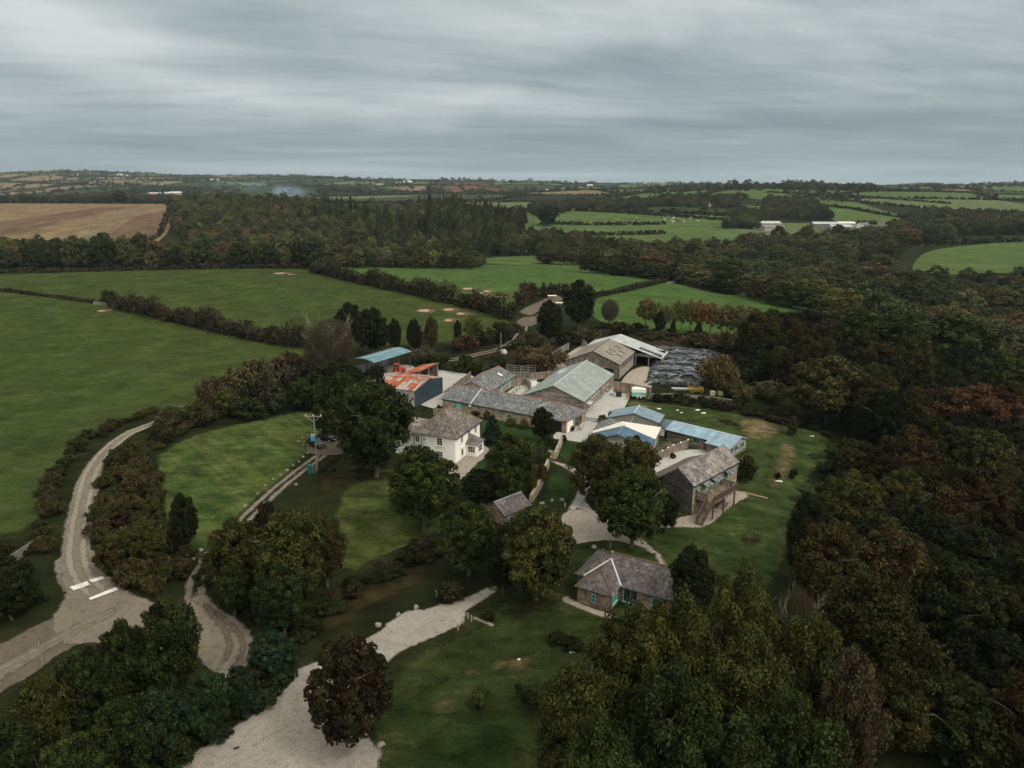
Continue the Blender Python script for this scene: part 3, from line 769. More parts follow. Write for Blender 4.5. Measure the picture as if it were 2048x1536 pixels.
sheet('lodge_courtyard', [(1310, 925), (1360, 902), (1425, 900), (1440, 905), (1390, 935), (1325, 960)], 'concrete', .10, 1.5)
sheet('lodge_courtyard', [(1300, 900), (1345, 880), (1360, 890), (1320, 912)], 'track_dirt', .11, 3)
strip('farm_track', [(905, 720), (960, 708), (1000, 698), (1030, 680), (1045, 662), (1050, 645)], .9, 'lane_gravel', .10, 1.0, seed=31)
strip('farm_track', [(860, 722), (905, 720), (960, 708), (1000, 698), (1030, 680), (1045, 662), (1050, 645)], .9, 'lane_gravel', .10, -1.0, seed=32)
sheet('gateway_hardcore', [(1035, 640), (1065, 632), (1075, 648), (1040, 655)], 'track_dirt', .12, 3, .3)
sheet('gateway_hardcore', [(1040, 622), (1085, 600), (1110, 590), (1125, 600), (1090, 615), (1062, 632)], 'track_dirt', .12, 3, .3)
# trampled feeding rings in the pastures: pale hardcore inside a brown collar
for k, (x, y, rx) in enumerate([(935, 578, 14), (960, 588, 15), (975, 583, 12), (1003, 594, 12), (925, 590, 8), (848, 622, 17), (897, 620, 16), (923, 628, 15), (898, 641, 14), (1160, 628, 9), (205, 622, 12), (560, 547, 14), (582, 549, 8)]):
    c = G(x, y); R = rx * (c.y * CP + 50 * SP) / FPX
    for nm, f, mt, off in (('trampled_soil', 1.35, 'bare_soil', .13), ('feeding_ring_hardcore', .8, 'bare_stone', .17)):
        drape(nm, [(c.x + math.cos(t) * R * f * (1 + .12 * math.sin(3 * t + k)) + (R * .3 if f > 1 else 0), c.y + math.sin(t) * R * f * 1.1) for t in np.linspace(0, 6.283, 12, endpoint=False)], mt, off, 3, .15, seed=k)
# slight worn lines across the upper pasture
strip('worn_path', [(340, 577), (420, 568), (520, 558), (590, 548)], 1.6, 'brown_verge', .12, jit=.3, seed=41)
strip('worn_path', [(560, 617), (640, 618), (760, 621), (830, 622)], 1.2, 'brown_verge', .12, jit=.3, seed=42)
DRY = 'dry_grass'
drape('red_ploughed_field', [at_y(862, 2500), at_y(1020, 2300), at_y(1010, 2900), at_y(985, 3250), at_y(890, 3300)], 'ploughed_earth', 2.0, 40)
for q in ([(1470, 840), (1500, 832), (1550, 842), (1575, 862), (1545, 885), (1500, 880), (1475, 862)], [(1560, 880), (1600, 900), (1590, 950), (1555, 990), (1530, 960), (1545, 920)], [(1245, 803), (1290, 800), (1310, 815), (1280, 826), (1250, 822)], [(900, 1345), (960, 1320), (1030, 1312), (1060, 1300), (1100, 1330), (1050, 1350), (980, 1352), (930, 1372)], [(1030, 1295), (1060, 1285), (1100, 1345), (1075, 1350)], [(850, 1400), (900, 1380), (930, 1420), (880, 1440)], [(1560, 1040), (1600, 1060), (1580, 1110), (1550, 1090)]): sheet('dry_patch', q, DRY, .082, 1.5, .3)
sheet('dry_patch', [(1485, 845), (1510, 838), (1545, 848), (1560, 862), (1530, 872), (1500, 868)], 'brown_verge', .07, 2, .4)
sheet('cottage_path', [(1130, 1190), (1160, 1206), (1222, 1228), (1260, 1245), (1252, 1252), (1215, 1242), (1150, 1218), (1122, 1202)], 'pale_gravel', .10, .5, .05)
for q in ([(1620, 930), (1640, 990), (1610, 1040), (1590, 1000)], [(1530, 900), (1560, 930), (1540, 990), (1520, 950)], [(1480, 1060), (1540, 1075), (1520, 1100), (1460, 1090)], [(1560, 1030), (1590, 1060), (1575, 1100), (1545, 1070)], [(1420, 830), (1480, 845), (1500, 860), (1440, 850)]): sheet('dry_patch', q, 'brown_verge', .072, 2, .4)
for q in ([(960, 1330), (1030, 1300), (1090, 1320), (1060, 1345), (1000, 1350), (940, 1365)], [(840, 1350), (900, 1340), (880, 1400), (830, 1420)], [(1040, 1400), (1090, 1400), (1085, 1425), (1045, 1425)]): sheet('dry_patch', q, 'brown_verge', .072, 2, .4)
sheet('dry_patch', [(1250, 805), (1275, 802), (1300, 812), (1290, 822), (1262, 822)], 'brown_verge', .07, 2, .4)
MATS['road_paint'] = plain_mat('road_paint', (.55, .54, .51), .8, .3, dirt=(.3, .28, .25), dscale=3)
for q in ([(140, 1177), (175, 1165), (180, 1172), (147, 1184)], [(178, 1163), (204, 1154.6), (210, 1159.5), (184.6, 1168)], [(178, 1199), (231, 1177), (239, 1181.6), (181, 1203)]):
    sheet('white_road_marking', q, 'road_paint', .21, .6, .03, False)

# ------------------------------------------------------------------ foliage
def leaf_cloud(rng, cen, rad, per, leaf, aspect=1.0, up=.3, squash=1.0, shell=(.72, 1.08), tv=.22, vert=0.0):
    """quads on the shells of clumps; returns V (4n,3) and tint (4n,3)"""
    cen = np.asarray(cen, float); rad = np.asarray(rad, float).reshape(-1, 1)
    n = len(cen)
    d = rng.normal(size=(n, per, 3)); d[..., 2] += up
    d /= np.linalg.norm(d, axis=2, keepdims=True)
    r = rng.uniform(shell[0], shell[1], (n, per, 1)) * rad[:, None, :]
    sc = np.array([1, 1, squash])
    p = cen[:, None, :] + d * r * sc
    nn = d + rng.normal(size=d.shape) * .55
    nn /= np.linalg.norm(nn, axis=2, keepdims=True)
    a = rng.normal(size=d.shape)
    if vert: a = a * (1 - vert) + np.array([0, 0, 1.0]) * vert * 2
    t = a - nn * (a * nn).sum(2, keepdims=True); t /= np.linalg.norm(t, axis=2, keepdims=True)
    b = np.cross(nn, t)
    s = leaf * rng.uniform(.6, 1.35, (n, per, 1))
    q = np.stack([p - t * s * aspect * .5 , p + b * s * .5 + t * s * aspect * .08, p + t * s * aspect * .55, p - b * s * .5 - t * s * aspect * .05], 2)
    cl = rng.normal(1, tv, (n, 1, 1)); lf = rng.normal(1, .28, (n, per, 1))
    f = np.clip(cl * lf, .35, 2.0)
    hue = rng.normal(0, .10, (n, 1, 1)) + rng.normal(0, .10, (n, per, 1))
    c = np.concatenate([f * (1 + hue), f, f * (1 - hue * .6)], 2)
    c = np.repeat(c[:, :, None, :], 4, 2)
    return q.reshape(-1, 3), np.clip(c, .15, 2.4).reshape(-1, 3)
def quads(n): return np.arange(n * 4).reshape(-1, 4)

def crown_cen(rng, n, z0, z1, R, shape='dome', inner=.25):
    """clump centres through a crown volume"""
    out = []
    while len(out) < n:
        v = rng.uniform(-1, 1, 3)
        l = np.linalg.norm(v)
        if l > 1 or (l < .55 and rng.random() > inner): continue
        h = (v[2] + 1) / 2
        if shape == 'dome': v[0] *= 1.0 - .18 * h; v[1] *= 1.0 - .18 * h
        out.append((v[0] * R, v[1] * R, z0 + (z1 - z0) * h))
    return np.array(out)
def lobed(rng, c, R, amp=.16):
    a = np.arctan2(c[:, 1], c[:, 0]); k = 1.0
    for m in (2, 3, 5):
        k = k + amp / m * 1.4 * np.sin(m * a + rng.uniform(0, 6.3) + c[:, 2] * .25)
    c = c.copy(); c[:, 0] *= k; c[:, 1] *= k
    return c

def limb_mesh(rng, H, R, r0, spread, n_limb=6, sub=3, z0=.25, twigs=0, up=.6):
    """trunk with limbs as one tapered-tube mesh builder; height H, crown radius R"""
    mb = MB()
    def bend(a, b, r1, r2, n=5, seg=3, wob=.06):
        a = Vector(a); b = Vector(b); L = (b - a).length; p = a; 
        for i in range(seg):
            t = (i + 1) / seg
            q = a.lerp(b, t) + Vector(rng.normal(size=3)) * L * wob * (0 if i == seg - 1 else 1)
            mb.tube(p, q, r1 + (r2 - r1) * i / seg, r1 + (r2 - r1) * t, n); p = q
    top = Vector((rng.normal() * .04 * H, rng.normal() * .04 * H, H * .78))
    bend((0, 0, -.4), top, r0, r0 * .22, 7, 5, .02)
    for i in range(n_limb):
        t = z0 + (0.55 - z0 * .3) * i / max(1, n_limb - 1)
        a = Vector((top.x * t, top.y * t, H * .78 * t)); an = 2.4 * i + rng.uniform(-.4, .4)
        L = R * spread * rng.uniform(.75, 1.05)
        e = a + Vector((math.cos(an) * L, math.sin(an) * L, L * up + rng.uniform(0, .1) * H))
        bend(a, e, r0 * .42, r0 * .12, 5, 3, .05)
        for j in range(sub):
            s = a.lerp(e, rng.uniform(.45, .95)); an2 = an + rng.uniform(-1.1, 1.1); l2 = L * rng.uniform(.35, .6)
            e2 = s + Vector((math.cos(an2) * l2, math.sin(an2) * l2, l2 * rng.uniform(.3, 1.1)))
            bend(s, e2, r0 * .14, r0 * .04, 4, 2, .05)
            for k in range(twigs):
                s3 = s.lerp(e2, rng.uniform(.3, 1)); l3 = l2 * rng.uniform(.3, .7)
                e3 = s3 + Vector((rng.normal() * .5, rng.normal() * .5, 1)).normalized() * l3
                mb.tube(s3, e3, r0 * .05, r0 * .015, 3)
    return mb
MATS['bark'] = plain_mat('bark', (.085, .07, .055), .9, .4)
MATS['pale_bark'] = plain_mat('pale_bark', (.16, .14, .115), .9, .4)
def limb_me(name, mb, mat='bark'):
    me = bpy.data.meshes.new(name); me.from_pydata(mb.v, [], mb.f); me.materials.append(MATS[mat]); return me

PROTO = {}
def reg(kind, crown, limbs, H, R):
    PROTO.setdefault(kind, []).append((crown, limbs, H, R))
def make_protos():
    for v in range(4):      # broad domed crowns, H 12 R 5
        rng = np.random.RandomState(100 + v)
        c = lobed(rng, crown_cen(rng, 270, 1.9, 11.2, 4.45), 5, .24)
        V, T = leaf_cloud(rng, c, rng.uniform(.4, 1.0, 270), 135, .235, 1.25, .4, .85, (.6, 1.15), .26)
        reg('broad', np_mesh('broadleaf_crown', V, quads(len(V) // 4), MATS['leaf'], T), limb_me('trunk', limb_mesh(rng, 12, 5, .32, .7)), 12, 5)
    for v in range(2):      # very dense small-leaved crown
        rng = np.random.RandomState(150 + v)
        c = lobed(rng, crown_cen(rng, 300, 1.8, 11.3, 4.6, 'dome', .1), 5, .1)
        V, T = leaf_cloud(rng, c, rng.uniform(.45, .7, 300), 95, .27, 1.1, .4, .8, tv=.3)
        reg('dense', np_mesh('dense_crown', V, quads(len(V) // 4), MATS['leaf'], T), limb_me('trunk', limb_mesh(rng, 12, 5, .32, .7)), 12, 5)
    for v in range(3):      # loose feathery crowns of upright sprays, H 14 R 5
        rng = np.random.RandomState(200 + v)
        c = lobed(rng, crown_cen(rng, 190, 1.5, 12.6, 4.5, 'dome', .4), 5, .22)
        V, T = leaf_cloud(rng, c, rng.uniform(.45, 1.0, 190), 210, .17, 1.7, .45, 1.15, (.45, 1.2), .2, .25)
        reg('feather', np_mesh('feathery_crown', V, quads(len(V) // 4), MATS['leaf'], T), limb_me('trunk', limb_mesh(rng, 14, 5, .24, .62, 8, 3, .2, 0, .9)), 14, 5)
    for v in range(3):      # thin autumn crowns through which limbs show
        rng = np.random.RandomState(300 + v)
        c = lobed(rng, crown_cen(rng, 90, 3.6, 11.6, 3.5, 'dome', .6), 5, .3)
        V, T = leaf_cloud(rng, c, rng.uniform(.5, 1.0, 90), 70, .26, 1.3, .3, .9, (.3, 1.2))
        reg('sparse', np_mesh('thin_crown', V, quads(len(V) // 4), MATS['leaf'], T), limb_me('trunk', limb_mesh(rng, 12, 4, .26, .75, 8, 4, .35, 4, .9)), 12, 4)
    for v in range(2):      # bare twiggy crown: many upright twigs
        rng = np.random.RandomState(350 + v)
        mb = limb_mesh(rng, 12, 5, .34, .8, 12, 6, .12, 7, 1.3)
        n = 11000                # fine twigs as thin upright blades
        base = crown_cen(rng, n, 1.5, 11.2, 4.3, 'x', .6)
        d = base * np.array([.18, .18, 0]) + rng.normal(size=base.shape) * .35 + np.array([0, 0, 1.3]); d /= np.linalg.norm(d, axis=1, keepdims=True)
        L = rng.uniform(.5, 1.3, (n, 1)); s = np.cross(d, rng.normal(size=d.shape)); s /= np.linalg.norm(s, axis=1, keepdims=True); s *= .026
        V = np.stack([base - s, base + s, base + d * L + s * .3, base + d * L - s * .3], 1).reshape(-1, 3)
        T = np.repeat(np.clip(rng.normal(1, .3, (n, 1)), .4, 1.8), 4, 0) * np.ones((1, 3))
        reg('bare', np_mesh('twiggy_crown', V, quads(n), MATS['twig'], T), limb_me('trunk', mb, 'pale_bark'), 12, 5)
    for v in range(3):      # conifers H 16 R 3.6
        rng = np.random.RandomState(400 + v)
        cs, rs = [], []
        for k in range(26):
            z = 1.2 + 14.0 * (k / 25) ** .92; rr = 3.5 * (1 - (z - 1.2) / 15.2) ** .85 * rng.uniform(.82, 1.1) + .1
            m = max(2, int(rr * 4.2))
            for j in range(m):
                a = 6.283 * (j + rng.uniform(-.3, .3)) / m + k
                for f in (.45, .85):
                    cs.append((math.cos(a) * rr * f, math.sin(a) * rr * f, z - .28 * rr * f)); rs.append(.2 + rr * .13)
        V, T = leaf_cloud(rng, np.array(cs), np.array(rs), 26, .3, 1.9, .0, .6, (.3, 1.2), .2)
        tr = MB(); tr.tube((0, 0, -.3), (0, 0, 15.6), .24, .03, 7)
        for k in range(20):
            a = k * 2.4; z = 2 + k * .6; r_ = 3 * (1 - z / 16); tr.tube((0, 0, z), (math.cos(a) * r_, math.sin(a) * r_, z - .2), .05, .02, 4)
        reg('conifer', np_mesh('conifer_crown', V, quads(len(V) // 4), MATS['leaf'], T), limb_me('trunk', tr), 16, 3.6)
    for v in range(4):      # bushes H 3 R 2
        rng = np.random.RandomState(500 + v)
        c = lobed(rng, crown_cen(rng, 45, .25, 2.55, 1.75, 'dome', .3), 2, .3)
        V, T = leaf_cloud(rng, c, rng.uniform(.32, .55, 45), 95, .19, 1.2, .4, .85, (.55, 1.12), .25)
        tr = MB()
        for k in range(7):
            a = k * .9; tr.tube((0, 0, -.2), (math.cos(a) * 1.2, math.sin(a) * 1.2, 1.9), .05, .02, 4)
        reg('bush', np_mesh('bush_foliage', V, quads(len(V) // 4), MATS['leaf'], T), limb_me('stems', tr), 3, 2)
    for v in range(2):      # twiggy brown bush
        rng = np.random.RandomState(550 + v)
        c = lobed(rng, crown_cen(rng, 70, .3, 2.6, 1.8, 'dome', .5), 2, .25)
        V, T = leaf_cloud(rng, c, rng.uniform(.25, .5, 70), 70, .13, 2.4, .5, 1.2, (.3, 1.3), .2, .5)
        tr = MB()
        for k in range(12):
            a = k * .9; tr.tube((0, 0, -.2), (math.cos(a) * 1.4, math.sin(a) * 1.4, 2.3), .04, .015, 4)
        reg('twigbush', np_mesh('bush_foliage', V, quads(len(V) // 4), MATS['leaf'], T), limb_me('stems', tr, 'pale_bark'), 3, 2)
    for v in range(4):      # lighter crowns for trees past 250 m
        rng = np.random.RandomState(600 + v)
        c = lobed(rng, crown_cen(rng, 110, 1.2, 11.0, 4.4), 5, .22)
        V, T = leaf_cloud(rng, c, rng.uniform(.55, 1.2, 110), 60, .40, 1.2, .5, .85, (.65, 1.12))
        reg('mid', np_mesh('broadleaf_crown', V, quads(len(V) // 4), MATS['leaf'], T), limb_me('trunk', limb_mesh(rng, 12, 5, .3, .7, 4, 0)), 12, 5)
make_protos()

# low polygon crowns used only inside the far woodland meshes
def lo_crown(seed, n, per, leaf, H=12., R=5., con=False, up=.5):
    rng = np.random.RandomState(seed)
    if con:
        h = rng.uniform(0, 1, n) ** .8; a = rng.uniform(0, 6.283, n); r = (1 - h) * R * rng.uniform(.4, 1, n)
        c = np.stack([np.cos(a) * r, np.sin(a) * r, .8 + h * (H - 1)], -1)
        return leaf_cloud(rng, c, np.full(n, .5), per, leaf, 1.7, .1, .7)
    c = lobed(rng, crown_cen(rng, n, 1.6, H - 1.2, R * .82), R, .2)
    return leaf_cloud(rng, c, rng.uniform(.18, .3, n) * R, per, leaf, 1.1, up, .8)
LO = {
    'mid': [lo_crown(700 + i, 50, 16, .8) for i in range(5)],
    'con': [lo_crown(720 + i, 60, 6, .95, 16., 3.6, True) for i in range(4)],
    'far': [lo_crown(740 + i, 12, 9, 1.9) for i in range(5)],
}
def instanced_wood(name, trees, label, cat):
    """a wood nobody could count: points that carry crowns of varied size, turn and tint"""
    src = bpy.data.collections.get('wood_crowns')
    if src is None:
        src = bpy.data.collections.new('wood_crowns')
        m = MATS['leaf'].copy(); t = NT(m.node_tree)
        oi = [n for n in t.n if n.type == 'OBJECT_INFO'][0]
        at_ = t.new('ShaderNodeAttribute', attribute_name='wtint', attribute_type='INSTANCER')
        for l in list(t.l):
            if l.from_node == oi: t.l.new(at_.outputs['Color'], l.to_socket)
        MATS['leaf_wood'] = m
        for i, k in enumerate(['mid'] * 4 + ['conifer'] * 3):
            me = PROTO[k][i if i < 4 else i - 4][0].copy(); me.materials.clear(); me.materials.append(m)
            src.objects.link(bpy.data.objects.new('crown_%02d' % i, me))
    n = len(trees); rng = np.random.RandomState(9)
    me = bpy.data.meshes.new(name); me.vertices.add(n)
    P = np.array([(t_[0], t_[1], hz1(t_[0], t_[1]) - .3) for t_ in trees], np.float32); me.vertices.foreach_set('co', P.ravel())
    S = np.array([(t_[2] / (3.6 if t_[4] == 'con' else 5), t_[2] / (3.6 if t_[4] == 'con' else 5), t_[3] / (16. if t_[4] == 'con' else 12.)) for t_ in trees], np.float32)
    a = me.attributes.new('wscale', 'FLOAT_VECTOR', 'POINT'); a.data.foreach_set('vector', S.ravel())
    R = np.zeros((n, 3), np.float32); R[:, 2] = rng.uniform(0, 6.28, n)
    a = me.attributes.new('wrot', 'FLOAT_VECTOR', 'POINT'); a.data.foreach_set('vector', R.ravel())
    C = np.ones((n, 4), np.float32); C[:, :3] = np.array([t_[5] for t_ in trees]) * FOL * np.array([.95, 1.0, .9]) * np.array([1.25 if t_[4] == 'con' else 1.0 for t_ in trees])[:, None]
    a = me.attributes.new('wtint', 'FLOAT_COLOR', 'POINT'); a.data.foreach_set('color', C.ravel())
    I = np.array([rng.randint(4) if t_[4] != 'con' else 4 + rng.randint(3) for t_ in trees], np.int32)
    a = me.attributes.new('wpick', 'INT', 'POINT'); a.data.foreach_set('value', I)
    o = link(bpy.data.objects.new(name, me))
    g = bpy.data.node_groups.new(name, 'GeometryNodeTree')
    g.interface.new_socket('Geometry', in_out='INPUT', socket_type='NodeSocketGeometry'); g.interface.new_socket('Geometry', in_out='OUTPUT', socket_type='NodeSocketGeometry')
    N = g.nodes; L = g.links
    gi = N.new('NodeGroupInput'); go = N.new('NodeGroupOutput'); ip = N.new('GeometryNodeInstanceOnPoints'); ci = N.new('GeometryNodeCollectionInfo')
    ci.inputs['Collection'].default_value = src; ci.inputs['Separate Children'].default_value = True; ci.inputs['Reset Children'].default_value = True
    def na(nm, ty):
        q = N.new('GeometryNodeInputNamedAttribute'); q.data_type = ty; q.inputs['Name'].default_value = nm; return q.outputs['Attribute']
    L.new(gi.outputs[0], ip.inputs['Points']); L.new(ci.outputs[0], ip.inputs['Instance']); ip.inputs['Pick Instance'].default_value = True
    L.new(na('wpick', 'INT'), ip.inputs['Instance Index']); L.new(na('wrot', 'FLOAT_VECTOR'), ip.inputs['Rotation']); L.new(na('wscale', 'FLOAT_VECTOR'), ip.inputs['Scale'])
    L.new(ip.outputs[0], go.inputs[0])
    md = o.modifiers.new('wood', 'NODES'); md.node_group = g
    return tag(o, label, cat, None, 'stuff')
def forest_mesh(name, trees, label, cat, group=None):
    """trees: (x, y, R, H, kind, (r,g,b)) merged into one mesh for a wood nobody could count"""
    Vs, Ts = [], []
    rng = np.random.RandomState(9)
    for (x, y, R, H, kind, tint) in trees:
        pr = LO[kind]; V, T = pr[rng.randint(len(pr))]
        bR, bH = (3.6, 16.) if kind == 'con' else (5., 12.)
        a = rng.uniform(0, 6.283); ca, sa = math.cos(a), math.sin(a)
        M = np.array([[ca * R / bR, -sa * R / bR, 0], [sa * R / bR, ca * R / bR, 0], [0, 0, H / bH]])
        Vs.append(V @ M.T + np.array([x, y, hz1(x, y) - .3])); Ts.append(T * np.array(tint) * .62)
    V = np.concatenate(Vs); T = np.concatenate(Ts)
    o = link(bpy.data.objects.new(name, np_mesh(name, V, quads(len(V) // 4), MATS['leaf'], T)))
    return tag(o, label, cat, group, 'stuff')

KIND_NAME = {'broad': 'broadleaf_tree', 'dense': 'broadleaf_tree', 'feather': 'feathery_tree', 'sparse': 'thin_autumn_tree', 'bare': 'bare_tree', 'conifer': 'conifer_tree', 'mid': 'broadleaf_tree', 'bush': 'bush', 'twigbush': 'bush'}
TRS = random.Random(77)
FOL = .74      # overall reflectance trim of all foliage
def plant(kind, x, y, z, R, H, tint, label, group=None, cat=None, var=None, rz=None, name=None):
    pr = PROTO[kind]; k = (TRS.randrange(len(pr)) if var is None else var)
    crown, limbs, bH, bR = pr[k]
    cat = cat or ('bush' if 'bush' in kind else 'tree')
    r = empty(name or KIND_NAME[kind], (x, y, z), label, cat, group, TRS.uniform(0, 6.283) if rz is None else rz)
    r.scale = (R / bR, R / bR, H / bH)
    c = link(bpy.data.objects.new('foliage' if 'bush' in kind else 'crown', crown), r)
    q = FOL * {'bush': .8, 'twigbush': 1.1, 'sparse': 1.7, 'bare': .95}.get(kind, 1); c.color = (tint[0] * q * .93, tint[1] * q * .99, tint[2] * q * .88, 1)
    t = link(bpy.data.objects.new('stems' if 'bush' in kind else 'trunk', limbs), r)
    return r
def tree_px(kind, cx, top, base, hw, tint, label, group=None, **kw):
    """a tree whose foot shows (or would show) at (cx, base); its crown reaches up to row top and hw pixels to each side"""
    p = G(cx, base)
    D = p.y * CP + (CH - p.z) * SP
    R = hw * D / FPX
    yt = p.y + R * .2
    ztop = CH - tan_down(top) * yt
    H = max(ztop - p.z, R * .7)
    if kind == 'feather': H *= 1.13; R *= 1.12
    if kind == 'broad': H *= 1.05
    return plant(kind, p.x, p.y, p.z, R, H, tint, label, group, **kw)

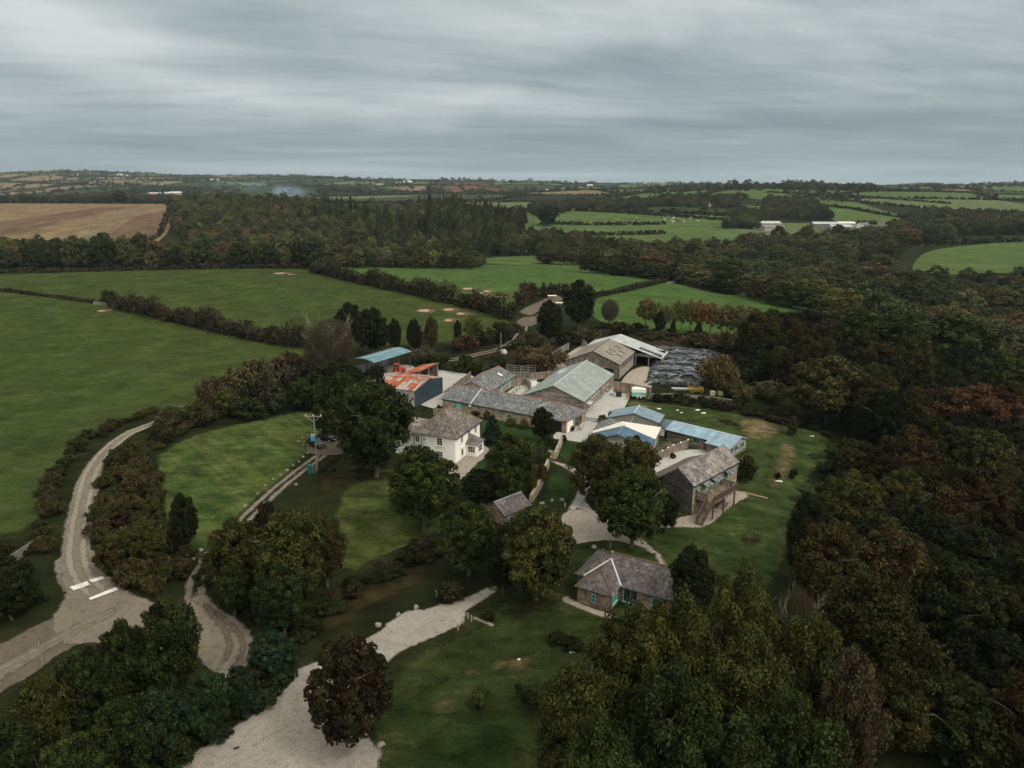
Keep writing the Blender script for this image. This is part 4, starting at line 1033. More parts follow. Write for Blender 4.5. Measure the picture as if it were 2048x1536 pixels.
# ------------------------------------------------------------------ trees standing about the farm
DG = (.036, .047, .015); MG = (.047, .060, .018); OL = (.068, .068, .021); BG = (.032, .050, .024); BR = (.070, .061, .023); CO = (.036, .029, .015)
RU = (.092, .045, .021); YG = (.080, .080, .025); GY = (.098, .082, .060); DK = (.025, .030, .012)
TREES = [
 # kind, cx, top, base, halfwidth, tint, label
 ('broad', 690, 745, 905, 58, DG, 'dark left half of the big twin tree beside the white farmhouse'),
 ('broad', 752, 752, 955, 82, DG, 'large spreading dark green tree shading the left wing of the white farmhouse'),
 ('bare', 664, 630, 775, 56, GY, 'tall grey twiggy nearly leafless tree left of the blue open barn'),
 ('broad', 672, 718, 800, 54, DK, 'very dark tree under the grey twiggy tree'),
 ('broad', 752, 730, 790, 30, DK, 'small dark tree in front of the blue open barn roof'),
 ('broad', 700, 605, 705, 34, DK, 'dark rounded tree directly behind the grey twiggy tree'),
 ('broad', 745, 615, 712, 38, DK, 'dark tall tree right behind the blue roofed open barn'),
 ('broad', 791, 636, 705, 14, DK, 'slim dark tree at the far end of the blue roofed barn'),
 ('broad', 829, 638, 705, 17, DK, 'narrow tree with ragged top on the bank beyond the rusty shed'),
 ('broad', 864, 632, 700, 17, OL, 'light olive young tree on the bank beyond the farmyard'),
 ('broad', 916, 640, 695, 10, DK, 'slim very dark upright tree below the brown feeding ring'),
 ('sparse', 948, 626, 692, 22, OL, 'airy pale green tree on the bank left of the farm track'),
 ('broad', 1098, 600, 690, 27, DK, 'dark tree with two pale bare stems beside the farm track'),
 ('broad', 1158, 558, 660, 36, DK, 'big dark conifer-like tree standing alone between the bright pastures'),
 ('conifer', 985, 826, 885, 25, (0.032, 0.053, 0.035), 'blue green fir on the lawn between farmhouse and long slate barn'),
 ('broad', 1084, 814, 885, 24, DK, 'small dark round-headed tree in front of the long slate barn'),
 ('broad', 1021, 862, 1000, 58, MG, 'leafy mid green tree in the garden right of the farmhouse porch'),
 ('broad', 848, 890, 1060, 76, MG, 'rounded green tree standing below the white farmhouse'),
 ('dense', 962, 932, 1010, 40, DK, 'dark shrubby tree between the two garden trees below the porch'),
 ('broad', 938, 1000, 1152, 66, MG, 'bright green tree left of the little slate outbuilding'),
 ('broad', 1072, 1008, 1200, 94, OL, 'wide yellow green tree in front of the little slate outbuilding'),
 ('broad', 1005, 1050, 1190, 40, DK, 'dark tree squeezed between the two trees by the gravel parking'),
 ('broad', 1192, 868, 1010, 54, BR, 'brownish left half of the big tree over the gravel yard'),
 ('broad', 1262, 872, 1015, 62, BR, 'broad bronze green tree hiding the blue and white roof'),
 ('broad', 1262, 935, 1096, 76, MG, 'large green tree with a bare trunk at the bend of the curving yard path'),
 ('broad', 1332, 985, 1062, 30, DK, 'dark tree pressed against the slate-hung end of the stone barn'),
 ('dense', 705, 1262, 1490, 100, CO, 'round dark bronze beech on the pale gravel parking'),
 ('broad', 548, 1262, 1352, 56, (0.029, 0.050, 0.028), 'blue green bushy tree between turning circle and gravel parking'),
 ('broad', 480, 1032, 1200, 62, OL, 'olive tree overhanging the driveway below the paddock'),
 ('broad', 545, 1000, 1150, 34, (0.040, 0.030, 0.021), 'dark purple brown tree at the drive edge below the utility pole'),
 ('broad', 592, 1015, 1220, 84, OL, 'broad olive brown tree filling the middle of the drive plantation'),
 ('broad', 655, 1025, 1175, 44, BR, 'bronze tree on the lower lawn side of the drive plantation'),
 ('broad', 570, 1120, 1270, 62, DG, 'dark green tree at the foot of the drive plantation'),
 ('broad', 470, 1130, 1230, 44, DG, 'low dark tree right beside the twin wheel tracks'),
 ('broad', 376, 985, 1105, 27, DK, 'dark drooping cedar-like tree on the paddock corner'),
 ('broad', 300, 1038, 1130, 44, OL, 'olive bushy tree in the scrub between lane and paddock'),
 ('broad', 228, 1072, 1150, 34, BR, 'brown green bush tree beside the lane above the white road marks'),
 ('broad', 350, 1192, 1400, 68, DG, 'tall dark ragged tree left of the turning circle'),
 ('broad', 268, 1236, 1430, 54, DG, 'dark tree third along the belt below the lane junction'),
 ('broad', 190, 1290, 1480, 62, DG, 'dark tree in the belt beside the thin roadside post'),
 ('broad', 108, 1345, 1540, 62, OL, 'olive tree near the lower left corner of the belt'),
 ('broad', 30, 1430, 1640, 78, DG, 'large dark tree in the bottom left corner with yellow leaf sprays'),
 ('broad', 258, 1395, 1580, 74, DG, 'dark green tree at the bottom behind the gravel edge'),
 ('broad', 330, 1370, 1530, 60, (0.029, 0.046, 0.024), 'bluish tree at the bottom edge left of the pale gravel'),
 ('broad', 420, 1345, 1470, 54, (0.032, 0.055, 0.022), 'bright leaved bushy tree between belt and gravel parking'),
 ('broad', 488, 1330, 1430, 36, (0.029, 0.046, 0.024), 'small bluish tree just below the turning circle'),
 ('broad', 175, 1465, 1680, 80, MG, 'green tree at the very bottom of the left belt'),
 ('broad', 25, 1130, 1240, 52, DK, 'dark tree on the left edge below the wooden field gate'),
 ('broad', -40, 1090, 1220, 70, DK, 'dark tree half out of frame on the left edge'),
 ('broad', 1378, 1092, 1240, 54, DK, 'dark ragged tree at the right end of the slate cottage'),
 ('feather', 1246, 1216, 1520, 92, OL, 'feathery olive tree directly below the slate cottage'),
 ('feather', 1150, 1330, 1640, 92, OL, 'feathery tree at the left side of the big foreground clump'),
 ('feather', 1345, 1190, 1500, 84, OL, 'feathery tree in the middle of the big foreground clump'),
 ('feather', 1462, 1138, 1450, 74, YG, 'tall pale green feathery tree at the top of the foreground clump'),
 ('feather', 1330, 1330, 1680, 110, DG, 'dark feathery tree at the bottom centre of the foreground clump'),
 ('feather', 1480, 1270, 1600, 96, OL, 'wide feathery tree right of centre in the foreground clump'),
 ('bare', 1572, 1165, 1430, 46, (0.104, 0.087, 0.052), 'half bare pale twiggy tree at the top right of the foreground clump'),
 ('feather', 1590, 1230, 1560, 86, OL, 'olive feathery tree under the half bare twiggy tree'),
 ('feather', 1665, 1300, 1640, 66, (0.088, 0.068, 0.042), 'brown feathery tree on the dark right flank of the foreground clump'),
 ('feather', 1560, 1400, 1760, 110, DG, 'dark feathery tree at the bottom right of the foreground clump'),
 ('feather', 1190, 1440, 1780, 90, MG, 'green feathery tree cut by the bottom edge below the cottage'),
 ('feather', 1420, 1440, 1800, 120, DG, 'darkest feathery tree cut by the bottom edge in the foreground clump'),
 ('broad', 1600, 985, 1180, 44, DK, 'dark tree on the lawn edge right of the stone barn'),
 ('broad', 1650, 1040, 1240, 78, (0.068, 0.057, 0.021), 'large bronze green tree at the lower edge of the event lawn'),
 ('broad', 1760, 1050, 1280, 86, (0.068, 0.052, 0.021), 'big bronze tree inside the right hand wood'),
 ('broad', 1690, 940, 1080, 66, OL, 'olive green tree standing forward from the right hand wood'),
 ('broad', 1790, 935, 1090, 64, OL, 'rounded olive tree behind the one standing forward of the right wood'),
 ('broad', 1650, 710, 850, 82, (0.070, 0.064, 0.024), 'large olive bronze tree at the far corner of the event lawn'),
 ('broad', 1738, 760, 880, 62, (0.060, 0.046, 0.020), 'brown green tree beside the one at the far lawn corner'),
 ('broad', 1940, 768, 900, 104, (0.084, 0.040, 0.021), 'broad russet brown tree glowing in the right hand wood'),
 ('broad', 1950, 855, 1010, 72, (0.062, 0.065, 0.021), 'yellow green tree below the broad russet tree'),
 ('broad', 1790, 620, 745, 62, MG, 'big green oak at the end of the bright pasture'),
 ('broad', 1705, 615, 740, 52, MG, 'big green tree at the pasture corner next to the oak'),
 ('broad', 1890, 628, 760, 92, MG, 'massive spreading green tree right of the oak'),
 ('broad', 1990, 700, 830, 70, MG, 'green tree near the right edge above the broad russet tree'),
 ('broad', 1580, 622, 710, 46, DG, 'dark green tree at the right end of the thin tree row'),
 ('broad', 1640, 640, 740, 36, (0.048, 0.034, 0.020), 'dark brown tree between the green trees at the pasture corner'),
 ('sparse', 1512, 612, 705, 30, (.080, .070, .030), 'leaning thin tree at the right end of the autumn row'),
 ('sparse', 1465, 606, 680, 24, (.082, .072, .032), 'thin tree fourth from the right end of the autumn row'),
 ('sparse', 1440, 610, 675, 16, (.08, .075, .032), 'slim thin tree beside the widest pair of the autumn row'),
 ('sparse', 1420, 600, 674, 18, (0.112, 0.065, 0.027), 'tall thin tree right of the orange topped one'),
 ('sparse', 1398, 597, 670, 19, (0.136, 0.065, 0.025), 'orange topped tree in the middle of the autumn row'),
 ('sparse', 1363, 601, 666, 10, (.08, .075, .032), 'very slim tree standing alone in the autumn row'),
 ('sparse', 1330, 606, 668, 12, (.085, .075, .032), 'short thin tree above dark bushes in the autumn row'),
 ('sparse', 1291, 592, 660, 20, (0.088, 0.068, 0.028), 'first full thin tree at the left end of the autumn row'),
 ('sparse', 1310, 600, 664, 12, (.085, .082, .036), 'slim olive tree second from the left of the autumn row'),
 ('sparse', 1349, 598, 666, 13, (.080, .078, .034), 'slim olive tree above the tiny dark fir of the autumn row'),
 ('sparse', 1380, 596, 668, 15, (.095, .085, .036), 'upright olive tree left of the orange topped one'),
 ('sparse', 1452, 602, 676, 15, (.085, .080, .035), 'upright olive tree between the wide pair of the autumn row'),
 ('sparse', 1485, 606, 690, 20, (.080, .078, .034), 'tall olive tree near the right end of the autumn row'),
 ('broad', 1540, 618, 705, 30, DG, 'dark green tree overlapping the right end of the autumn row'),
 ('bare', 1219, 596, 650, 20, GY, 'bare grey tree behind the old barn'),
 ('conifer', 1396, 640, 676, 13, DK, 'small dark fir below the orange topped tree'),
 ('conifer', 1345, 636, 672, 9, DK, 'tiny dark fir in the autumn row'),
 ('broad', 1320, 622, 668, 14, DK, 'small dark bushy tree left of the tiny fir'),
 ('mid', 242, 380, 408, 18, (0.040, 0.027, 0.015), 'lone dark oak on the skyline of the stubble field'),
 ('mid', 1097, 408, 452, 24, DK, 'large round tree alone beside the sloping valley meadow'),
 ('mid', 1096, 500, 528, 30, (0.050, 0.042, 0.021), 'bronze dome shaped tree on the small valley meadow'),
]
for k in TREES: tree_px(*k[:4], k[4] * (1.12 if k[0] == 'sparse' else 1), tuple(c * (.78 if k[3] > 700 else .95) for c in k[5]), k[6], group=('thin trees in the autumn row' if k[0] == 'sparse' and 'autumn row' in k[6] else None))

# bushes: kind, cx, top, base, halfwidth, tint, label
BUSHES = [
 ('twigbush', 428, 752, 812, 34, (0.068, 0.053, 0.032), 'round brown twiggy sallow at the left end of the paddock hedge'),
 ('twigbush', 510, 716, 790, 50, (0.068, 0.057, 0.032), 'large brown green sallow dome above the paddock'),
 ('twigbush', 585, 702, 770, 46, (0.068, 0.047, 0.032), 'wide reddish brown sallow left of the twiggy tree'),
 ('bush', 460, 772, 830, 34, OL, 'olive bush in front of the round brown sallow'),
 ('bush', 548, 752, 822, 34, (0.060, 0.061, 0.042), 'greyish ivy covered bush above the paddock'),
 ('bush', 600, 752, 815, 34, DG, 'dark bush beside the greyish ivy covered one'),
 ('bush', 500, 790, 838, 40, DG, 'low dark bush at the top edge of the paddock'),
 ('twigbush', 350, 812, 848, 42, (0.060, 0.046, 0.028), 'low brown scrub where the lane disappears'),
 ('bush', 630, 760, 822, 34, DG, 'dark bush at the foot of the grey twiggy tree'),
 ('twigbush', 400, 800, 850, 36, (0.048, 0.046, 0.021), 'brown green scrub beside the lane end'),
 ('twigbush', 1435, 708, 775, 42, (0.096, 0.068, 0.032), 'golden brown willow bush at the side of the silage clamp'),
 ('twigbush', 1452, 735, 790, 34, (0.084, 0.061, 0.029), 'tawny bush in front of the golden willow bush'),
 ('bush', 1492, 708, 765, 34, DK, 'dark evergreen bush right of the golden willow bush'),
 ('twigbush', 1450, 660, 705, 30, (0.068, 0.046, 0.028), 'brown bush below the thin tree row'),
 ('twigbush', 1405, 668, 695, 40, (0.060, 0.044, 0.025), 'low brown bracken mound behind the silage clamp'),
 ('twigbush', 1090, 688, 740, 40, (0.100, 0.072, 0.038), 'straw coloured bush beside the wooden cattle rails'),
 ('twigbush', 1052, 690, 735, 34, (0.084, 0.061, 0.035), 'tawny bush behind the parked white boat'),
 ('twigbush', 1060, 660, 700, 30, (0.056, 0.046, 0.025), 'dull brown bush inside the bend of the farm track'),
 ('bush', 995, 706, 742, 22, (0.040, 0.053, 0.032), 'blue grey bush behind the small slate barn'),
 ('bush', 930, 706, 745, 24, DG, 'dark bush on the yard bank under the farm track'),
 ('bush', 955, 712, 748, 20, OL, 'olive bush on the yard bank nearest the small slate barn'),
 ('bush', 880, 704, 738, 22, DG, 'dark bush behind the rust red lean-to'),
 ('twigbush', 848, 690, 725, 28, (0.072, 0.065, 0.038), 'pale grey green bush beyond the rust red lean-to'),
 ('bush', 1000, 640, 685, 26, (0.044, 0.042, 0.021), 'dark brown green bush at the inner side of the track bend'),
 ('bush', 970, 652, 690, 24, DG, 'dark bush left of the farm track bend'),
 ('twigbush', 850, 660, 700, 30, (0.048, 0.038, 0.021), 'brown bank scrub under the young trees'),
 ('twigbush', 930, 668, 700, 34, (0.060, 0.034, 0.021), 'reddish bracken on the bank left of the track'),
 ('bush', 1183, 905, 935, 20, (0.042, 0.038, 0.014), 'small clipped bush hidden at the yard tree'),
 ('bush', 1495, 908, 952, 22, (0.052, 0.046, 0.021), 'wild flower bush at the corner of the timber lodge'),
 ('bush', 1490, 930, 965, 18, DK, 'dark shrub between timber lodge and stone barn'),
 ('bush', 1062, 1362, 1405, 32, (0.046, 0.052, 0.020), 'domed shrub in the round bed on the front lawn'),
 ('bush', 1098, 1360, 1392, 16, (0.068, 0.068, 0.035), 'pale topped shrub joined to the domed lawn shrub'),
 ('bush', 958, 1380, 1410, 22, (0.068, 0.072, 0.025), 'spiky yellow green planting in the small lawn bed'),
 ('bush', 1115, 1262, 1285, 22, DK, 'dark low shrub on the lawn near the cottage'),
 ('bush', 1145, 1270, 1300, 22, DK, 'second dark low shrub beside the one near the cottage'),
 ('bush', 905, 1160, 1200, 34, (0.040, 0.034, 0.017), 'dark bush on the verge above the gravel parking'),
 ('bush', 978, 1210, 1240, 18, DG, 'green shrub at the mouth of the gravel parking'),
 ('bush', 962, 935, 962, 10, MG, 'small garden shrub at the porch path'),
 ('bush', 1128, 868, 885, 7, OL, 'round clipped shrub at the corner of the long slate barn'),
 ('bush', 1145, 850, 864, 5, MG, 'little clipped ball shrub beside the concrete steps'),
 ('bush', 1205, 828, 846, 12, (0.080, 0.076, 0.021), 'yellow green planter bush above the concrete steps'),
 ('bush', 1222, 820, 838, 8, DG, 'dark green planter bush beside the grey rendered building'),
 ('bush', 1345, 905, 917, 7, DK, 'low shrub in the lodge courtyard by the board fence'),
 ('twigbush', 1085, 888, 925, 20, (0.048, 0.061, 0.025), 'leafy garden border shrub behind the stone wall'),
 ('twigbush', 1082, 925, 970, 18, (0.080, 0.053, 0.025), 'flowering border shrub left of the stone wall'),
 ('bush', 1095, 868, 892, 17, DG, 'dark green shrub beneath the small round-headed tree'),
 ('bush', 1063, 945, 985, 14, (0.096, 0.084, 0.021), 'yellow flowering climber by the garden tree'),
 ('bush', 878, 808, 825, 6, DG, 'small upright shrub at the end of the long slate barn'),
 ('twigbush', 952, 820, 832, 9, (0.060, 0.030, 0.021), 'dark red cordyline against the long slate barn'),
 ('twigbush', 975, 822, 838, 9, (0.068, 0.065, 0.028), 'pale spiky cordyline against the long slate barn'),
 ('twigbush', 1022, 835, 853, 10, (0.088, 0.084, 0.042), 'spiky cordyline midway along the long slate barn'),
 ('twigbush', 1048, 838, 858, 10, (0.084, 0.076, 0.038), 'spiky cordyline nearest the small round-headed tree'),
 ('bush', 1585, 935, 958, 10, DK, 'small dark bush on the rough edge of the event lawn'),
 ('bush', 1555, 942, 960, 6, DK, 'tiny dark bush beside the plank on the event lawn'),
 ('bush', 1583, 830, 870, 16, (0.068, 0.053, 0.025), 'brown bush at the far corner of the event lawn'),
 ('bush', 1690, 870, 925, 34, DG, 'dark thicket bush at the right edge of the event lawn'),
 ('bush', 1668, 905, 965, 30, DK, 'very dark thicket bush at the lawn edge'),
 ('bush', 1720, 930, 985, 36, (0.040, 0.038, 0.015), 'brown thicket bush under the right hand wood'),
 ('twigbush', 1545, 760, 800, 40, (0.060, 0.053, 0.025), 'brown green scrub behind the far lawn hedge'),
 ('twigbush', 1480, 765, 800, 34, (0.068, 0.057, 0.028), 'rough tawny scrub beyond the yellow machinery'),
 ('bush', 1570, 690, 740, 34, DK, 'dark evergreen mass beyond the far lawn'),
 ('bush', 1530, 715, 760, 26, (0.036, 0.053, 0.021), 'green thicket right of the silage clamp'),
 ('bush', 1240, 640, 668, 26, (0.048, 0.038, 0.021), 'brown thicket behind the old barn ridge'),
 ('bush', 1130, 655, 690, 26, DG, 'dark thicket between the two dark trees'),
 ('twigbush', 1180, 655, 690, 34, (0.056, 0.046, 0.025), 'rough brush on the bank behind the old barn'),
 ('bush', 1272, 642, 662, 14, DK, 'small dark thicket left of the first thin tree'),
]
for k in BUSHES: tree_px(*k[:5], k[5], k[6])

def cname(c):
    r, g, b = c
    if r > g * 1.35: return 'russet brown'
    if r > g * 1.08: return 'bronze'
    if r + g > .15: return 'pale green'
    if r + g > .10: return 'mid green'
    return 'dark green'
# scrub along banks: many bushes that nothing tells apart
def scrub(poly_px, n, kinds, R, tints, label, group, seed, H=(.9, 1.5)):
    rng = random.Random(seed); P = [G(*p) for p in poly_px]
    xs = [p.x for p in P]; ys = [p.y for p in P]; done = 0; pts = []
    for _ in range(6000):
        if done >= n: break
        x = rng.uniform(min(xs), max(xs)); y = rng.uniform(min(ys), max(ys)); r = rng.uniform(*R)
        if not inside(np.array([x]), np.array([y]), P)[0]: continue
        if any((x - a) ** 2 + (y - b) ** 2 < (.72 * (r + c)) ** 2 for a, b, c in pts): continue
        pts.append((x, y, r)); done += 1
        t = rng.choice(tints); f = rng.uniform(.85, 1.15); kd = rng.choice(kinds)
        pos = (y - min(ys)) / (max(ys) - min(ys)); pw = ' (far end)' if pos > .75 else ' (upper half)' if pos > .5 else ' (lower half)' if pos > .25 else ' (near end)'
        sw_ = ('big ' if r > R[0] + (R[1] - R[0]) * .66 else 'small ' if r < R[0] + (R[1] - R[0]) * .33 else '') + ('twiggy ' if kd == 'twigbush' else 'leafy ' if len(set(kinds)) > 1 else '') + (cname(t) + ' ' if len(tints) > 1 else '')
        lb_ = sw_ + label.replace('brown green ', '').replace('dark ', '').replace('brown ', '') + pw
        plant(kd, x, y, hz1(x, y) - .1, r, r * rng.uniform(*H), tuple(c * f for c in t), lb_, sw_ + group + pw)
SC1 = [(0.046, 0.043, 0.015), (0.053, 0.040, 0.019), (0.038, 0.040, 0.013), (0.058, 0.047, 0.020)]
scrub([(340, 850), (270, 885), (215, 935), (198, 1000), (200, 1085), (225, 1150), (310, 1190), (390, 1160), (390, 1120), (320, 1060), (312, 960), (300, 915), (360, 870), (470, 835), (540, 815), (440, 815)], 74, ['bush', 'twigbush', 'twigbush'], (1.3, 2.9), SC1, 'brown green scrub bush between the lane and the paddock', 'scrub between lane and paddock', 5, (.95, 1.5))
scrub([(320, 830), (250, 850), (180, 885), (140, 925), (118, 975), (100, 1040), (95, 1110), (60, 1100), (85, 1010), (110, 940), (150, 890), (220, 852), (300, 825)], 34, ['bush', 'twigbush'], (1.2, 2.2), SC1, 'low bush on the bank outside the lane', 'bank bushes outside the lane', 6, (.8, 1.2))
scrub([(415, 1110), (470, 1130), (560, 1210), (620, 1250), (600, 1290), (520, 1240), (450, 1200), (410, 1160)], 22, ['bush'], (1.4, 2.4), [DG, DK, (0.040, 0.042, 0.017)], 'dark undergrowth bush beside the driveway', 'bushes under the drive plantation', 7, (.8, 1.3))
scrub([(600, 1290), (625, 1232), (700, 1175), (790, 1125), (870, 1080), (880, 1110), (800, 1150), (720, 1185), (650, 1240)], 34, ['bush', 'bush', 'twigbush'], (1.2, 2.1), [DG, DK, (0.050, 0.038, 0.020)], 'dark hedge bush below the lower lawn', 'hedge bushes below the lower lawn', 8, (.9, 1.3))
scrub([(900, 700), (1000, 655), (1045, 655), (1000, 690), (930, 700)], 14, ['twigbush'], (1.3, 2.4), [(0.060, 0.038, 0.022), (0.048, 0.044, 0.021)], 'bracken bush on the farm track bank', 'bracken on the track bank', 9, (.6, .9))
scrub([(1180, 655), (1300, 655), (1450, 680), (1500, 700), (1560, 760), (1500, 780), (1470, 700), (1400, 690), (1300, 680), (1240, 668)], 44, ['twigbush', 'bush'], (1.6, 3.0), [(0.064, 0.044, 0.024), (0.050, 0.046, 0.021), (0.040, 0.038, 0.018)], 'brown thicket bush behind the silage clamp', 'thicket behind the silage clamp', 10, (.5, .8))
scrub([(1295, 800), (1330, 792), (1420, 800), (1500, 815), (1600, 835), (1660, 860), (1655, 880), (1600, 858), (1500, 835), (1410, 818), (1320, 808)], 36, ['bush'], (1.3, 2.0), [DG, DK, (0.044, 0.053, 0.025), (0.048, 0.038, 0.021)], 'hedge bush beyond the event lawn', 'hedge bushes on the far side of the event lawn', 11, (1.0, 1.4))
scrub([(1590, 960), (1640, 900), (1700, 880), (1760, 960), (1720, 1050), (1600, 1060), (1580, 1010)], 24, ['bush', 'twigbush'], (1.2, 2.2), [(0.044, 0.057, 0.025), DG], 'rough bush on the overgrown edge of the event lawn', 'rough bushes at the lawn edge', 12, (.4, .7))
scrub([(560, 1370), (520, 1420), (440, 1480), (340, 1540), (260, 1600), (200, 1600), (300, 1480), (420, 1400), (500, 1360)], 26, ['bush'], (1.3, 2.1), [(0.032, 0.050, 0.024), DG, (0.040, 0.034, 0.017)], 'leafy bush along the lower gravel edge', 'bushes along the lower gravel edge', 13, (1.0, 1.5))
scrub([(700, 900), (640, 930), (650, 980), (760, 960), (820, 940), (780, 920)], 8, ['bush'], (.8, 1.3), [(0.056, 0.038, 0.021), DK], 'low shrub in the shade of the twin tree', 'low shrubs under the twin tree', 14, (.5, .8))
scrub([(930, 1000), (1000, 1000), (985, 1040), (900, 1100), (880, 1060)], 10, ['bush'], (1.0, 1.8), [DK, DG], 'dark shrub behind the little slate outbuilding', 'dark garden shrubs', 15, (.8, 1.2))
scrub([(-60, 1110), (40, 1090), (70, 1140), (60, 1210), (-60, 1260)], 12, ['bush'], (1.5, 2.4), [DK, (0.040, 0.038, 0.017)], 'dark bush in the corner below the wooden field gate', 'bushes below the field gate', 16, (.8, 1.2))

# hedges grown as one body each
def hedge(px, width, height, tint, label, per_m=70, leaf=.4, seed=1, world=None, name='hedge', tv=.25):
    rng = np.random.RandomState(seed)
    L = smooth_line([G(*p) for p in px] if world is None else world, .9)
    L = np.array([(p.x, p.y) for p in L])
    n = len(L); m = 3
    ph = rng.uniform(0, 6.3, 4); s = np.arange(n) * .9
    env = 1 + .22 * np.sin(s / 7 + ph[0]) + .16 * np.sin(s / 3.1 + ph[1]) + .12 * np.sin(s / 1.4 + ph[2])
    cen = np.repeat(L, m, 0); e = np.repeat(env, m)
    r = rng.uniform(.5, .8, n * m) * min(width, height) * .36
    cen = cen + rng.normal(size=cen.shape) * width * .2
    z = hgt(cen[:, 0], cen[:, 1]) + np.clip(rng.uniform(.12, .78, n * m) * height * e, .2, None)
    per = max(6, int(per_m * .9 / m))
    V, T = leaf_cloud(rng, np.column_stack([cen, z]), r * np.clip(e, .6, 1.4), per, leaf, 1.2, .3, 1.0, (.4, 1.2), tv)
    o = link(bpy.data.objects.new(name, np_mesh(name, V, quads(len(V) // 4), MATS['leaf'], T)))
    o.color = (*[c * .62 for c in tint], 1)
    return tag(o, label, 'hedge')
HB = (.055, .044, .025)
hedge([(-60, 576), (0, 581), (60, 590), (120, 598), (185, 607)], 1.6, 1.8, HB, 'thin low hedge running left from the far field gateway', 40, .45, 1)
hedge([(212, 610), (260, 622), (320, 637), (400, 655), (470, 672), (540, 686), (612, 696)], 6.5, 6.6, (.052, .042, .023), 'thick bushy hedge between the two olive pastures', 190, .5, 2)
hedge([(628, 545), (690, 560), (760, 575), (830, 590), (900, 606), (960, 622), (1020, 640)], 7, 7.5, (.05, .044, .021), 'tall dark hedge between olive pasture and far bright pasture', 150, .62, 3)
hedge([(1035, 612), (1060, 598), (1100, 590), (1140, 588)], 5, 6.5, (.054, .043, .024), 'short tall hedge above the stony gateway', 130, .6, 4)
hedge([(1190, 596), (1230, 588), (1290, 575), (1350, 563)], 2.4, 2.6, HB, 'low hedge between the two bright pastures', 60, .5, 5)
hedge([(1100, 530), (1170, 533), (1250, 539), (1350, 557), (1420, 565), (1520, 583), (1600, 604), (1672, 628)], 2.0, 1.7, HB, 'low bank hedge along the far edge of the bright pastures', 26, .6, 6)
hedge([(-150, 551), (0, 547), (150, 544), (300, 541), (450, 538), (600, 537)], 2.5, 3.0, HB, 'dark hedge along the far edge of the upper olive pasture', 26, .8, 7)
hedge([(1030, 655), (1045, 672), (1035, 690), (1000, 705)], 2.0, 2.2, DG, 'low hedge inside the bend of the farm track', 50, .4, 8)

# ------------------------------------------------------------------ woods beyond the pastures
UV2 = lambda u, y: (u * y, y)
def woods_points(poly_uy, spacing, seed, jit=.42):
    rng = np.random.RandomState(seed)
    P = [UV2(*p) for p in poly_uy]
    xs = [p[0] for p in P]; ys = [p[1] for p in P]
    gx, gy = np.meshgrid(np.arange(min(xs), max(xs), spacing), np.arange(min(ys), max(ys), spacing * .9))
    gx = gx + (np.arange(gx.shape[0])[:, None] % 2) * spacing * .5
    gx = gx.ravel() + rng.uniform(-jit, jit, gx.size) * spacing; gy = gy.ravel() + rng.uniform(-jit, jit, gy.size) * spacing
    k = inside(gx, gy, P)
    return np.column_stack([gx[k], gy[k]])
WT = [((.048, .053, .023), 6), ((.070, .064, .028), 5), ((.078, .058, .032), 2.0), ((.042, .053, .026), 6), ((.088, .088, .034), 2.2), ((.092, .056, .034), .8), ((.078, .074, .042), 2.4), ((.036, .042, .018), 3)]
WR = random.Random(3)
def wood_tree(p, kind='mid', R=(3.8, 6.2), H=(9, 14), pal=WT):
    r = WR.uniform(*R); h = WR.uniform(*H) * (.75 + .5 * (r - R[0]) / (R[1] - R[0]))
    t = WR.choices([a for a, b in pal], [b for a, b in pal])[0]; f = WR.uniform(.68, 1.55)
    return (float(p[0]), float(p[1]), r, h, kind, tuple(c * f for c in t))
woods = []     # (x, y, R, H, kind, tint, zone)
def addw(pts, zone, **kw):
    for p in pts:
        w = wood_tree(p, **kw)
        if zone == 'hillwood': w = w[:5] + (tuple(c * 1.25 for c in w[5]),)
        if kw.get('kind') == 'con': w = w[:3] + (w[3] * (.85 + .28 * math.sin(p[0] / 34 + 1) * math.cos(p[1] / 47)),) + w[4:]
        woods.append(w + (zone,))
addw(woods_points([(-.78, 436), (-.5, 440), (-.27, 446), (-.25, 470), (-.3, 500), (-.5, 500), (-.78, 495)], 9.5, 1), 'belt', H=(12, 19), R=(4.5, 7.5))
addw(woods_points([(-.27, 446), (-.05, 447), (-.03, 500), (-.10, 560), (-.2, 600), (-.30, 640), (-.36, 600), (-.34, 520)], 9.5, 2), 'hillwood', H=(9, 13))
addw(woods_points([(-.452, 1060), (-.455, 850), (-.40, 700), (-.36, 600), (-.26, 620), (-.2, 760), (-.2, 900), (-.25, 1060), (-.36, 1120)], 12, 3), 'hillwood', H=(12, 20), R=(5, 8))
addw(woods_points([(-.30, 760), (-.2, 700), (-.2, 900), (-.26, 1020)], 12, 33), 'conifers', kind='con', H=(16, 24), R=(2.8, 4.2), pal=[((.045, .052, .024), 1)])
addw(woods_points([(-.26, 620), (-.10, 560), (-.03, 600), (.0, 740), (-.0, 900), (-.06, 980), (-.12, 900), (-.2, 880), (-.2, 760)], 8.5, 4), 'conifers', kind='con', H=(9, 25), R=(3.0, 5.2), pal=[((.040, .048, .022), 4), ((.058, .060, .028), 3), ((.068, .054, .028), 1.5)])
addw(woods_points([(-.08, 800), (.012, 800), (.02, 980), (-.02, 1060), (-.12, 1080), (-.16, 960)], 9, 5), 'conifers', kind='con', H=(10, 25), R=(3.2, 5.2), pal=[((.038, .045, .021), 4), ((.062, .052, .028), 3)])
addw(woods_points([(-.03, 600), (.03, 640), (.07, 560), (.12, 560), (.135, 650), (.12, 760), (.05, 800), (.0, 760)], 10, 6), 'valleywood', H=(10, 16))
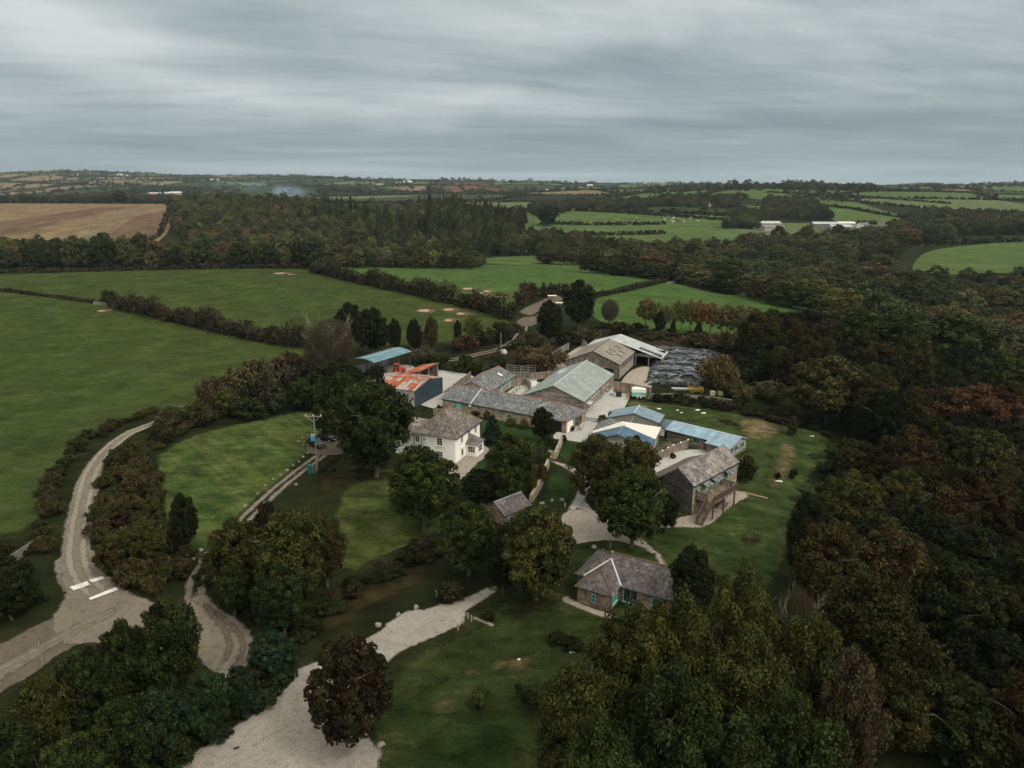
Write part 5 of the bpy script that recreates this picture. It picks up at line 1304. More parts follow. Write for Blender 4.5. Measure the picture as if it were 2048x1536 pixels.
addw(woods_points([(.105, 445), (.22, 425), (.33, 360), (.42, 312), (.47, 262), (.55, 235), (.80, 235), (.80, 480), (.56, 490), (.515, 540), (.515, 640), (.53, 740), (.60, 775), (.60, 850), (.50, 850), (.40, 830), (.31, 800), (.26, 730), (.2, 715), (.135, 700), (.12, 600)], 12.5, 7), 'valleywood', H=(8, 18), R=(5.0, 10.5))
addw(woods_points([(.28, 960), (.33, 955), (.36, 1100), (.30, 1180)], 11, 8), 'farwood', H=(10, 15), R=(5, 8))
addw(woods_points([(.33, 1200), (.38, 1080), (.43, 1080), (.40, 1350), (.34, 1400)], 12, 9), 'farwood', H=(10, 16), R=(5, 8))
addw(woods_points([(.50, 830), (.80, 820), (.80, 1100), (.56, 1200), (.5, 950)], 14, 10), 'farwood', H=(9, 14), R=(5, 8))
addw(woods_points([(-.8, 1400), (-.45, 1400), (-.38, 1500), (-.40, 1900), (-.8, 1900)], 14, 11), 'farwood', H=(10, 16), R=(6, 9))
addw(woods_points([(.03, 1050), (.09, 1230), (.17, 1230), (.2, 1330), (.1, 1420), (.02, 1300)], 13, 12), 'farwood', H=(9, 14), R=(5, 8))
addw(woods_points([(.16, 1300), (.30, 1230), (.31, 1500), (.2, 1480)], 14, 13), 'farwood', H=(9, 15), R=(5, 8))
addw(woods_points([(-.26, 620), (-.10, 560), (-.03, 600), (.0, 740), (.01, 950), (-.06, 1040), (-.16, 960), (-.22, 900), (-.2, 760)], 17, 44), 'hillwood', H=(12, 20), R=(4.5, 7))
addw(woods_points([(.80, 235), (1.3, 200), (1.3, 420), (.80, 480)], 13, 51), 'valleywood', H=(9, 16), R=(5, 9))
# near wood on the right, from the lawn edge down the slope
near = woods_points([(.31, 212), (.42, 172), (.51, 142), (.505, 118), (.485, 100), (.475, 80), (.62, 50), (1.9, 60), (1.6, 235), (.62, 232), (.52, 250), (.44, 236), (.36, 222)], 8.6, 14)
taken = [(o.location.x, o.location.y, 4.5) for o in COL.objects if o.type == 'EMPTY' and o.get('category') == 'tree']
NT_ = [((.021, .024, .008), 4), ((.032, .028, .010), 4), ((.037, .025, .011), 3), ((.018, .022, .008), 4), ((.037, .036, .012), 2), ((.013, .015, .006), 3)]
def seen(x, y, h):
    z = hz1(x, y); a = proj(x, y, z + h); b = proj(x, y, z)
    return -120 < a[0] < 2170 and a[1] < 1600
TNAME = {0: 'dark green', 1: 'bronze green', 2: 'brown', 3: 'deep green', 4: 'yellow green', 5: 'very dark'}
def wood_label(cn, t):
    q = proj(t[0], t[1], hz1(t[0], t[1]) + t[3])
    sz = 'tall ' if t[3] > 13.2 else ('low ' if t[3] < 11.2 else 'mid height ')
    ws = 'broad ' if t[2] > 6.1 else ('narrow ' if t[2] < 5.2 else '')
    row = 'bottom' if q[1] > 1300 else 'low down' if q[1] > 1050 else 'midway down' if q[1] > 900 else 'higher up' if q[1] > 800 else 'far top'
    col = 'on lawn side' if q[0] < 1720 else 'in the middle' if q[0] < 1900 else 'at outer edge'
    s = sz + ws + cn
    return s + ' tree ' + col + ' of the right hand wood, ' + row, s + ' trees ' + col + ' of the right wood, ' + row
n_ind = 0
for p in near:
    if any((p[0] - a) ** 2 + (p[1] - b) ** 2 < r * r for a, b, r in taken): continue
    t = wood_tree(p, 'broad', (4.6, 7.0), (10, 15.5), NT_)
    if not seen(t[0], t[1], t[3]): woods.append(t[:4] + ('mid', t[5], 'valleywood')); continue
    k = WR.randrange(6)
    tint = [a for a, b in NT_][k]; f = WR.uniform(.85, 1.15)
    plant('broad' if WR.random() < .8 else 'feather', t[0], t[1], hz1(t[0], t[1]) - .3, t[2], t[3], tuple(c * f for c in tint),
          *wood_label(TNAME[k], t))
    n_ind += 1
# the nearest trees of the farther woods are individuals, the rest of each wood is one mass
ZN = {'belt': 'tree in the belt behind the upper olive pasture', 'hillwood': 'tree on the wooded hillside right of the stubble field', 'conifers': 'fir in the conifer plantation on the far hillside', 'valleywood': 'tree in the valley wood behind the bright pastures', 'farwood': 'tree beyond the valley'}
ZG = {'belt': 'belt trees', 'hillwood': 'hillside wood trees', 'conifers': 'plantation firs', 'valleywood': 'valley wood trees', 'farwood': 'far trees'}
vis = [w for w in woods if seen(w[0], w[1], w[3])]
bl = sorted([w for w in vis if w[4] == 'mid'], key=lambda w: w[1] / w[2])
cn = sorted([w for w in vis if w[4] == 'con'], key=lambda w: w[1] / w[3])
n_broad = sum(1 for o in COL.objects if o.type == 'EMPTY' and o.name.startswith('broadleaf_tree'))
take_b = bl[:max(0, 296 - n_broad)]; take_c = cn[:150]
print('broad so far', n_broad, 'near', n_ind, 'woods', len(woods), 'visible', len(vis))
def zl(w):
    q = proj(w[0], w[1], hz1(w[0], w[1]) + w[3])[0]; e = {'belt': (0, 600), 'hillwood': (330, 900), 'conifers': (600, 1050), 'valleywood': (1150, 2048), 'farwood': (0, 2048)}[w[6]]
    f = (q - e[0]) / (e[1] - e[0]); ps = 'left end' if f < .25 else 'left half' if f < .5 else 'right half' if f < .75 else 'right end'
    big = 'big ' if w[2] > 8 or w[3] > 20 else 'small ' if w[2] < 5.5 and w[3] < 14 else ''
    return big + cname(w[5]) + ' ' + ZN[w[6]] + ', ' + ps, big + cname(w[5]) + ' ' + ZG[w[6]] + ', ' + ps
for w in take_b: plant('mid', w[0], w[1], hz1(w[0], w[1]) - .3, w[2], w[3], w[5], *zl(w))
for w in take_c: plant('conifer', w[0], w[1], hz1(w[0], w[1]) - .3, w[2] * 1.05, w[3], w[5], *zl(w))
gone = set(id(w) for w in take_b + take_c)
for zone, nm, lb in (('hillwood', 'hillside_woodland', 'mixed autumn woodland covering the hillside right of the stubble field'),
                     ('conifers', 'conifer_woodland', 'dark conifer plantation covering the far hillside'),
                     ('valleywood', 'valley_woodland', 'brown and green woodland filling the valley right of the pastures'),
                     ('farwood', 'distant_woodland', 'woods and copses beyond the valley'), ('belt', 'belt_woodland', 'rear trees of the belt behind the upper olive pasture')):
    ws = [w[:6] for w in woods if w[6] == zone and id(w) not in gone]
    if ws: instanced_wood(nm, ws, lb, 'woodland')

# hedgerows and trees of the far farmland
def far_country():
    rng = np.random.RandomState(21); R2 = random.Random(8)
    P = []; trees = []
    for a, b in HEDGE_LINES:
        a = np.array(a); b = np.array(b); L = np.linalg.norm(b - a)
        if R2.random() < .10: continue
        wv = rng.uniform(-6, 6); n = int(L / .8); t = rng.uniform(0, 1, n)
        q = a + (b - a) * t[:, None] + rng.normal(size=(n, 2)) * 1.1
        P.append(q)
        dens = R2.choice([.2, .5, 1.2, 2.4])
        for _ in range(int(L / 30 * dens)):
            s = R2.random(); c = a + (b - a) * s
            t_ = wood_tree((c[0] + R2.uniform(-3, 3), c[1] + R2.uniform(-3, 3)), 'far', (3.5, 7.5), (6, 12.5)); trees.append(t_)
        if R2.random() < .05:    # a copse
            for _ in range(R2.randrange(14, 50)):
                c = a + rng.normal(size=2) * (30, 38); trees.append(wood_tree(c, 'far', (5, 8), (9, 15)))
    # specific lines in the nearer valley
    for ln in ([(1000, 880), (1050, 790), (1180, 860), (1330, 900)], [(1150, 1210), (1330, 1120), (1490, 1050)], [(1080, 960), (1230, 985), (1330, 1010)], [(1370, 1150), (1530, 1110)],
               [(1600, 1350), (1700, 1250), (1835, 1080)], [(1845, 735), (2040, 740), (2120, 740)], [(1690, 1030), (1810, 1010)], [(1530, 1600), (1700, 1500), (1900, 1350)], [(985, 612), (1130, 640), (1240, 620)],
               [(340, 1300), (200, 1300), (0, 1310), (-200, 1310)], [(345, 1240), (338, 1000), (320, 830), (240, 730), (50, 690), (-100, 690)]):
        Q = [at_y(*q) for q in ln]
        for a, b in zip(Q[:-1], Q[1:]):
            L = (b - a).length; n = int(L / .7); t = rng.uniform(0, 1, n)
            P.append(np.array([a.x, a.y]) + np.array([b.x - a.x, b.y - a.y]) * t[:, None] + rng.normal(size=(n, 2)) * .9)
    P = np.concatenate(P); n = len(P)
    z = hgt(P[:, 0], P[:, 1]) + rng.uniform(.4, 3.6, n)
    V, T = leaf_cloud(rng, np.column_stack([P, z]), np.full(n, .8), 1, 4.2, 1.3, .2)
    T = T * np.array([.024, .026, .013])
    o = link(bpy.data.objects.new('distant_hedgerows', np_mesh('distant_hedgerows', V, quads(n), MATS['leaf'], T)))
    tag(o, 'dark hedgerows dividing the small fields on the far hills', 'hedgerow', None, 'stuff')
    # darker wooded country close under the skyline
    for _ in range(2600):
        y = R2.uniform(2100, 5400); u = R2.uniform(-.76, .76)
        if u > -.1 and R2.random() < .6: continue
        for _ in range(R2.choice([1, 1, 2, 6])):
            trees.append(wood_tree((u * y + R2.gauss(0, 26), y + R2.gauss(0, 20)), 'far', (5, 9), (8, 14)))
    for _ in range(210):       # trees crowning the nearer ridge on the right
        u = R2.choice([.19, .23, .27, .30, .325, .36, .375, .39, .42, .45, .47]) + R2.gauss(0, .008); y = R2.uniform(1640, 1900)
        trees.append(wood_tree((u * y, y), 'mid', (6, 10), (11, 17)))
    for _ in range(150):       # hilltop clumps left of centre
        u = R2.choice([-.5, -.42, -.33, -.25, -.21, -.16, -.1, -.07, -.02, .03, .06, .1]) + R2.gauss(0, .012); y = R2.uniform(3700, 4600)
        trees.append(wood_tree((u * y, y), 'far', (10, 18), (16, 24)))
    for _ in range(260):       # skyline
        u = R2.uniform(-.74, .74); y = 5250 + R2.uniform(-120, 90)
        trees.append(wood_tree((u * y, y), 'far', (7, 15), (9, 20)))
    for u0 in (.22, .30, .37, .39, .41, .46, -.05, -.1, .08):
        for _ in range(16):
            y = R2.gauss(2600, 90); trees.append(wood_tree((u0 * y + R2.gauss(0, 26), y), 'far', (8, 12), (15, 22)))
    print('far trees', len(trees), 'hedge quads', n)
    forest_mesh('distant_tree_masses', trees, 'trees and copses scattered over the far farmland up to the skyline', 'woodland')
far_country()

# ------------------------------------------------------------------ buildings
slate_mat('slate_grey', (.062, .066, .070), (.125, .130, .134), (.30, .295, .28), .40)
slate_mat('slate_purple', (.045, .037, .038), (.085, .074, .075), (.23, .225, .23), .36)
slate_mat('slate_lichen', (.055, .047, .044), (.125, .112, .104), (.21, .19, .165), .62)
slate_mat('slate_mossy', (.060, .056, .054), (.150, .140, .132), (.28, .235, .21), .62, .45, .6)
slate_mat('slate_brown', (.060, .048, .040), (.105, .085, .070), (.10, .10, .055), .5)
slate_mat('slate_dark', (.028, .026, .027), (.060, .056, .056), (.10, .09, .08), .3)
stone_mat('rubble_stone', (.20, .155, .115), (.32, .265, .20), (.13, .105, .085))
stone_mat('rubble_brown', (.13, .10, .075), (.21, .165, .125), (.08, .062, .05), (.17, .14, .11))
stone_mat('barn_stone', (.22, .19, .14), (.34, .295, .22), (.16, .135, .10), (.30, .26, .20), 2.2)
board_mat('grey_boards', (.155, .125, .10), (.235, .20, .165), (.09, .07, .055), .22, True, .07)
board_mat('barn_boards', (.12, .10, .08), (.215, .19, .16), (.06, .046, .036), .2, True, .12)
board_mat('horizontal_boards', (.17, .145, .125), (.27, .245, .22), (.10, .075, .06), .17, False, .08)
board_mat('lodge_boards', (.115, .09, .075), (.17, .14, .12), (.075, .055, .045), .18, False, .1)
board_mat('lodge_pale_boards', (.24, .23, .215), (.32, .31, .295), (.16, .15, .14), .18, False, .1)
board_mat('fence_boards', (.18, .145, .115), (.26, .215, .175), (.11, .085, .065), .13, True, .12)
board_mat('deck_boards', (.13, .10, .075), (.18, .145, .11), (.08, .06, .045), .14, True, .1)
sheet_mat('green_sheet', (.205, .23, .215), (.15, .172, .158), .15, .25, rough=.4)
sheet_mat('fibre_cement', (.19, .172, .150), (.105, .085, .068), .55, .15, rough=.9)
sheet_mat('pale_sheet', (.33, .345, .35), (.32, .33, .33), .2, .2, rough=.45)
sheet_mat('blue_sheet', (.135, .19, .23), (.10, .15, .19), .25, .3, rough=.4)
sheet_mat('dutch_blue_sheet', (.10, .175, .215), (.07, .13, .17), .2, .12, rough=.45)
sheet_mat('deep_blue_sheet', (.048, .092, .14), (.045, .08, .12), .2, .5, rough=.4)
sheet_mat('lodge_blue_sheet', (.18, .262, .33), (.19, .29, .36), .12, .9, rough=.4)
sheet_mat('slate_blue_sheet', (.060, .085, .11), (.04, .055, .07), .3, .3, rough=.5)
sheet_mat('navy_cladding', (.022, .042, .058), (.05, .05, .045), .2, .18, rough=.5)
sheet_mat('grey_cladding', (.28, .275, .255), (.17, .14, .11), .3, .2, rough=.6)
sheet_mat('rusty_sheet', (.33, .30, .275), (.10, .08, .075), 1.0, .1, rough=.8, rust=(.25, .055, .020), ramt=.10, panel=1.2)
sheet_mat('red_rust_sheet', (.27, .055, .022), (.15, .04, .02), .4, .1, rough=.75, rust=(.30, .09, .04), ramt=.35)
plain_mat('white_render', (.82, .81, .785), .85, .08, dirt=(.68, .66, .60), dscale=.5)
plain_mat('white_paint', (.66, .65, .62), .6, .1)
plain_mat('canvas_white', (.52, .48, .455), .8, .1)
plain_mat('grey_render', (.25, .235, .21), .9, .25, dirt=(.17, .155, .13))
plain_mat('terracotta', (.26, .085, .045), .85, .35, dirt=(.20, .17, .12), dscale=4)
plain_mat('ridge_lichen', (.16, .082, .030), .9, .4, dirt=(.10, .08, .055), dscale=4)
plain_mat('ridge_moss', (.095, .065, .035), .9, .4, dirt=(.07, .055, .04), dscale=4)
plain_mat('ridge_grey', (.16, .16, .165), .8, .3)
plain_mat('dark_trim', (.018, .019, .021), .6, .3)
plain_mat('lead_white', (.42, .45, .465), .5, .15)
plain_mat('teal_paint', (.16, .46, .44), .5, .15)
plain_mat('sage_paint', (.15, .28, .22), .55, .15)
plain_mat('interior_shade', (.012, .011, .011), .9, .3)  # near-black colour standing in for the shade inside buildings
plain_mat('oak', (.24, .17, .11), .8, .3, dirt=(.14, .10, .07), dscale=3)
plain_mat('dark_timber', (.085, .058, .042), .8, .3)
plain_mat('grey_timber', (.22, .20, .175), .85, .3)
plain_mat('galvanised', (.36, .36, .35), .5, .2, metal=.3)
plain_mat('steel_dark', (.05, .05, .055), .5, .2)
plain_mat('plastic_black', (.012, .013, .015), .35, .3, .5)
plain_mat('rubber', (.016, .015, .015), .85, .3)
plain_mat('yellow_paint', (.30, .19, .035), .55, .25, dirt=(.25, .17, .06), dscale=3)
plain_mat('cream_plastic', (.48, .42, .22), .6, .2)
plain_mat('yellow_plastic', (.62, .50, .05), .45, .1)
plain_mat('red_paint', (.42, .035, .025), .45, .2)
plain_mat('mint_green', (.13, .40, .27), .45, .1)
plain_mat('box_green', (.010, .105, .085), .5, .2)
plain_mat('pole_wood', (.20, .175, .145), .9, .3)
plain_mat('transformer_blue', (.06, .22, .38), .5, .2)
plain_mat('boulder', (.17, .155, .13), .9, .35, dirt=(.22, .19, .15), dscale=5)
plain_mat('car_black', (.008, .009, .011), .18, .1, .6)
plain_mat('car_glass', (.015, .02, .024), .08, .1, .6)
plain_mat('light_grey', (.34, .35, .36), .5, .15)
def glass():
    m, t, b, o = mat_new('window_glass')
    p = t.new('ShaderNodeNewGeometry').outputs['Position']
    t.put(b.inputs['Base Color'], t.ramp(t.noise(p, 1.3, 2), [(.3, (.012, .015, .018)), (.7, (.045, .05, .052))]))
    b.inputs['Roughness'].default_value = .12; b.inputs['Specular IOR Level'].default_value = .6
    MATS['window_glass'] = m
glass()
def emis(name, c, s):
    m = bpy.data.materials.new(name); m.use_nodes = True
    b = m.node_tree.nodes['Principled BSDF']; b.inputs['Base Color'].default_value = (*c, 1)
    b.inputs['Emission Color'].default_value = (*c, 1); b.inputs['Emission Strength'].default_value = s
    MATS[name] = m
emis('fairy_glow', (1.0, .28, .06), 1.2); emis('lamp_glow', (1.0, .9, .7), 1.0)

class Fr:
    """building frame: c = foot of the near end's centre, axis th (degrees), n points right of the axis"""
    def __init__(s, c, th, z=0.0):
        s.c = Vector((c[0], c[1], z)); t = math.radians(th)
        s.a = Vector((math.cos(t), math.sin(t), 0)); s.n = Vector((s.a.y, -s.a.x, 0)); s.z = Vector((0, 0, 1))
    def __call__(s, i, j, k=0.0): return s.c + s.a * i + s.n * j + s.z * k
    def face(s, side, W=0, L=0):
        """(tangent, outward normal) of a wall"""
        return {'R': (s.a, s.n), 'L': (-s.a, -s.n), 'N': (s.n, -s.a), 'F': (-s.n, s.a)}[side]
def window(root, p, t, n, w, h, nx=2, ny=2, mat='white_paint', sill=True, bar=.07, name='window', d=.07):
    """p: centre on the wall face"""
    z = Vector((0, 0, 1)); ax = (t, n, z); mb = MB()
    mb.box(p + z * (h / 2 - bar / 2) + n * d / 2, (w, d, bar), ax).box(p - z * (h / 2 - bar / 2) + n * d / 2, (w, d, bar), ax)
    for s in (-1, 1): mb.box(p + t * s * (w / 2 - bar / 2) + n * d / 2, (bar, d, h - 2 * bar), ax)
    for i in range(1, nx): mb.box(p + t * (w * (i / nx - .5)) + n * d * .45, (bar * .6, d * .8, h - 2 * bar), ax)
    for i in range(1, ny): mb.box(p + z * (h * (i / ny - .5)) + n * d * .42, (w - 2 * bar, d * .7, bar * .6), ax)
    f = mb.build(name, MATS[mat], root)
    MB().box(p + n * .015, (w - 2 * bar, .02, h - 2 * bar), ax).build('pane', MATS['window_glass'], f)
    if sill: MB().box(p - z * (h / 2 + .05) + n * .09, (w + .2, .18, .08), ax).build('sill', MATS[mat], f)
    return f
def door(root, p, t, n, w, h, mat='sage_paint', glazed=False):
    """p: bottom centre on the wall face"""
    z = Vector((0, 0, 1)); ax = (t, n, z)
    d = MB().box(p + z * h / 2 + n * .03, (w, .06, h), ax).build('door', MATS[mat], root)
    mb = MB()
    for s in (-1, 1): mb.box(p + t * s * (w / 2 + .05) + z * h / 2 + n * .05, (.1, .1, h), ax)
    mb.box(p + z * (h + .05) + n * .05, (w + .2, .1, .1), ax); mb.build('door_frame', MATS[mat], d)
    if glazed: MB().box(p + z * (h * .6) + n * .07, (w * .6, .02, h * .55), ax).build('pane', MATS['window_glass'], d)
    MB().box(p + t * (w * .36) + z * 1.0 + n * .09, (.05, .06, .14), ax).build('handle', MATS['steel_dark'], d)
    return d
def opening(root, p, t, n, w, h, name='doorway_shade'):
    """flat near-black panel on the wall, painting the shade inside an opening"""
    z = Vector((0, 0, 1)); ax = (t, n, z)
    return MB().box(p + z * h / 2 + n * .012, (w, .03, h), ax).build(name, MATS['interior_shade'], root)
def gable_house(name, label, cat, fr, L, W, e, r, wall, roof, oh=.3, ohe=.35, ridge='ridge_grey', th=.12, hipn=0, hipf=0, z0=-.4, gutter=True, base=None, wallroofs=True):
    root = empty(name, fr(0, 0, 0), label, cat)
    if base is None:
        h = W / 2
        mb = MB(); b = len(mb.v)
        apn = e if hipn else r; apf = e if hipf else r
        P = [fr(0, -h, z0), fr(0, h, z0), fr(L, h, z0), fr(L, -h, z0), fr(0, -h, e), fr(0, h, e), fr(L, h, e), fr(L, -h, e)]
        k = .02
        mb.poly([P[0], P[1], P[5]] + ([fr(0, 0, r - k)] if not hipn else []) + [P[4]])
        mb.poly([P[2], P[3], P[7]] + ([fr(L, 0, r - k)] if not hipf else []) + [P[6]])
        mb.poly([P[1], P[2], P[6], P[5]]); mb.poly([P[3], P[0], P[4], P[7]])
        mb.build('wall', MATS[wall], root)
    sl = (r - e) / (W / 2); dn = ohe * sl
    hw = W / 2 + ohe; n0 = -oh if not hipn else -ohe; n1 = L + (oh if not hipf else ohe)
    up = .06
    r0 = hipn if hipn else -oh; r1 = L - hipf if hipf else L + oh
    E = lambda s, j: fr(s, j * hw, e - dn + up + th)
    R = lambda s: fr(s, 0, r + up + th)
    mb = MB()
    mb.slab([E(n0, 1), E(n1, 1), R(r1), R(r0)], th)
    mb.slab([E(n1, -1), E(n0, -1), R(r0), R(r1)], th)
    if hipn: mb.slab([E(n0, -1), E(n0, 1), R(r0)], th)
    if hipf: mb.slab([E(n1, 1), E(n1, -1), R(r1)], th)
    rf = mb.build('roof', MATS[roof], root)
    if ridge:
        mb = MB(); mb.tube(R(r0), R(r1), .11, n=8)
        if hipn:
            for s in (-1, 1): mb.tube(R(r0), E(n0, s), .09, n=8)
        if hipf:
            for s in (-1, 1): mb.tube(R(r1), E(n1, s), .12, n=8)
        mb.build('ridge_tiles', MATS[ridge], rf)
    if gutter:
        for s in (-1, 1):
            MB().tube(fr(n0, s * (hw + .05), e - dn + .08), fr(n1, s * (hw + .05), e - dn + .08), .075, n=6).build('gutter', MATS['dark_trim'], rf)
    return root

# --- long green roofed barn with glazed doors
f = Fr((9.52, 160.79), 68.1)
b = gable_house('green_roofed_barn', 'long timber barn with a pale green metal roof and a row of white glazed doors', 'barn', f, 26.5, 14.7, 2.95, 6.0, 'horizontal_boards', 'green_sheet', .35, .14, 'lead_white')
t, n = f.face('R')
for k in range(9):
    s = 1.6 + k * 2.05
    if k in (6,): window(b, f(s, 7.35, 1.45), t, n, 1.2, 1.2, 2, 1, 'sage_paint')
    else:
        w = door(b, f(s, 7.35, .08), t, n, 1.25, 2.25, 'white_paint'); MB().box(f(s - .32, 7.43, 1.3), (.46, .03, 1.9), (t, n, f.z)).build('pane', MATS['window_glass'], w); MB().box(f(s + .32, 7.43, 1.3), (.46, .03, 1.9), (t, n, f.z)).build('pane', MATS['window_glass'], w)
for k in range(12): MB().box(f(.6 + k * 2.05, 7.42, 1.35), (.16, .14, 2.7), (t, n, f.z)).build('oak_post', MATS['oak'], b)
door(b, f(21.5, 7.35, .08), t, n, 1.0, 2.1, 'sage_paint'); window(b, f(24, 7.35, 1.5), t, n, 1.0, 1.1, 2, 2, 'sage_paint')
MB().hexa([f(.8, 7.4, 2.35), f(.8, 8.5, 2.15), f(3.6, 8.5, 2.15), f(3.6, 7.4, 2.35), f(.8, 7.4, 2.5), f(.8, 8.5, 2.25), f(3.6, 8.5, 2.25), f(3.6, 7.4, 2.5)]).build('porch_canopy', MATS['pale_sheet'], b)
for s in (18.0, 19.8):
    mb = MB()
    for q in range(8):
        a0, a1 = math.pi * q / 8, math.pi * (q + 1) / 8
        P = lambda a, j: f(s - .75 * math.cos(a), j, 4.3 + .68 * math.sin(a) + (4.0 + j) * .36)
        mb.poly([P(a1, -4.9), P(a1, -3.1), P(a0, -3.1), P(a0, -4.9)])
    mb.poly([P2 for P2 in [f(s - .75 * math.cos(math.pi * q / 8), -3.1, 4.3 + .68 * math.sin(math.pi * q / 8) + .32) for q in range(9)]][::-1])
    mb.poly([f(s - .75 * math.cos(math.pi * q / 8), -4.9, 4.3 + .68 * math.sin(math.pi * q / 8) - .32) for q in range(9)])
    mb.build('skylight_dome', MATS['light_grey'], b)
GB = f
def fairy(label, pts, n, sag=.25):
    r = empty('fairy_lights', pts[0], label, 'string lights', 'orange fairy lights'); w = MB(); g = MB()
    for a, c in zip(pts[:-1], pts[1:]):
        a = Vector(a); c = Vector(c); prev = a
        for i in range(1, n + 1):
            t_ = i / n; p = a.lerp(c, t_) - Vector((0, 0, sag * math.sin(math.pi * t_)))
            w.tube(prev, p, .012, n=4); g.box(p - Vector((0, 0, .06)), (.075, .075, .075)); prev = p
    w.build('cable', MATS['dark_trim'], r); g.build('bulb', MATS['fairy_glow'], r); r.children[-1]['kind'] = 'stuff'
fairy('orange fairy lights strung under the eaves of the green roofed barn', [f(1, 7.85, 2.45), f(9, 7.85, 2.45), f(17, 7.85, 2.45), f(26, 7.85, 2.45)], 6)

# raised concrete patio with sleeper steps
patio = [f(-1.3, 7.55), f(18.0, 7.55), f(26.6, 7.55), f(26.6, 12.5), f(18.4, 13.6), f(9, 14.6), f(1.5, 14.9), f(-1.0, 14.5), f(-2.3, 12.6), f(-2.0, 8.2)]
o = MB().prism([(p.x, p.y) for p in patio], -.3, .2).build('patio', MATS['concrete']); tag(o, kind='structure')
r = empty('sleeper_steps', f(-3.5, 10.3), 'wide concrete steps with dark timber risers going up to the patio', 'steps')
for k in range(5):
    z = .2 - (k + 1) * .03; s0 = -2.15 - k * .62
    o = MB().box(f(s0 - .31, 10.4, z / 2 - .1), (.62, 3.9, z + .2), (f.a, f.n, f.z)).build('tread', MATS['concrete'], r)
    MB().box(f(s0 + .0, 10.4, z / 2 - .04), (.24, 4.0, z + .14), (f.a, f.n, f.z)).build('riser', MATS['dark_timber'], r)
for s in (-1, 1):
    MB().tube(f(-1.9, 10.4 + s * 2.1, .3), f(-1.9, 10.4 + s * 2.1, 1.3), .05).tube(f(-5.2, 10.4 + s * 2.1, 0), f(-5.2, 10.4 + s * 2.1, 1.0), .05).tube(f(-1.9, 10.4 + s * 2.1, 1.25), f(-5.2, 10.4 + s * 2.1, .95), .04).build('handrail', MATS['dark_timber'], r)

# --- old cattle barn, two spans
f = Fr((21.93, 192.74), 68.0)
b = gable_house('old_cattle_barn', 'large weathered timber barn with a brown corrugated roof', 'barn', f, 17.3, 14.8, 3.9, 6.95, 'barn_boards', 'fibre_cement', .3, .3, 'dark_timber')
t, n = f.face('N')
opening(b, f(0, 4.0, 0.0), t, n, 3.6, 2.6); opening(b, f(0, -5.2, 0), t, n, 3.4, 2.2)
MB().box(f(-.05, 2.2, 3.1), (2.4, .08, 1.1), (f.n, f.a, f.z)).build('patched_boards', MATS['grey_boards'], b)
for (s, j) in ((4, 2.3), (6, 4.6), (8, 2.2), (10.5, 4.2), (13, 2.6), (7, -3.4), (11, -2.5)):
    sl = (6.95 - 3.9) / 7.4; sg = 1 if j > 0 else -1
    Z = lambda q: 6.95 - abs(q) * sl + .20
    o = MB().hexa([f(s, j, Z(j) - .1), f(s + .75, j, Z(j) - .1), f(s + .75, j + sg * 2.0, Z(j + sg * 2) - .1), f(s, j + sg * 2.0, Z(j + sg * 2) - .1)][::sg] + [f(s, j, Z(j)), f(s + .75, j, Z(j)), f(s + .75, j + sg * 2.0, Z(j + sg * 2)), f(s, j + sg * 2.0, Z(j + sg * 2))][::sg]).build('rooflight', MATS['dark_trim'], b)
MB().box(f(8.5, 7.43, 1.0), (15, .1, 2.0), (f.a, f.n, f.z)).build('concrete_plinth', MATS['grey_render'], b)
MB().tube(f(-.1, 7.5, 3.6), f(-.1, 7.5, 0), .09).build('downpipe', MATS['light_grey'], b)
f2 = Fr(f(6.0, 4.0), 68.0)
f2 = Fr((f(17.6, 6.2)).to_2d(), 68.0)
r = empty('lean_to_barn', f2(0, 0), 'pale roofed open fronted barn with solar panels behind the old timber barn', 'barn')
# near eave strip, ridge and right slope, open bays facing the viewer
Lb, Hh = 9.0, 7.6
rl, rr = -13.2, 9.4
P = lambda s, j: f2(s, j, (6.9 - (abs(j + 5.2)) * .30))
MB().slab([P(-.3, rr), P(Lb, rr), P(Lb, -5.2), P(-.3, -5.2)], .12).slab([P(Lb, rl), P(-.3, rl), P(-.3, -5.2), P(Lb, -5.2)], .12).build('roof', MATS['pale_sheet'], r)
MB().hexa([P(-.4, rr) + Vector((0, 0, -.2)), P(-.3, rr) + Vector((0, 0, -.2)), P(-.3, -5.2) + Vector((0, 0, -.2)), P(-.4, -5.2) + Vector((0, 0, -.2)), P(-.4, rr) + Vector((0, 0, .05)), P(-.3, rr) + Vector((0, 0, .05)), P(-.3, -5.2) + Vector((0, 0, .05)), P(-.4, -5.2) + Vector((0, 0, .05))]).build('verge_board', MATS['white_paint'], r)
mb = MB()
mb.box(f2(Lb - .1, -1.9, 1.9), (.15, 22, 3.8), (f2.a, f2.n, f2.z)).box(f2(Lb / 2, rr - .3, .9), (Lb - .3, .15, 1.8), (f2.a, f2.n, f2.z))
mb.build('wall', MATS['barn_boards'], r)
for j in (1.6, 5.4, 9.1):
    MB().box(f2(.1, j, 1.2 + .2 * (9.1 - j) / 7), (.25, .25, 2.4 + .4 * (9.1 - j) / 7), (f2.a, f2.n, f2.z)).build('post', MATS['grey_timber'], r)
MB().box(f2(-.05, 4.0, 3.0), (.1, 10.4, .9), (f2.a, f2.n, f2.z)).build('fascia_boards', MATS['barn_boards'], r)
MB().box(f2(Lb * .7, 3, 1.7), (.1, 12, 3.4), (f2.a, f2.n, f2.z)).build('bay_shade_panel', MATS['interior_shade'], r)  # added dark panel: its colour paints the shade deep in the open bays
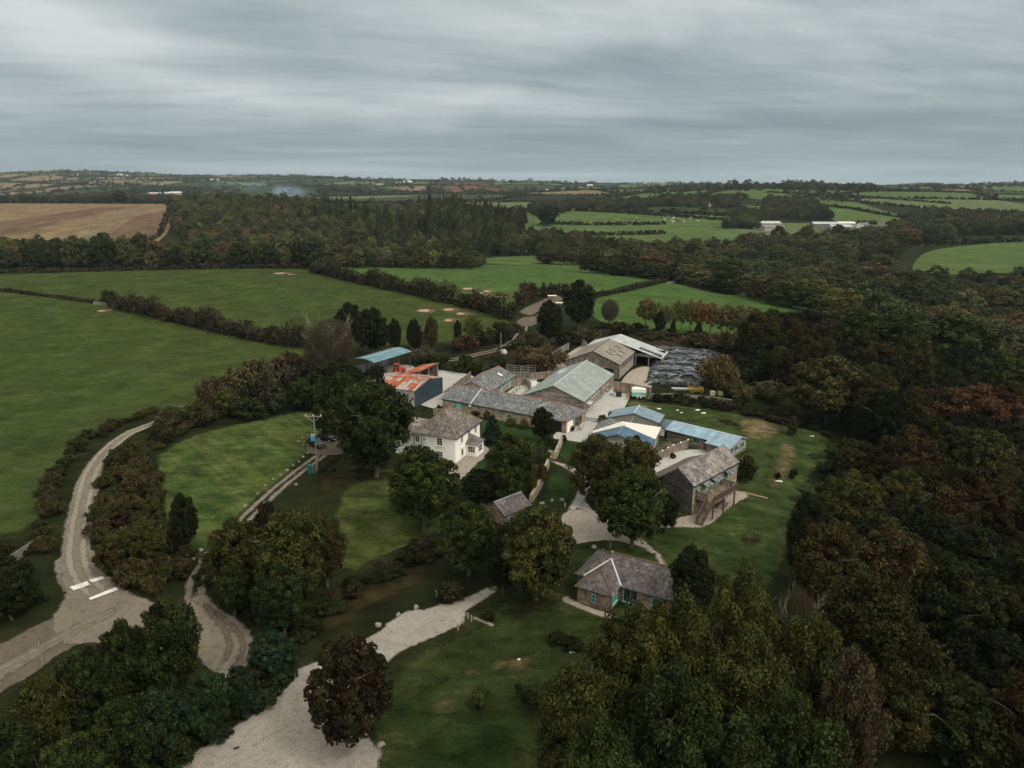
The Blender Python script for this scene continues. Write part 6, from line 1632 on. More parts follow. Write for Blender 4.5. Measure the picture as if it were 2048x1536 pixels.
for q in range(6):
    for w_ in range(2):
        s = .6 + w_ * 1.2; j = 2.2 + q * 1.1
        MB().hexa([P(s, j) + f2.z * .03, P(s, j + 1) + f2.z * .03, P(s + 1.05, j + 1) + f2.z * .03, P(s + 1.05, j) + f2.z * .03] + [P(s, j) + f2.z * .09, P(s, j + 1) + f2.z * .09, P(s + 1.05, j + 1) + f2.z * .09, P(s + 1.05, j) + f2.z * .09]).build('solar_panel', MATS['car_glass'], r)

# --- long slate barn
f = Fr((13.6, 148.5), 147.9)
b = gable_house('long_slate_barn', 'very long low stone barn with a lichen spotted slate roof and red ridge tiles', 'barn', f, 32.2, 8.8, 2.7, 5.0, 'rubble_stone', 'slate_grey', .2, .3, 'terracotta', hipn=4.4)
t, n = f.face('L')
door(b, f(27.6, -4.4, .1), t, n, 1.1, 2.2, 'teal_paint'); opening(b, f(2.6, -4.4, 0), t, n, 3.2, 2.3)
window(b, f(14, -4.4, 1.5), t, n, .8, .8, 2, 2, 'sage_paint'); window(b, f(20, -4.4, 1.5), t, n, .8, .8, 2, 2, 'sage_paint')
t, n = f.face('N'); window(b, f(0, 1.2, 1.35), t, n, 3.2, 1.9, 4, 1, 'grey_timber', False)
MB().box(f(-.06, -2.8, 1.2), (.12, 2.4, 2.3), (f.a, f.n, f.z)).build('white_pier', MATS['white_render'], b)
sl = (5.0 - 2.7) / 4.4
MB().hexa([f(24.0, -4.7, 2.75), f(24.0, -.1, 5.15), f(24.35, -.1, 5.15), f(24.35, -4.7, 2.75)][::-1] + [f(24.0, -4.7, 2.85), f(24.0, -.1, 5.3), f(24.35, -.1, 5.3), f(24.35, -4.7, 2.85)][::-1]).build('lead_seam', MATS['light_grey'], b)
MB().box(f(24.2, -4.75, 2.3), (.5, .3, .5), (f.a, f.n, f.z)).build('hopper', MATS['white_paint'], b)
fairy('orange fairy lights along the ridge end of the long slate barn', [f(3.0, 0, 5.35), f(9, 0, 5.35), f(14, 0, 5.35)], 5, .05)

# --- small slate barn behind it
f = Fr((-9.6, 169.5), 69.0)
b = gable_house('small_slate_barn', 'smaller stone barn with grey slate roof running back from the long slate barn', 'barn', f, 17.0, 9.0, 2.45, 4.5, 'rubble_stone', 'slate_grey', .2, .3, 'terracotta')
t, n = f.face('R'); door(b, f(8, 4.5, .1), t, n, 1.0, 2.1, 'teal_paint'); door(b, f(13.4, 4.5, .1), t, n, 1.0, 2.1, 'teal_paint')
z_ = 4.5 - 2.2 * 2.05 / 4.5
MB().hexa([f(12.0, 1.7, 4.55 - 1.7 * .4556 + .1), f(12.0, 2.9, 4.55 - 2.9 * .4556 + .1), f(12.7, 2.9, 4.55 - 2.9 * .4556 + .1), f(12.7, 1.7, 4.55 - 1.7 * .4556 + .1)] + [f(12.0, 1.7, 4.55 - 1.7 * .4556 + .24), f(12.0, 2.9, 4.55 - 2.9 * .4556 + .24), f(12.7, 2.9, 4.55 - 2.9 * .4556 + .24), f(12.7, 1.7, 4.55 - 1.7 * .4556 + .24)]).build('rooflight', MATS['white_paint'], b)

# --- white farmhouse with hipped slate roof
f = Fr((-14.5, 129.3), 68)
b = gable_house('white_farmhouse', 'two storey white rendered farmhouse with a steep hipped slate roof', 'house', f, 11.2, 8.6, 5.2, 8.75, 'white_render', 'slate_lichen', .3, .4, 'ridge_lichen', hipn=4.2, hipf=4.4)
t, n = f.face('N')
for j, z, w, h in ((1.1, 3.9, 1.15, 1.5), (-2.2, 4.0, .6, .8), (-3.6, 3.9, .95, 1.4), (1.1, 1.3, 1.15, 1.5), (-3.2, 1.3, 1.0, 1.2)): window(b, f(0, j, z), t, n, w, h, 2, 3)
for j in (-2.75,): MB().tube(f(-.1, j, 5.0), f(-.1, j, 0), .06).build('downpipe', MATS['dark_trim'], b)
MB().tube(f(-.1, -4.25, 5.0), f(-.1, -4.25, 0), .06).build('downpipe', MATS['dark_trim'], b)
t, n = f.face('R')
for s in (2.8, 5.9, 8.9): window(b, f(s, 4.3, 3.95), t, n, .95, 1.35, 2, 3)
door(b, f(2.8, 4.3, .15), t, n, 1.0, 2.1, 'white_paint', True); window(b, f(8.9, 4.3, 1.5), t, n, .95, 1.3, 2, 3)
MB().tube(f(11.0, 4.4, 5.0), f(11.0, 4.4, 0), .06).build('downpipe', MATS['dark_trim'], b)
# bay porch
MB().prism([(p.x, p.y) for p in (f(4.5, 4.32), f(4.5, 6.6), f(7.6, 6.6), f(7.6, 4.32))], -.2, 2.5).build('bay', MATS['white_render'], b)
bay = b.children[-1]
window(bay, f(4.5, 5.5, 1.45), *f.face('N'), 1.5, 1.3, 3, 2); window(bay, f(6.05, 6.6, 1.45), t, n, 1.8, 1.3, 3, 2)
ap = f(6.05, 4.6, 4.1); c4 = [f(4.2, 4.3, 2.5), f(4.2, 6.95, 2.5), f(7.9, 6.95, 2.5), f(7.9, 4.3, 2.5)]
mb = MB()
mb.slab([c4[0], c4[1], ap], .06).slab([c4[1], c4[2], ap], .06).slab([c4[2], c4[3], ap], .06); mb.build('bay_roof', MATS['slate_lichen'], b)
# rear wing
def hip_block(root, fr, s0, s1, j0, j1, e, r, wall, roof, oh=.3, ridge='ridge_grey', along='s'):
    MB().prism([(p.x, p.y) for p in (fr(s0, j0), fr(s0, j1), fr(s1, j1), fr(s1, j0))], -.4, e).build('wall', MATS[wall], root)
    a, c, d, g = fr(s0 - oh, j0 - oh, e), fr(s0 - oh, j1 + oh, e), fr(s1 + oh, j1 + oh, e), fr(s1 + oh, j0 - oh, e)
    if along == 's': h = (j1 - j0) / 2; A = fr(s0 + h, (j0 + j1) / 2, r); B_ = fr(s1 - h, (j0 + j1) / 2, r); fs = [[a, c, A], [c, d, B_, A], [d, g, B_], [g, a, A, B_]]
    else: h = (s1 - s0) / 2; A = fr((s0 + s1) / 2, j0 + h, r); B_ = fr((s0 + s1) / 2, j1 - h, r); fs = [[a, c, B_, A], [c, d, B_], [d, g, A, B_], [g, a, A]]
    mb = MB()
    for q in fs: mb.slab([p + Vector((0, 0, .1)) for p in q], .1)
    rf = mb.build('roof', MATS[roof], root)
    mb = MB(); up_ = Vector((0, 0, .1)); mb.tube(A + up_, B_ + up_, .11)
    for p, q in ((a, A), (g, A if along != 's' else B_), (c, A if along == 's' else B_), (d, B_)): mb.tube(p + up_, q + up_, .1)
    mb.build('ridge_tiles', MATS[ridge], rf)
hip_block(b, f, .9, 9.0, -12.4, -4.32, 4.3, 6.3, 'white_render', 'slate_lichen', along='j')
window(b, f(.9, -6.6, 3.2), *f.face('N'), .9, 1.2, 2, 3); window(b, f(.9, -9.6, 3.2), *f.face('N'), .9, 1.2, 2, 3); window(b, f(.9, -6.6, 1.2), *f.face('N'), .8, 1.1, 2, 2); opening(b, f(.9, -10.5, 0), *f.face('N'), 1, 2)

# --- stone barn with external stair
f = Fr((26.25, 107.61), 45.9)
b = gable_house('stone_stair_barn', 'two storey stone barn with weathered slate roof and sage green doors', 'barn', f, 14.4, 5.5, 5.0, 7.05, 'barn_stone', 'slate_mossy', .15, .3, 'ridge_grey')
MB().slab([f(-.06, 2.8, -.3), f(-.06, 2.8, 5.0), f(-.06, 0, 6.95), f(-.06, -2.8, 5.0), f(-.06, -2.8, -.3)][::-1], .05).build('slate_hanging', MATS['slate_dark'], b)
MB().prism([(p.x, p.y) for p in (f(0, -2.76), f(14.4, -2.76), f(14.4, -6.4), f(0, -6.4))][::-1], -.3, 3.0).build('lean_to_wall', MATS['barn_stone'], b)
MB().slab([f(14.6, -6.8, 3.2), f(-.2, -6.8, 3.2), f(-.2, -2.76, 4.95), f(14.6, -2.76, 4.95)], .1).build('lean_to_roof', MATS['slate_brown'], b)
t, n = f.face('R')
for s, w in ((3.2, 1.0), (6.3, 1.5), (10.4, 1.0)):
    door(b, f(s, 2.75, 2.75), t, n, w, 1.9, 'sage_paint', True)
    cn_ = MB().hexa([f(s - w / 2 - .5, 2.76, 4.75), f(s - w / 2 - .5, 4.1, 4.35), f(s + w / 2 + .5, 4.1, 4.35), f(s + w / 2 + .5, 2.76, 4.75), f(s - w / 2 - .5, 2.76, 4.83), f(s - w / 2 - .5, 4.1, 4.43), f(s + w / 2 + .5, 4.1, 4.43), f(s + w / 2 + .5, 2.76, 4.83)]).build('door_canopy', MATS['slate_grey'], b)
    for q in (-1, 1): MB().tube(f(s + q * (w / 2 + .35), 2.8, 3.8), f(s + q * (w / 2 + .35), 3.9, 4.38), .04).build('bracket', MATS['sage_paint'], cn_)
for s in (1.0, 8.3, 12.4): window(b, f(s, 2.75, 3.7), t, n, .7, 1.0, 1, 2, 'sage_paint')
for s in (5.0, 9.0, 12.5): window(b, f(s, 2.75, 1.3), t, n, 1.1, 1.3, 2, 2, 'sage_paint')
# deck and stair belong to a thing of their own
r = empty('timber_deck', f(4.5, 4.5), 'raised timber deck with rail and stair on brown posts in front of the stone barn', 'deck')
MB().box(f(4.6, 4.4, 2.6), (7.6, 3.2, .18), (f.a, f.n, f.z)).build('deck_floor', MATS['deck_boards'], r)
for s in (1.0, 4.4, 7.8, 8.3):
    for j in ((5.85,) if s != 8.3 else (3.2,)): MB().box(f(s, j, 1.25), (.2, .2, 2.6), (f.a, f.n, f.z)).build('post', MATS['dark_timber'], r)
def rail(a, c, h=1.05, solid=True):
    a = Vector(a); c = Vector(c); d = c - a; t_ = d.normalized(); hv = Vector((t_.x, t_.y, 0)).normalized(); nn = Vector((hv.y, -hv.x, 0)); zz = Vector((0, 0, 1))
    mb = MB()
    def beam(p, q, w, hh): 
        mb.hexa([p - nn * w / 2, q - nn * w / 2, q + nn * w / 2, p + nn * w / 2] + [x + zz * hh for x in (p - nn * w / 2, q - nn * w / 2, q + nn * w / 2, p + nn * w / 2)])
    beam(a + zz * h, c + zz * h, .12, .09); beam(a + zz * .15, c + zz * .15, .07, .08)
    nb = int(d.length / .17)
    for i in range(nb + 1):
        p = a.lerp(c, i / nb); mb.box(p + zz * (h / 2 + .08), (.09, .035, h - .1), (hv, nn, zz))
    k = max(1, int(d.length / 2.2))
    for i in range(k + 1): mb.box(a.lerp(c, i / k) + zz * (h / 2 + .05), (.13, .13, h + .25), (hv, nn, zz))
    return mb.build('railing', MATS['dark_timber'], r)
rail(f(1.0, 5.95, 2.7), f(8.35, 5.95, 2.7)); rail(f(8.35, 5.9, 2.7), f(8.35, 3.0, 2.7)); rail(f(.85, 2.9, 2.7), f(.85, 4.7, 2.7))
for k in range(13):
    s = .75 - k * .23; z = 2.55 - k * .2
    MB().box(f(s, 5.35, z), (.27, 1.0, .05), (f.a, f.n, f.z)).build('stair_tread', MATS['deck_boards'], r)
for j in (4.82, 5.88):
    MB().hexa([f(.9, j - .04, 2.35), f(-2.2, j - .04, -.1), f(-2.2, j + .04, -.1), f(.9, j + .04, 2.35), f(.9, j - .04, 2.68), f(-2.2, j - .04, .15), f(-2.2, j + .04, .15), f(.9, j + .04, 2.68)]).build('stringer', MATS['dark_timber'], r)
    rail(f(.85, j, 2.6), f(-2.1, j, .05), .95)

# --- timber lodge
f = Fr((44.12, 133.89), 137.3)
b = gable_house('timber_lodge', 'long single storey timber lodge with a light blue metal roof', 'lodge', f, 14.3, 5.8, 2.05, 2.95, 'lodge_boards', 'lodge_blue_sheet', .4, .35, 'lead_white')
t, n = f.face('L')
window(b, f(7.6, -2.9, 1.25), t, n, 1.5, 1.0, 2, 1, 'sage_paint'); door(b, f(5.4, -2.9, .05), t, n, .9, 1.85, 'dark_timber')
MB().prism([(p.x, p.y) for p in (f(.02, -2.95), f(.02, -4.1), f(4.6, -4.1), f(4.6, -2.95))][::-1], -.2, 1.75).build('annexe', MATS['lodge_boards'], b)
MB().slab([f(5.0, -4.5, 1.87), f(-.35, -4.5, 1.87), f(-.35, -3.2, 2.14), f(5.0, -3.2, 2.14)], .1).build('annexe_roof', MATS['lodge_blue_sheet'], b)
window(b, f(2.2, -4.1, 1.2), t, n, 1.4, .9, 2, 1, 'sage_paint')
MB().slab([f(-.03, 2.85, .02), f(-.03, 2.85, 2.0), f(-.03, 0, 2.85), f(-.03, -2.85, 2.0), f(-.03, -2.85, .02)], .03).build('gable_cladding', MATS['lodge_pale_boards'], b)
t, n = f.face('N'); window(b, f(-.06, 1.3, 1.25), t, n, 1.0, .9, 2, 1, 'sage_paint'); window(b, f(-.06, -1.4, 1.25), t, n, 1.1, .9, 2, 1, 'sage_paint')
r = empty('lodge_lean_to', f(16.5, 0), 'small dark blue roofed open lean-to at the end of the timber lodge', 'shed')
MB().slab([f(17.6, -2.6, 2.1), f(14.8, -2.6, 2.15), f(14.8, 1.4, 2.7), f(17.6, 1.4, 2.65)], .1).build('roof', MATS['slate_blue_sheet'], r)
for s, j in ((17.4, -2.4), (17.4, 1.2)): MB().box(f(s, j, 1.0), (.15, .15, 2.0), (f.a, f.n, f.z)).build('post', MATS['dark_timber'], r)
MB().box(f(16.1, 1.2, 1.1), (2.6, .1, 2.2), (f.a, f.n, f.z)).build('wall', MATS['lodge_boards'], r)
r = empty('white_board', f(16.0, -2.5), 'white painted panel with small round holes under the dark blue lean-to roof', 'board')
MB().box(f(16.0, -2.3, .95), (1.5, .08, 1.5), (f.a, f.n, f.z)).build('panel', MATS['white_paint'], r)
for dx, dz in ((-.4, 1.3), (.4, 1.1), (0, .6), (.3, 1.5)): MB().tube(f(16 + dx, -2.36, dz), f(16 + dx, -2.33, dz), .13).build('hole', MATS['dark_trim'], r)

# --- grey rendered building with blue roof, blue and white hall, slate hip
f = Fr((25.34, 145.12), 68.8)
b = gable_house('grey_rendered_building', 'grey rendered gable building with a pale blue metal roof', 'building', f, 5.4, 10.2, 2.9, 4.35, 'grey_render', 'blue_sheet', .35, .4, 'lead_white')
window(b, f(0, .9, 1.8), *f.face('N'), 1.5, .9, 2, 1)
MB().tube(f(-.1, .2, 3.9), f(-.1, -.5, 2.4), .06).build('flue', MATS['white_paint'], b)
f = Fr((19.99, 130.71), 68.8)
b = gable_house('blue_roofed_hall', 'low hall with a deep blue metal roof partly hidden by the bronze tree', 'building', f, 5.4, 11.4, 2.7, 4.7, 'lodge_pale_boards', 'deep_blue_sheet', .35, .4, 'blue_sheet')
for s in (1.2, 3.2): window(b, f(s, 5.7, 1.3), *f.face('R'), 1.2, 1.6, 2, 1, 'white_paint', False)
r = empty('white_roof_annexe', f(7.5, 0), 'annexe with a plain white roof adjoining the blue roofed hall', 'building')
MB().slab([f(5.3, 6.2, 2.85), f(12.9, 6.0, 2.85), f(7.2, -.8, 5.05), f(4.9, 0, 5.0)], .1).slab([f(7.2, -.8, 5.05), f(5.8, -6.1, 2.95), f(4.3, -6.2, 2.9), f(4.9, 0, 5.0)], .1).build('roof', MATS['canvas_white'], r)
MB().prism([(p.x, p.y) for p in (f(5.5, -5.4), f(5.5, 5.7), f(12.3, 5.7), f(6.6, -5.4))], -.3, 2.6).build('wall', MATS['grey_boards'], r)
for s in (7.0, 8.8): window(r, f(s, 5.7, 1.3), *f.face('R'), .9, 1.7, 1, 2, 'white_paint', False)
f = Fr((18.9, 139.2), 68.8)
b = empty('slate_kiosk', f(2, 0), 'tiny stone building with a pyramid slate roof at the foot of the steps', 'building')
hip_block(b, f, 0, 5.0, -2.4, 2.4, 2.5, 4.3, 'rubble_brown', 'slate_grey', .3, 'ridge_grey')

# --- navy gabled barn with rusty roof, red lean-to and blue open barn
f = Fr((-20.0, 169.5), 157)
b = gable_house('rusty_roofed_barn', 'corrugated barn with a navy gable and a grey roof streaked with orange rust', 'barn', f, 13, 13.6, 4.0, 5.25, 'grey_cladding', 'rusty_sheet', .15, .2, None, gutter=False)
MB().slab([f(-.05, 6.85, 0), f(-.05, 6.85, 3.98), f(-.05, 0, 5.2), f(-.05, -6.85, 3.98), f(-.05, -6.85, 0)], .04).build('gable_cladding', MATS['navy_cladding'], b)
rz = lambda j: 5.25 + .18 - abs(j) * (1.25 / 6.8) + .02
def rust(s0, s1, j0, j1, mt='red_rust_sheet'):
    P = [f(s0, j0, rz(j0)), f(s1, j0, rz(j0)), f(s1, j1, rz(j1)), f(s0, j1, rz(j1))]
    if j0 > 0: P = P[::-1]
    MB().hexa(P + [p + Vector((0, 0, .03)) for p in P]).build('rusted_sheet', MATS[mt], b)
for a_ in ((5.2, 6.3, -6.7, -1.2), (-.1, 10.5, -1.15, -.55), (2.8, 3.6, -.5, -.05), (.3, 6, .5, 1.6), (1, 3.4, 2.2, 3.0), (4, 12.5, 3.6, 4.6), (7.5, 8.7, -6.7, -1.2), (1.2, 2.2, -2.4, -1.2)): rust(*a_)
f = Fr((-26.0, 183.4), 67)
b = empty('red_lean_to', f(5, 0), 'open fronted shed with a bright rust red sloping roof', 'shed')
MB().slab([f(-.3, 2.5, 4.0), f(10.3, 2.5, 4.0), f(10.3, -2.6, 3.0), f(-.3, -2.6, 3.0)], .1).build('roof', MATS['red_rust_sheet'], b)
MB().slab([f(3.5, .9, 3.75), f(10.2, .9, 3.75), f(10.2, .5, 3.67), f(3.5, .5, 3.67)], .03).build('pale_strip', MATS['pale_sheet'], b)
MB().box(f(5, -2.3, 1.5), (10, .12, 3.0), (f.a, f.n, f.z)).box(f(10, 0, 1.6), (.12, 4.6, 3.2), (f.a, f.n, f.z)).build('wall', MATS['barn_boards'], b)
for s in (.2, 5, 9.8): MB().box(f(s, 2.2, 1.9), (.2, .2, 3.8), (f.a, f.n, f.z)).build('post', MATS['grey_timber'], b)
o = MB().lathe(f(7.2, .6, 0), [(.5, 0), (.55, .3), (.5, .6), (.55, .9), (.5, 1.3)]).build('barrel', MATS['transformer_blue']); tag(o, 'blue drum standing under the rust red shed roof', 'drum')
f = Fr((-40.0, 191.5), 59.5)
b = empty('blue_open_barn', f(7, 0), 'open sided barn with a shallow blue metal roof on tall posts', 'barn')
P = lambda s, j: f(s, j, 5.3 - j * j * .045)
mb = MB(); J = [-4.3, -3, -1.5, 0, 1.5, 3, 4.0]
for a, c in zip(J[:-1], J[1:]): mb.slab([P(-.3, c), P(15.8, c), P(15.8, a), P(-.3, a)], .08)
mb.build('roof', MATS['dutch_blue_sheet'], b)
MB().slab([P(-.3, .12) + Vector((0, 0, .05)), P(15.8, .12) + Vector((0, 0, .05)), P(15.8, -.12) + Vector((0, 0, .05)), P(-.3, -.12) + Vector((0, 0, .05))], .04).build('ridge_cap', MATS['lead_white'], b)
for s in (.3, 5.3, 10.3, 15.3):
    for j in (-3.8, 3.6): MB().box(f(s, j, 2.25), (.2, .2, 4.5), (f.a, f.n, f.z)).build('post', MATS['steel_dark'], b)
MB().box(f(7.8, -3.9, 1.2), (15, .1, 2.4), (f.a, f.n, f.z)).build('side_sheeting', MATS['grey_cladding'], b)

# --- slate cottage in the foreground and the little outbuilding
f = Fr((10.1, 86.8), -30)
b = gable_house('slate_cottage', 'low stone cottage with purple slate roof and turquoise windows', 'cottage', f, 13.6, 6.8, 2.25, 4.35, 'rubble_brown', 'slate_purple', .2, .3, 'ridge_moss', hipn=3.3)
t, n = f.face('R')
# wing towards the viewer
WX0, WX1, WY = 1.3, 5.7, 6.25
mb = MB(); mb.prism([(p.x, p.y) for p in (f(WX0, 3.42), f(WX0, WY), f(WX1, WY), f(WX1, 3.42))][::-1], -.4, 2.2).build('wing_wall', MATS['rubble_brown'], b)
xm = (WX0 + WX1) / 2; A = f(xm, .9, 4.0); B_ = f(xm, WY - 2.2, 4.0)
e1, e2, e3, e4 = f(WX0 - .3, 3.0, 2.3), f(WX0 - .3, WY + .3, 2.3), f(WX1 + .3, WY + .3, 2.3), f(WX1 + .3, 3.0, 2.3)
e1, e4 = f(WX0 - .3, 3.7, 2.3), f(WX1 + .3, 3.7, 2.3)
rfw = MB().slab([e1, e2, B_, A], .1).slab([e2, e3, B_], .1).slab([e3, e4, A, B_], .1).build('wing_roof', MATS['slate_purple'], b)
MB().tube(A, B_, .1).tube(B_, e2, .1).tube(B_, e3, .1).build('ridge_tiles', MATS['ridge_moss'], rfw)
MB().tube(A + f.z * .05, e1 + f.z * .05, .1).tube(A + f.z * .05, e4 + f.z * .05, .12).build('lead_valley', MATS['lead_white'], rfw)
MB().lathe(f(xm - .1, .4, 4.2), [(.16, 0), (.16, .5), (.2, .5), (.2, .62), (.1, .7)], 8).build('vent_pot', MATS['boulder'], b)
window(b, f(WX1, 4.9, 1.15), f.a * 0 - f.n, f.a, 1.3, 1.0, 2, 2, 'teal_paint')
window(b, f(xm, WY, 1.2), t, n, .45, 1.2, 1, 2, 'teal_paint', False)
window(b, f(7.2, 3.4, 1.15), t, n, 1.9, 1.9, 2, 1, 'teal_paint'); window(b, f(10.6, 3.4, 1.35), t, n, 1.3, 1.0, 2, 2, 'teal_paint')
MB().box(f(8.5, 3.46, 1.95), (.35, .12, .3), (f.a, f.n, f.z)).build('alarm_box', MATS['yellow_plastic'], b)
MB().tube(f(WX1 + .1, WY + .1, 2.2), f(WX1 + .1, WY + .1, 0), .06).build('downpipe', MATS['dark_trim'], b)
f = Fr((-2.71, 103.4), 43.1)
b = gable_house('slate_outbuilding', 'little stone outbuilding with a purple grey slate roof between the garden trees', 'outbuilding', f, 5.6, 4.6, 1.75, 3.1, 'rubble_brown', 'slate_purple', .15, .25, 'ridge_grey')
door(b, f(1.0, 2.3, 0), *f.face('R'), .8, 1.6, 'sage_paint'); window(b, f(3.6, 2.3, 1.05), *f.face('R'), .9, .8, 2, 2, 'white_paint')

# ------------------------------------------------------------------ silage clamp weighted with tyres
def clamp():
    rng = np.random.RandomState(4)
    c = [at(1308, 692, 0), at(1440, 704, 0), at(1400, 772, 0), at(1292, 764, 0)]
    N, M = 60, 60
    V = np.zeros((N + 1, M + 1, 3))
    for i in range(N + 1):
        for j in range(M + 1):
            a, b_ = i / N, j / M
            p = c[0] * (1 - a) * (1 - b_) + c[1] * a * (1 - b_) + c[2] * a * b_ + c[3] * (1 - a) * b_
            e = min(a, 1 - a, b_, 1 - b_)
            h = 1.5 * min(1, e * 9) + .10 * math.sin(a * 31 + 3 * math.sin(b_ * 9)) + .10 * math.sin(b_ * 43 + 2 * math.sin(a * 11)) + rng.normal() * .05
            V[i, j] = (p.x, p.y, p.z + (h if e > 0 else -.1))
    idx = np.arange((N + 1) * (M + 1)).reshape(N + 1, M + 1)
    F = np.stack([idx[:-1, :-1], idx[:-1, 1:], idx[1:, 1:], idx[1:, :-1]], -1).reshape(-1, 4)[:, ::-1]
    m, t, b_, o_ = mat_new('silage_sheet')
    p = t.new('ShaderNodeNewGeometry').outputs['Position']
    q = t.noise(t.mul3(p, (.35, 1.0, 1)), .8, 6, .7, .6)
    t.put(b_.inputs['Base Color'], t.ramp(q, [(.46, (.010, .010, .011)), (.53, (.05, .054, .062)), (.64, (.22, .235, .27))]))  # grey-blue reflections of the black plastic are painted into the base colour
    b_.inputs['Roughness'].default_value = .36; b_.inputs['Specular IOR Level'].default_value = .5
    bump(t, b_, t.math('ADD', t.noise(p, 1.4, 6, .7, 1.5), t.noise(t.mul3(p, (.5, 2.5, 1)), 2.2, 4, .7)), .6, .25)
    o = link(bpy.data.objects.new('silage_clamp', np_mesh('silage_clamp', V.reshape(-1, 3), F, m)))
    tag(o, 'wide silage heap under wrinkled black plastic sheeting beside the old barn', 'silage clamp')
    tm = MB()
    for k in range(12):
        a0, a1 = 6.2832 * k / 12, 6.2832 * (k + 1) / 12
        ring = [(.40, 0), (.40, .2), (.33, .24), (.20, .2), (.20, .02)]
        for (r0, z0), (r1, z1) in zip(ring, ring[1:] + ring[:1]):
            tm.poly([(r0 * math.cos(a0), r0 * math.sin(a0), z0), (r0 * math.cos(a1), r0 * math.sin(a1), z0), (r1 * math.cos(a1), r1 * math.sin(a1), z1), (r1 * math.cos(a0), r1 * math.sin(a0), z1)])
    t0 = tm.build('tyre', MATS['rubber']); first = True
    rr = random.Random(2)
    rows = [.08, .20, .34, .50, .66, .82, .93]
    n = 0
    for ri, b__ in enumerate(rows):
        for k in range(31):
            a = (k + rr.uniform(-.3, .3)) / 31
            if not .03 < a < .97 or rr.random() < .18: continue
            bb = b__ + rr.uniform(-.018, .018) + .02 * math.sin(a * 7)
            i, j = int(a * N), int(min(bb, .98) * M)
            p = Vector(V[i, j])
            o = t0 if first else t0.copy()
            if not first: COL.objects.link(o)
            first = False; n += 1
            o.location = p + Vector((0, 0, .02)); o.rotation_euler = (rr.uniform(-.15, .15), rr.uniform(-.15, .15), rr.uniform(0, 6))
            tag(o, 'old tyre weighing down the black silage sheet', 'tyre', 'tyres on the silage clamp')
    for k in range(46):   # dark loose tyres at the near face
        o = t0.copy(); COL.objects.link(o); a = rr.uniform(.03, .97); p = c[3].lerp(c[2], a) + Vector((rr.uniform(-1, 1), rr.uniform(-3.4, .3), 0))
        o.location = p + Vector((0, 0, rr.uniform(0, .25))); o.rotation_euler = (rr.uniform(-.5, .5), rr.uniform(-.5, .5), 0)
        tag(o, 'old tyre heaped loosely in front of the silage sheet', 'tyre', 'loose tyres before the silage clamp')
clamp()

# ------------------------------------------------------------------ fences, walls, gates
def board_fence(px, h, label, mat='fence_boards', lights=False, z=0.0, step=2.4):
    L = [G(*p) if len(p) == 2 else Vector(p) for p in px]
    r = empty('board_fence', L[0], label, 'fence')
    for a, c in zip(L[:-1], L[1:]):
        d = (c - a); t_ = Vector((d.x, d.y, 0)).normalized(); n_ = Vector((t_.y, -t_.x, 0)); ln = Vector((d.x, d.y, 0)).length
        k = max(1, round(ln / step)); bays = MB()
        MB().hexa([a - n_ * .03, c - n_ * .03, c + n_ * .03, a + n_ * .03] + [p + Vector((0, 0, h)) for p in (a - n_ * .03, c - n_ * .03, c + n_ * .03, a + n_ * .03)]).build('panel', MATS[mat], r)
        MB().hexa([p + Vector((0, 0, h + .004)) for p in (a - n_ * .07, c - n_ * .07, c + n_ * .07, a + n_ * .07)] + [p + Vector((0, 0, h + .06)) for p in (a - n_ * .07, c - n_ * .07, c + n_ * .07, a + n_ * .07)]).build('capping', MATS['grey_timber'], r)
        for i in range(k + 1):
            p = a.lerp(c, i / k); MB().box(p + n_ * .1 + Vector((0, 0, h / 2)), (.13, .13, h + .16), (t_, n_, Vector((0, 0, 1)))).build('post', MATS['grey_timber'], r)
            if lights and i % 1 == 0:
                MB().lathe(p + n_ * .1 + Vector((0, 0, h + .08)), [(.03, 0), (.10, .06), (.10, .16), (.03, .2)], 8).build('lamp', MATS['lamp_glow'], r)
    return r
board_fence([(889, 803), (941, 763)], 2.6, 'tall board fence between navy barn and small slate barn')
board_fence([(1018, 755), (1062, 760), (1112, 755)], 1.9, 'board fence behind the walled courtyard')
board_fence([(1020, 775), (1050, 770), (1062, 780), (1062, 796)], 2.0, 'curved board fence round the little courtyard')
board_fence([(1227, 786), (1262, 791), (1300, 799)], 3.0, 'tall board fence at the end of the patio hung with orange lights')
board_fence([(1302, 798), (1345, 797), (1440, 806), (1475, 812)], 1.3, 'lower board fence behind the hedge of the event lawn')
board_fence([(1312, 925), (1345, 908), (1374, 897)], 1.7, 'board fence topped with round white lamps in the lodge courtyard', lights=True)
board_fence([(868, 830), (885, 832)], 1.6, 'short board fence beside the farmhouse wing')
fairy('orange fairy lights hung along the tall patio fence', [G(1229, 787) + Vector((0, -.3, 2.3)), G(1245, 788) + Vector((0, -.3, 1.4)), G(1268, 791) + Vector((0, -.3, 2.3))], 8, .3)
def rail_fence(px, h, label, rails=3, mat='grey_timber', name='rail_fence', cat='fence', step=2.5):
    L = [G(*p) for p in px]; r = empty(name, L[0], label, cat)
    for a, c in zip(L[:-1], L[1:]):
        k = max(1, round((c - a).length / step)); d = (c - a).normalized(); n_ = Vector((d.y, -d.x, 0))
        for i in range(k + 1): MB().box(a.lerp(c, i / k) + Vector((0, 0, h / 2)), (.16, .16, h + .2), (d, n_, Vector((0, 0, 1)))).build('post', MATS[mat], r)
        mb = MB()
        for q in range(rails):
            z = h * (q + 1) / rails - .08
            mb.hexa([p + Vector((0, 0, z)) for p in (a - n_ * .13, c - n_ * .13, c - n_ * .085, a - n_ * .085)] + [p + Vector((0, 0, z + .15)) for p in (a - n_ * .13, c - n_ * .13, c - n_ * .085, a - n_ * .085)])
        mb.build('rails', MATS[mat], r)
    return r
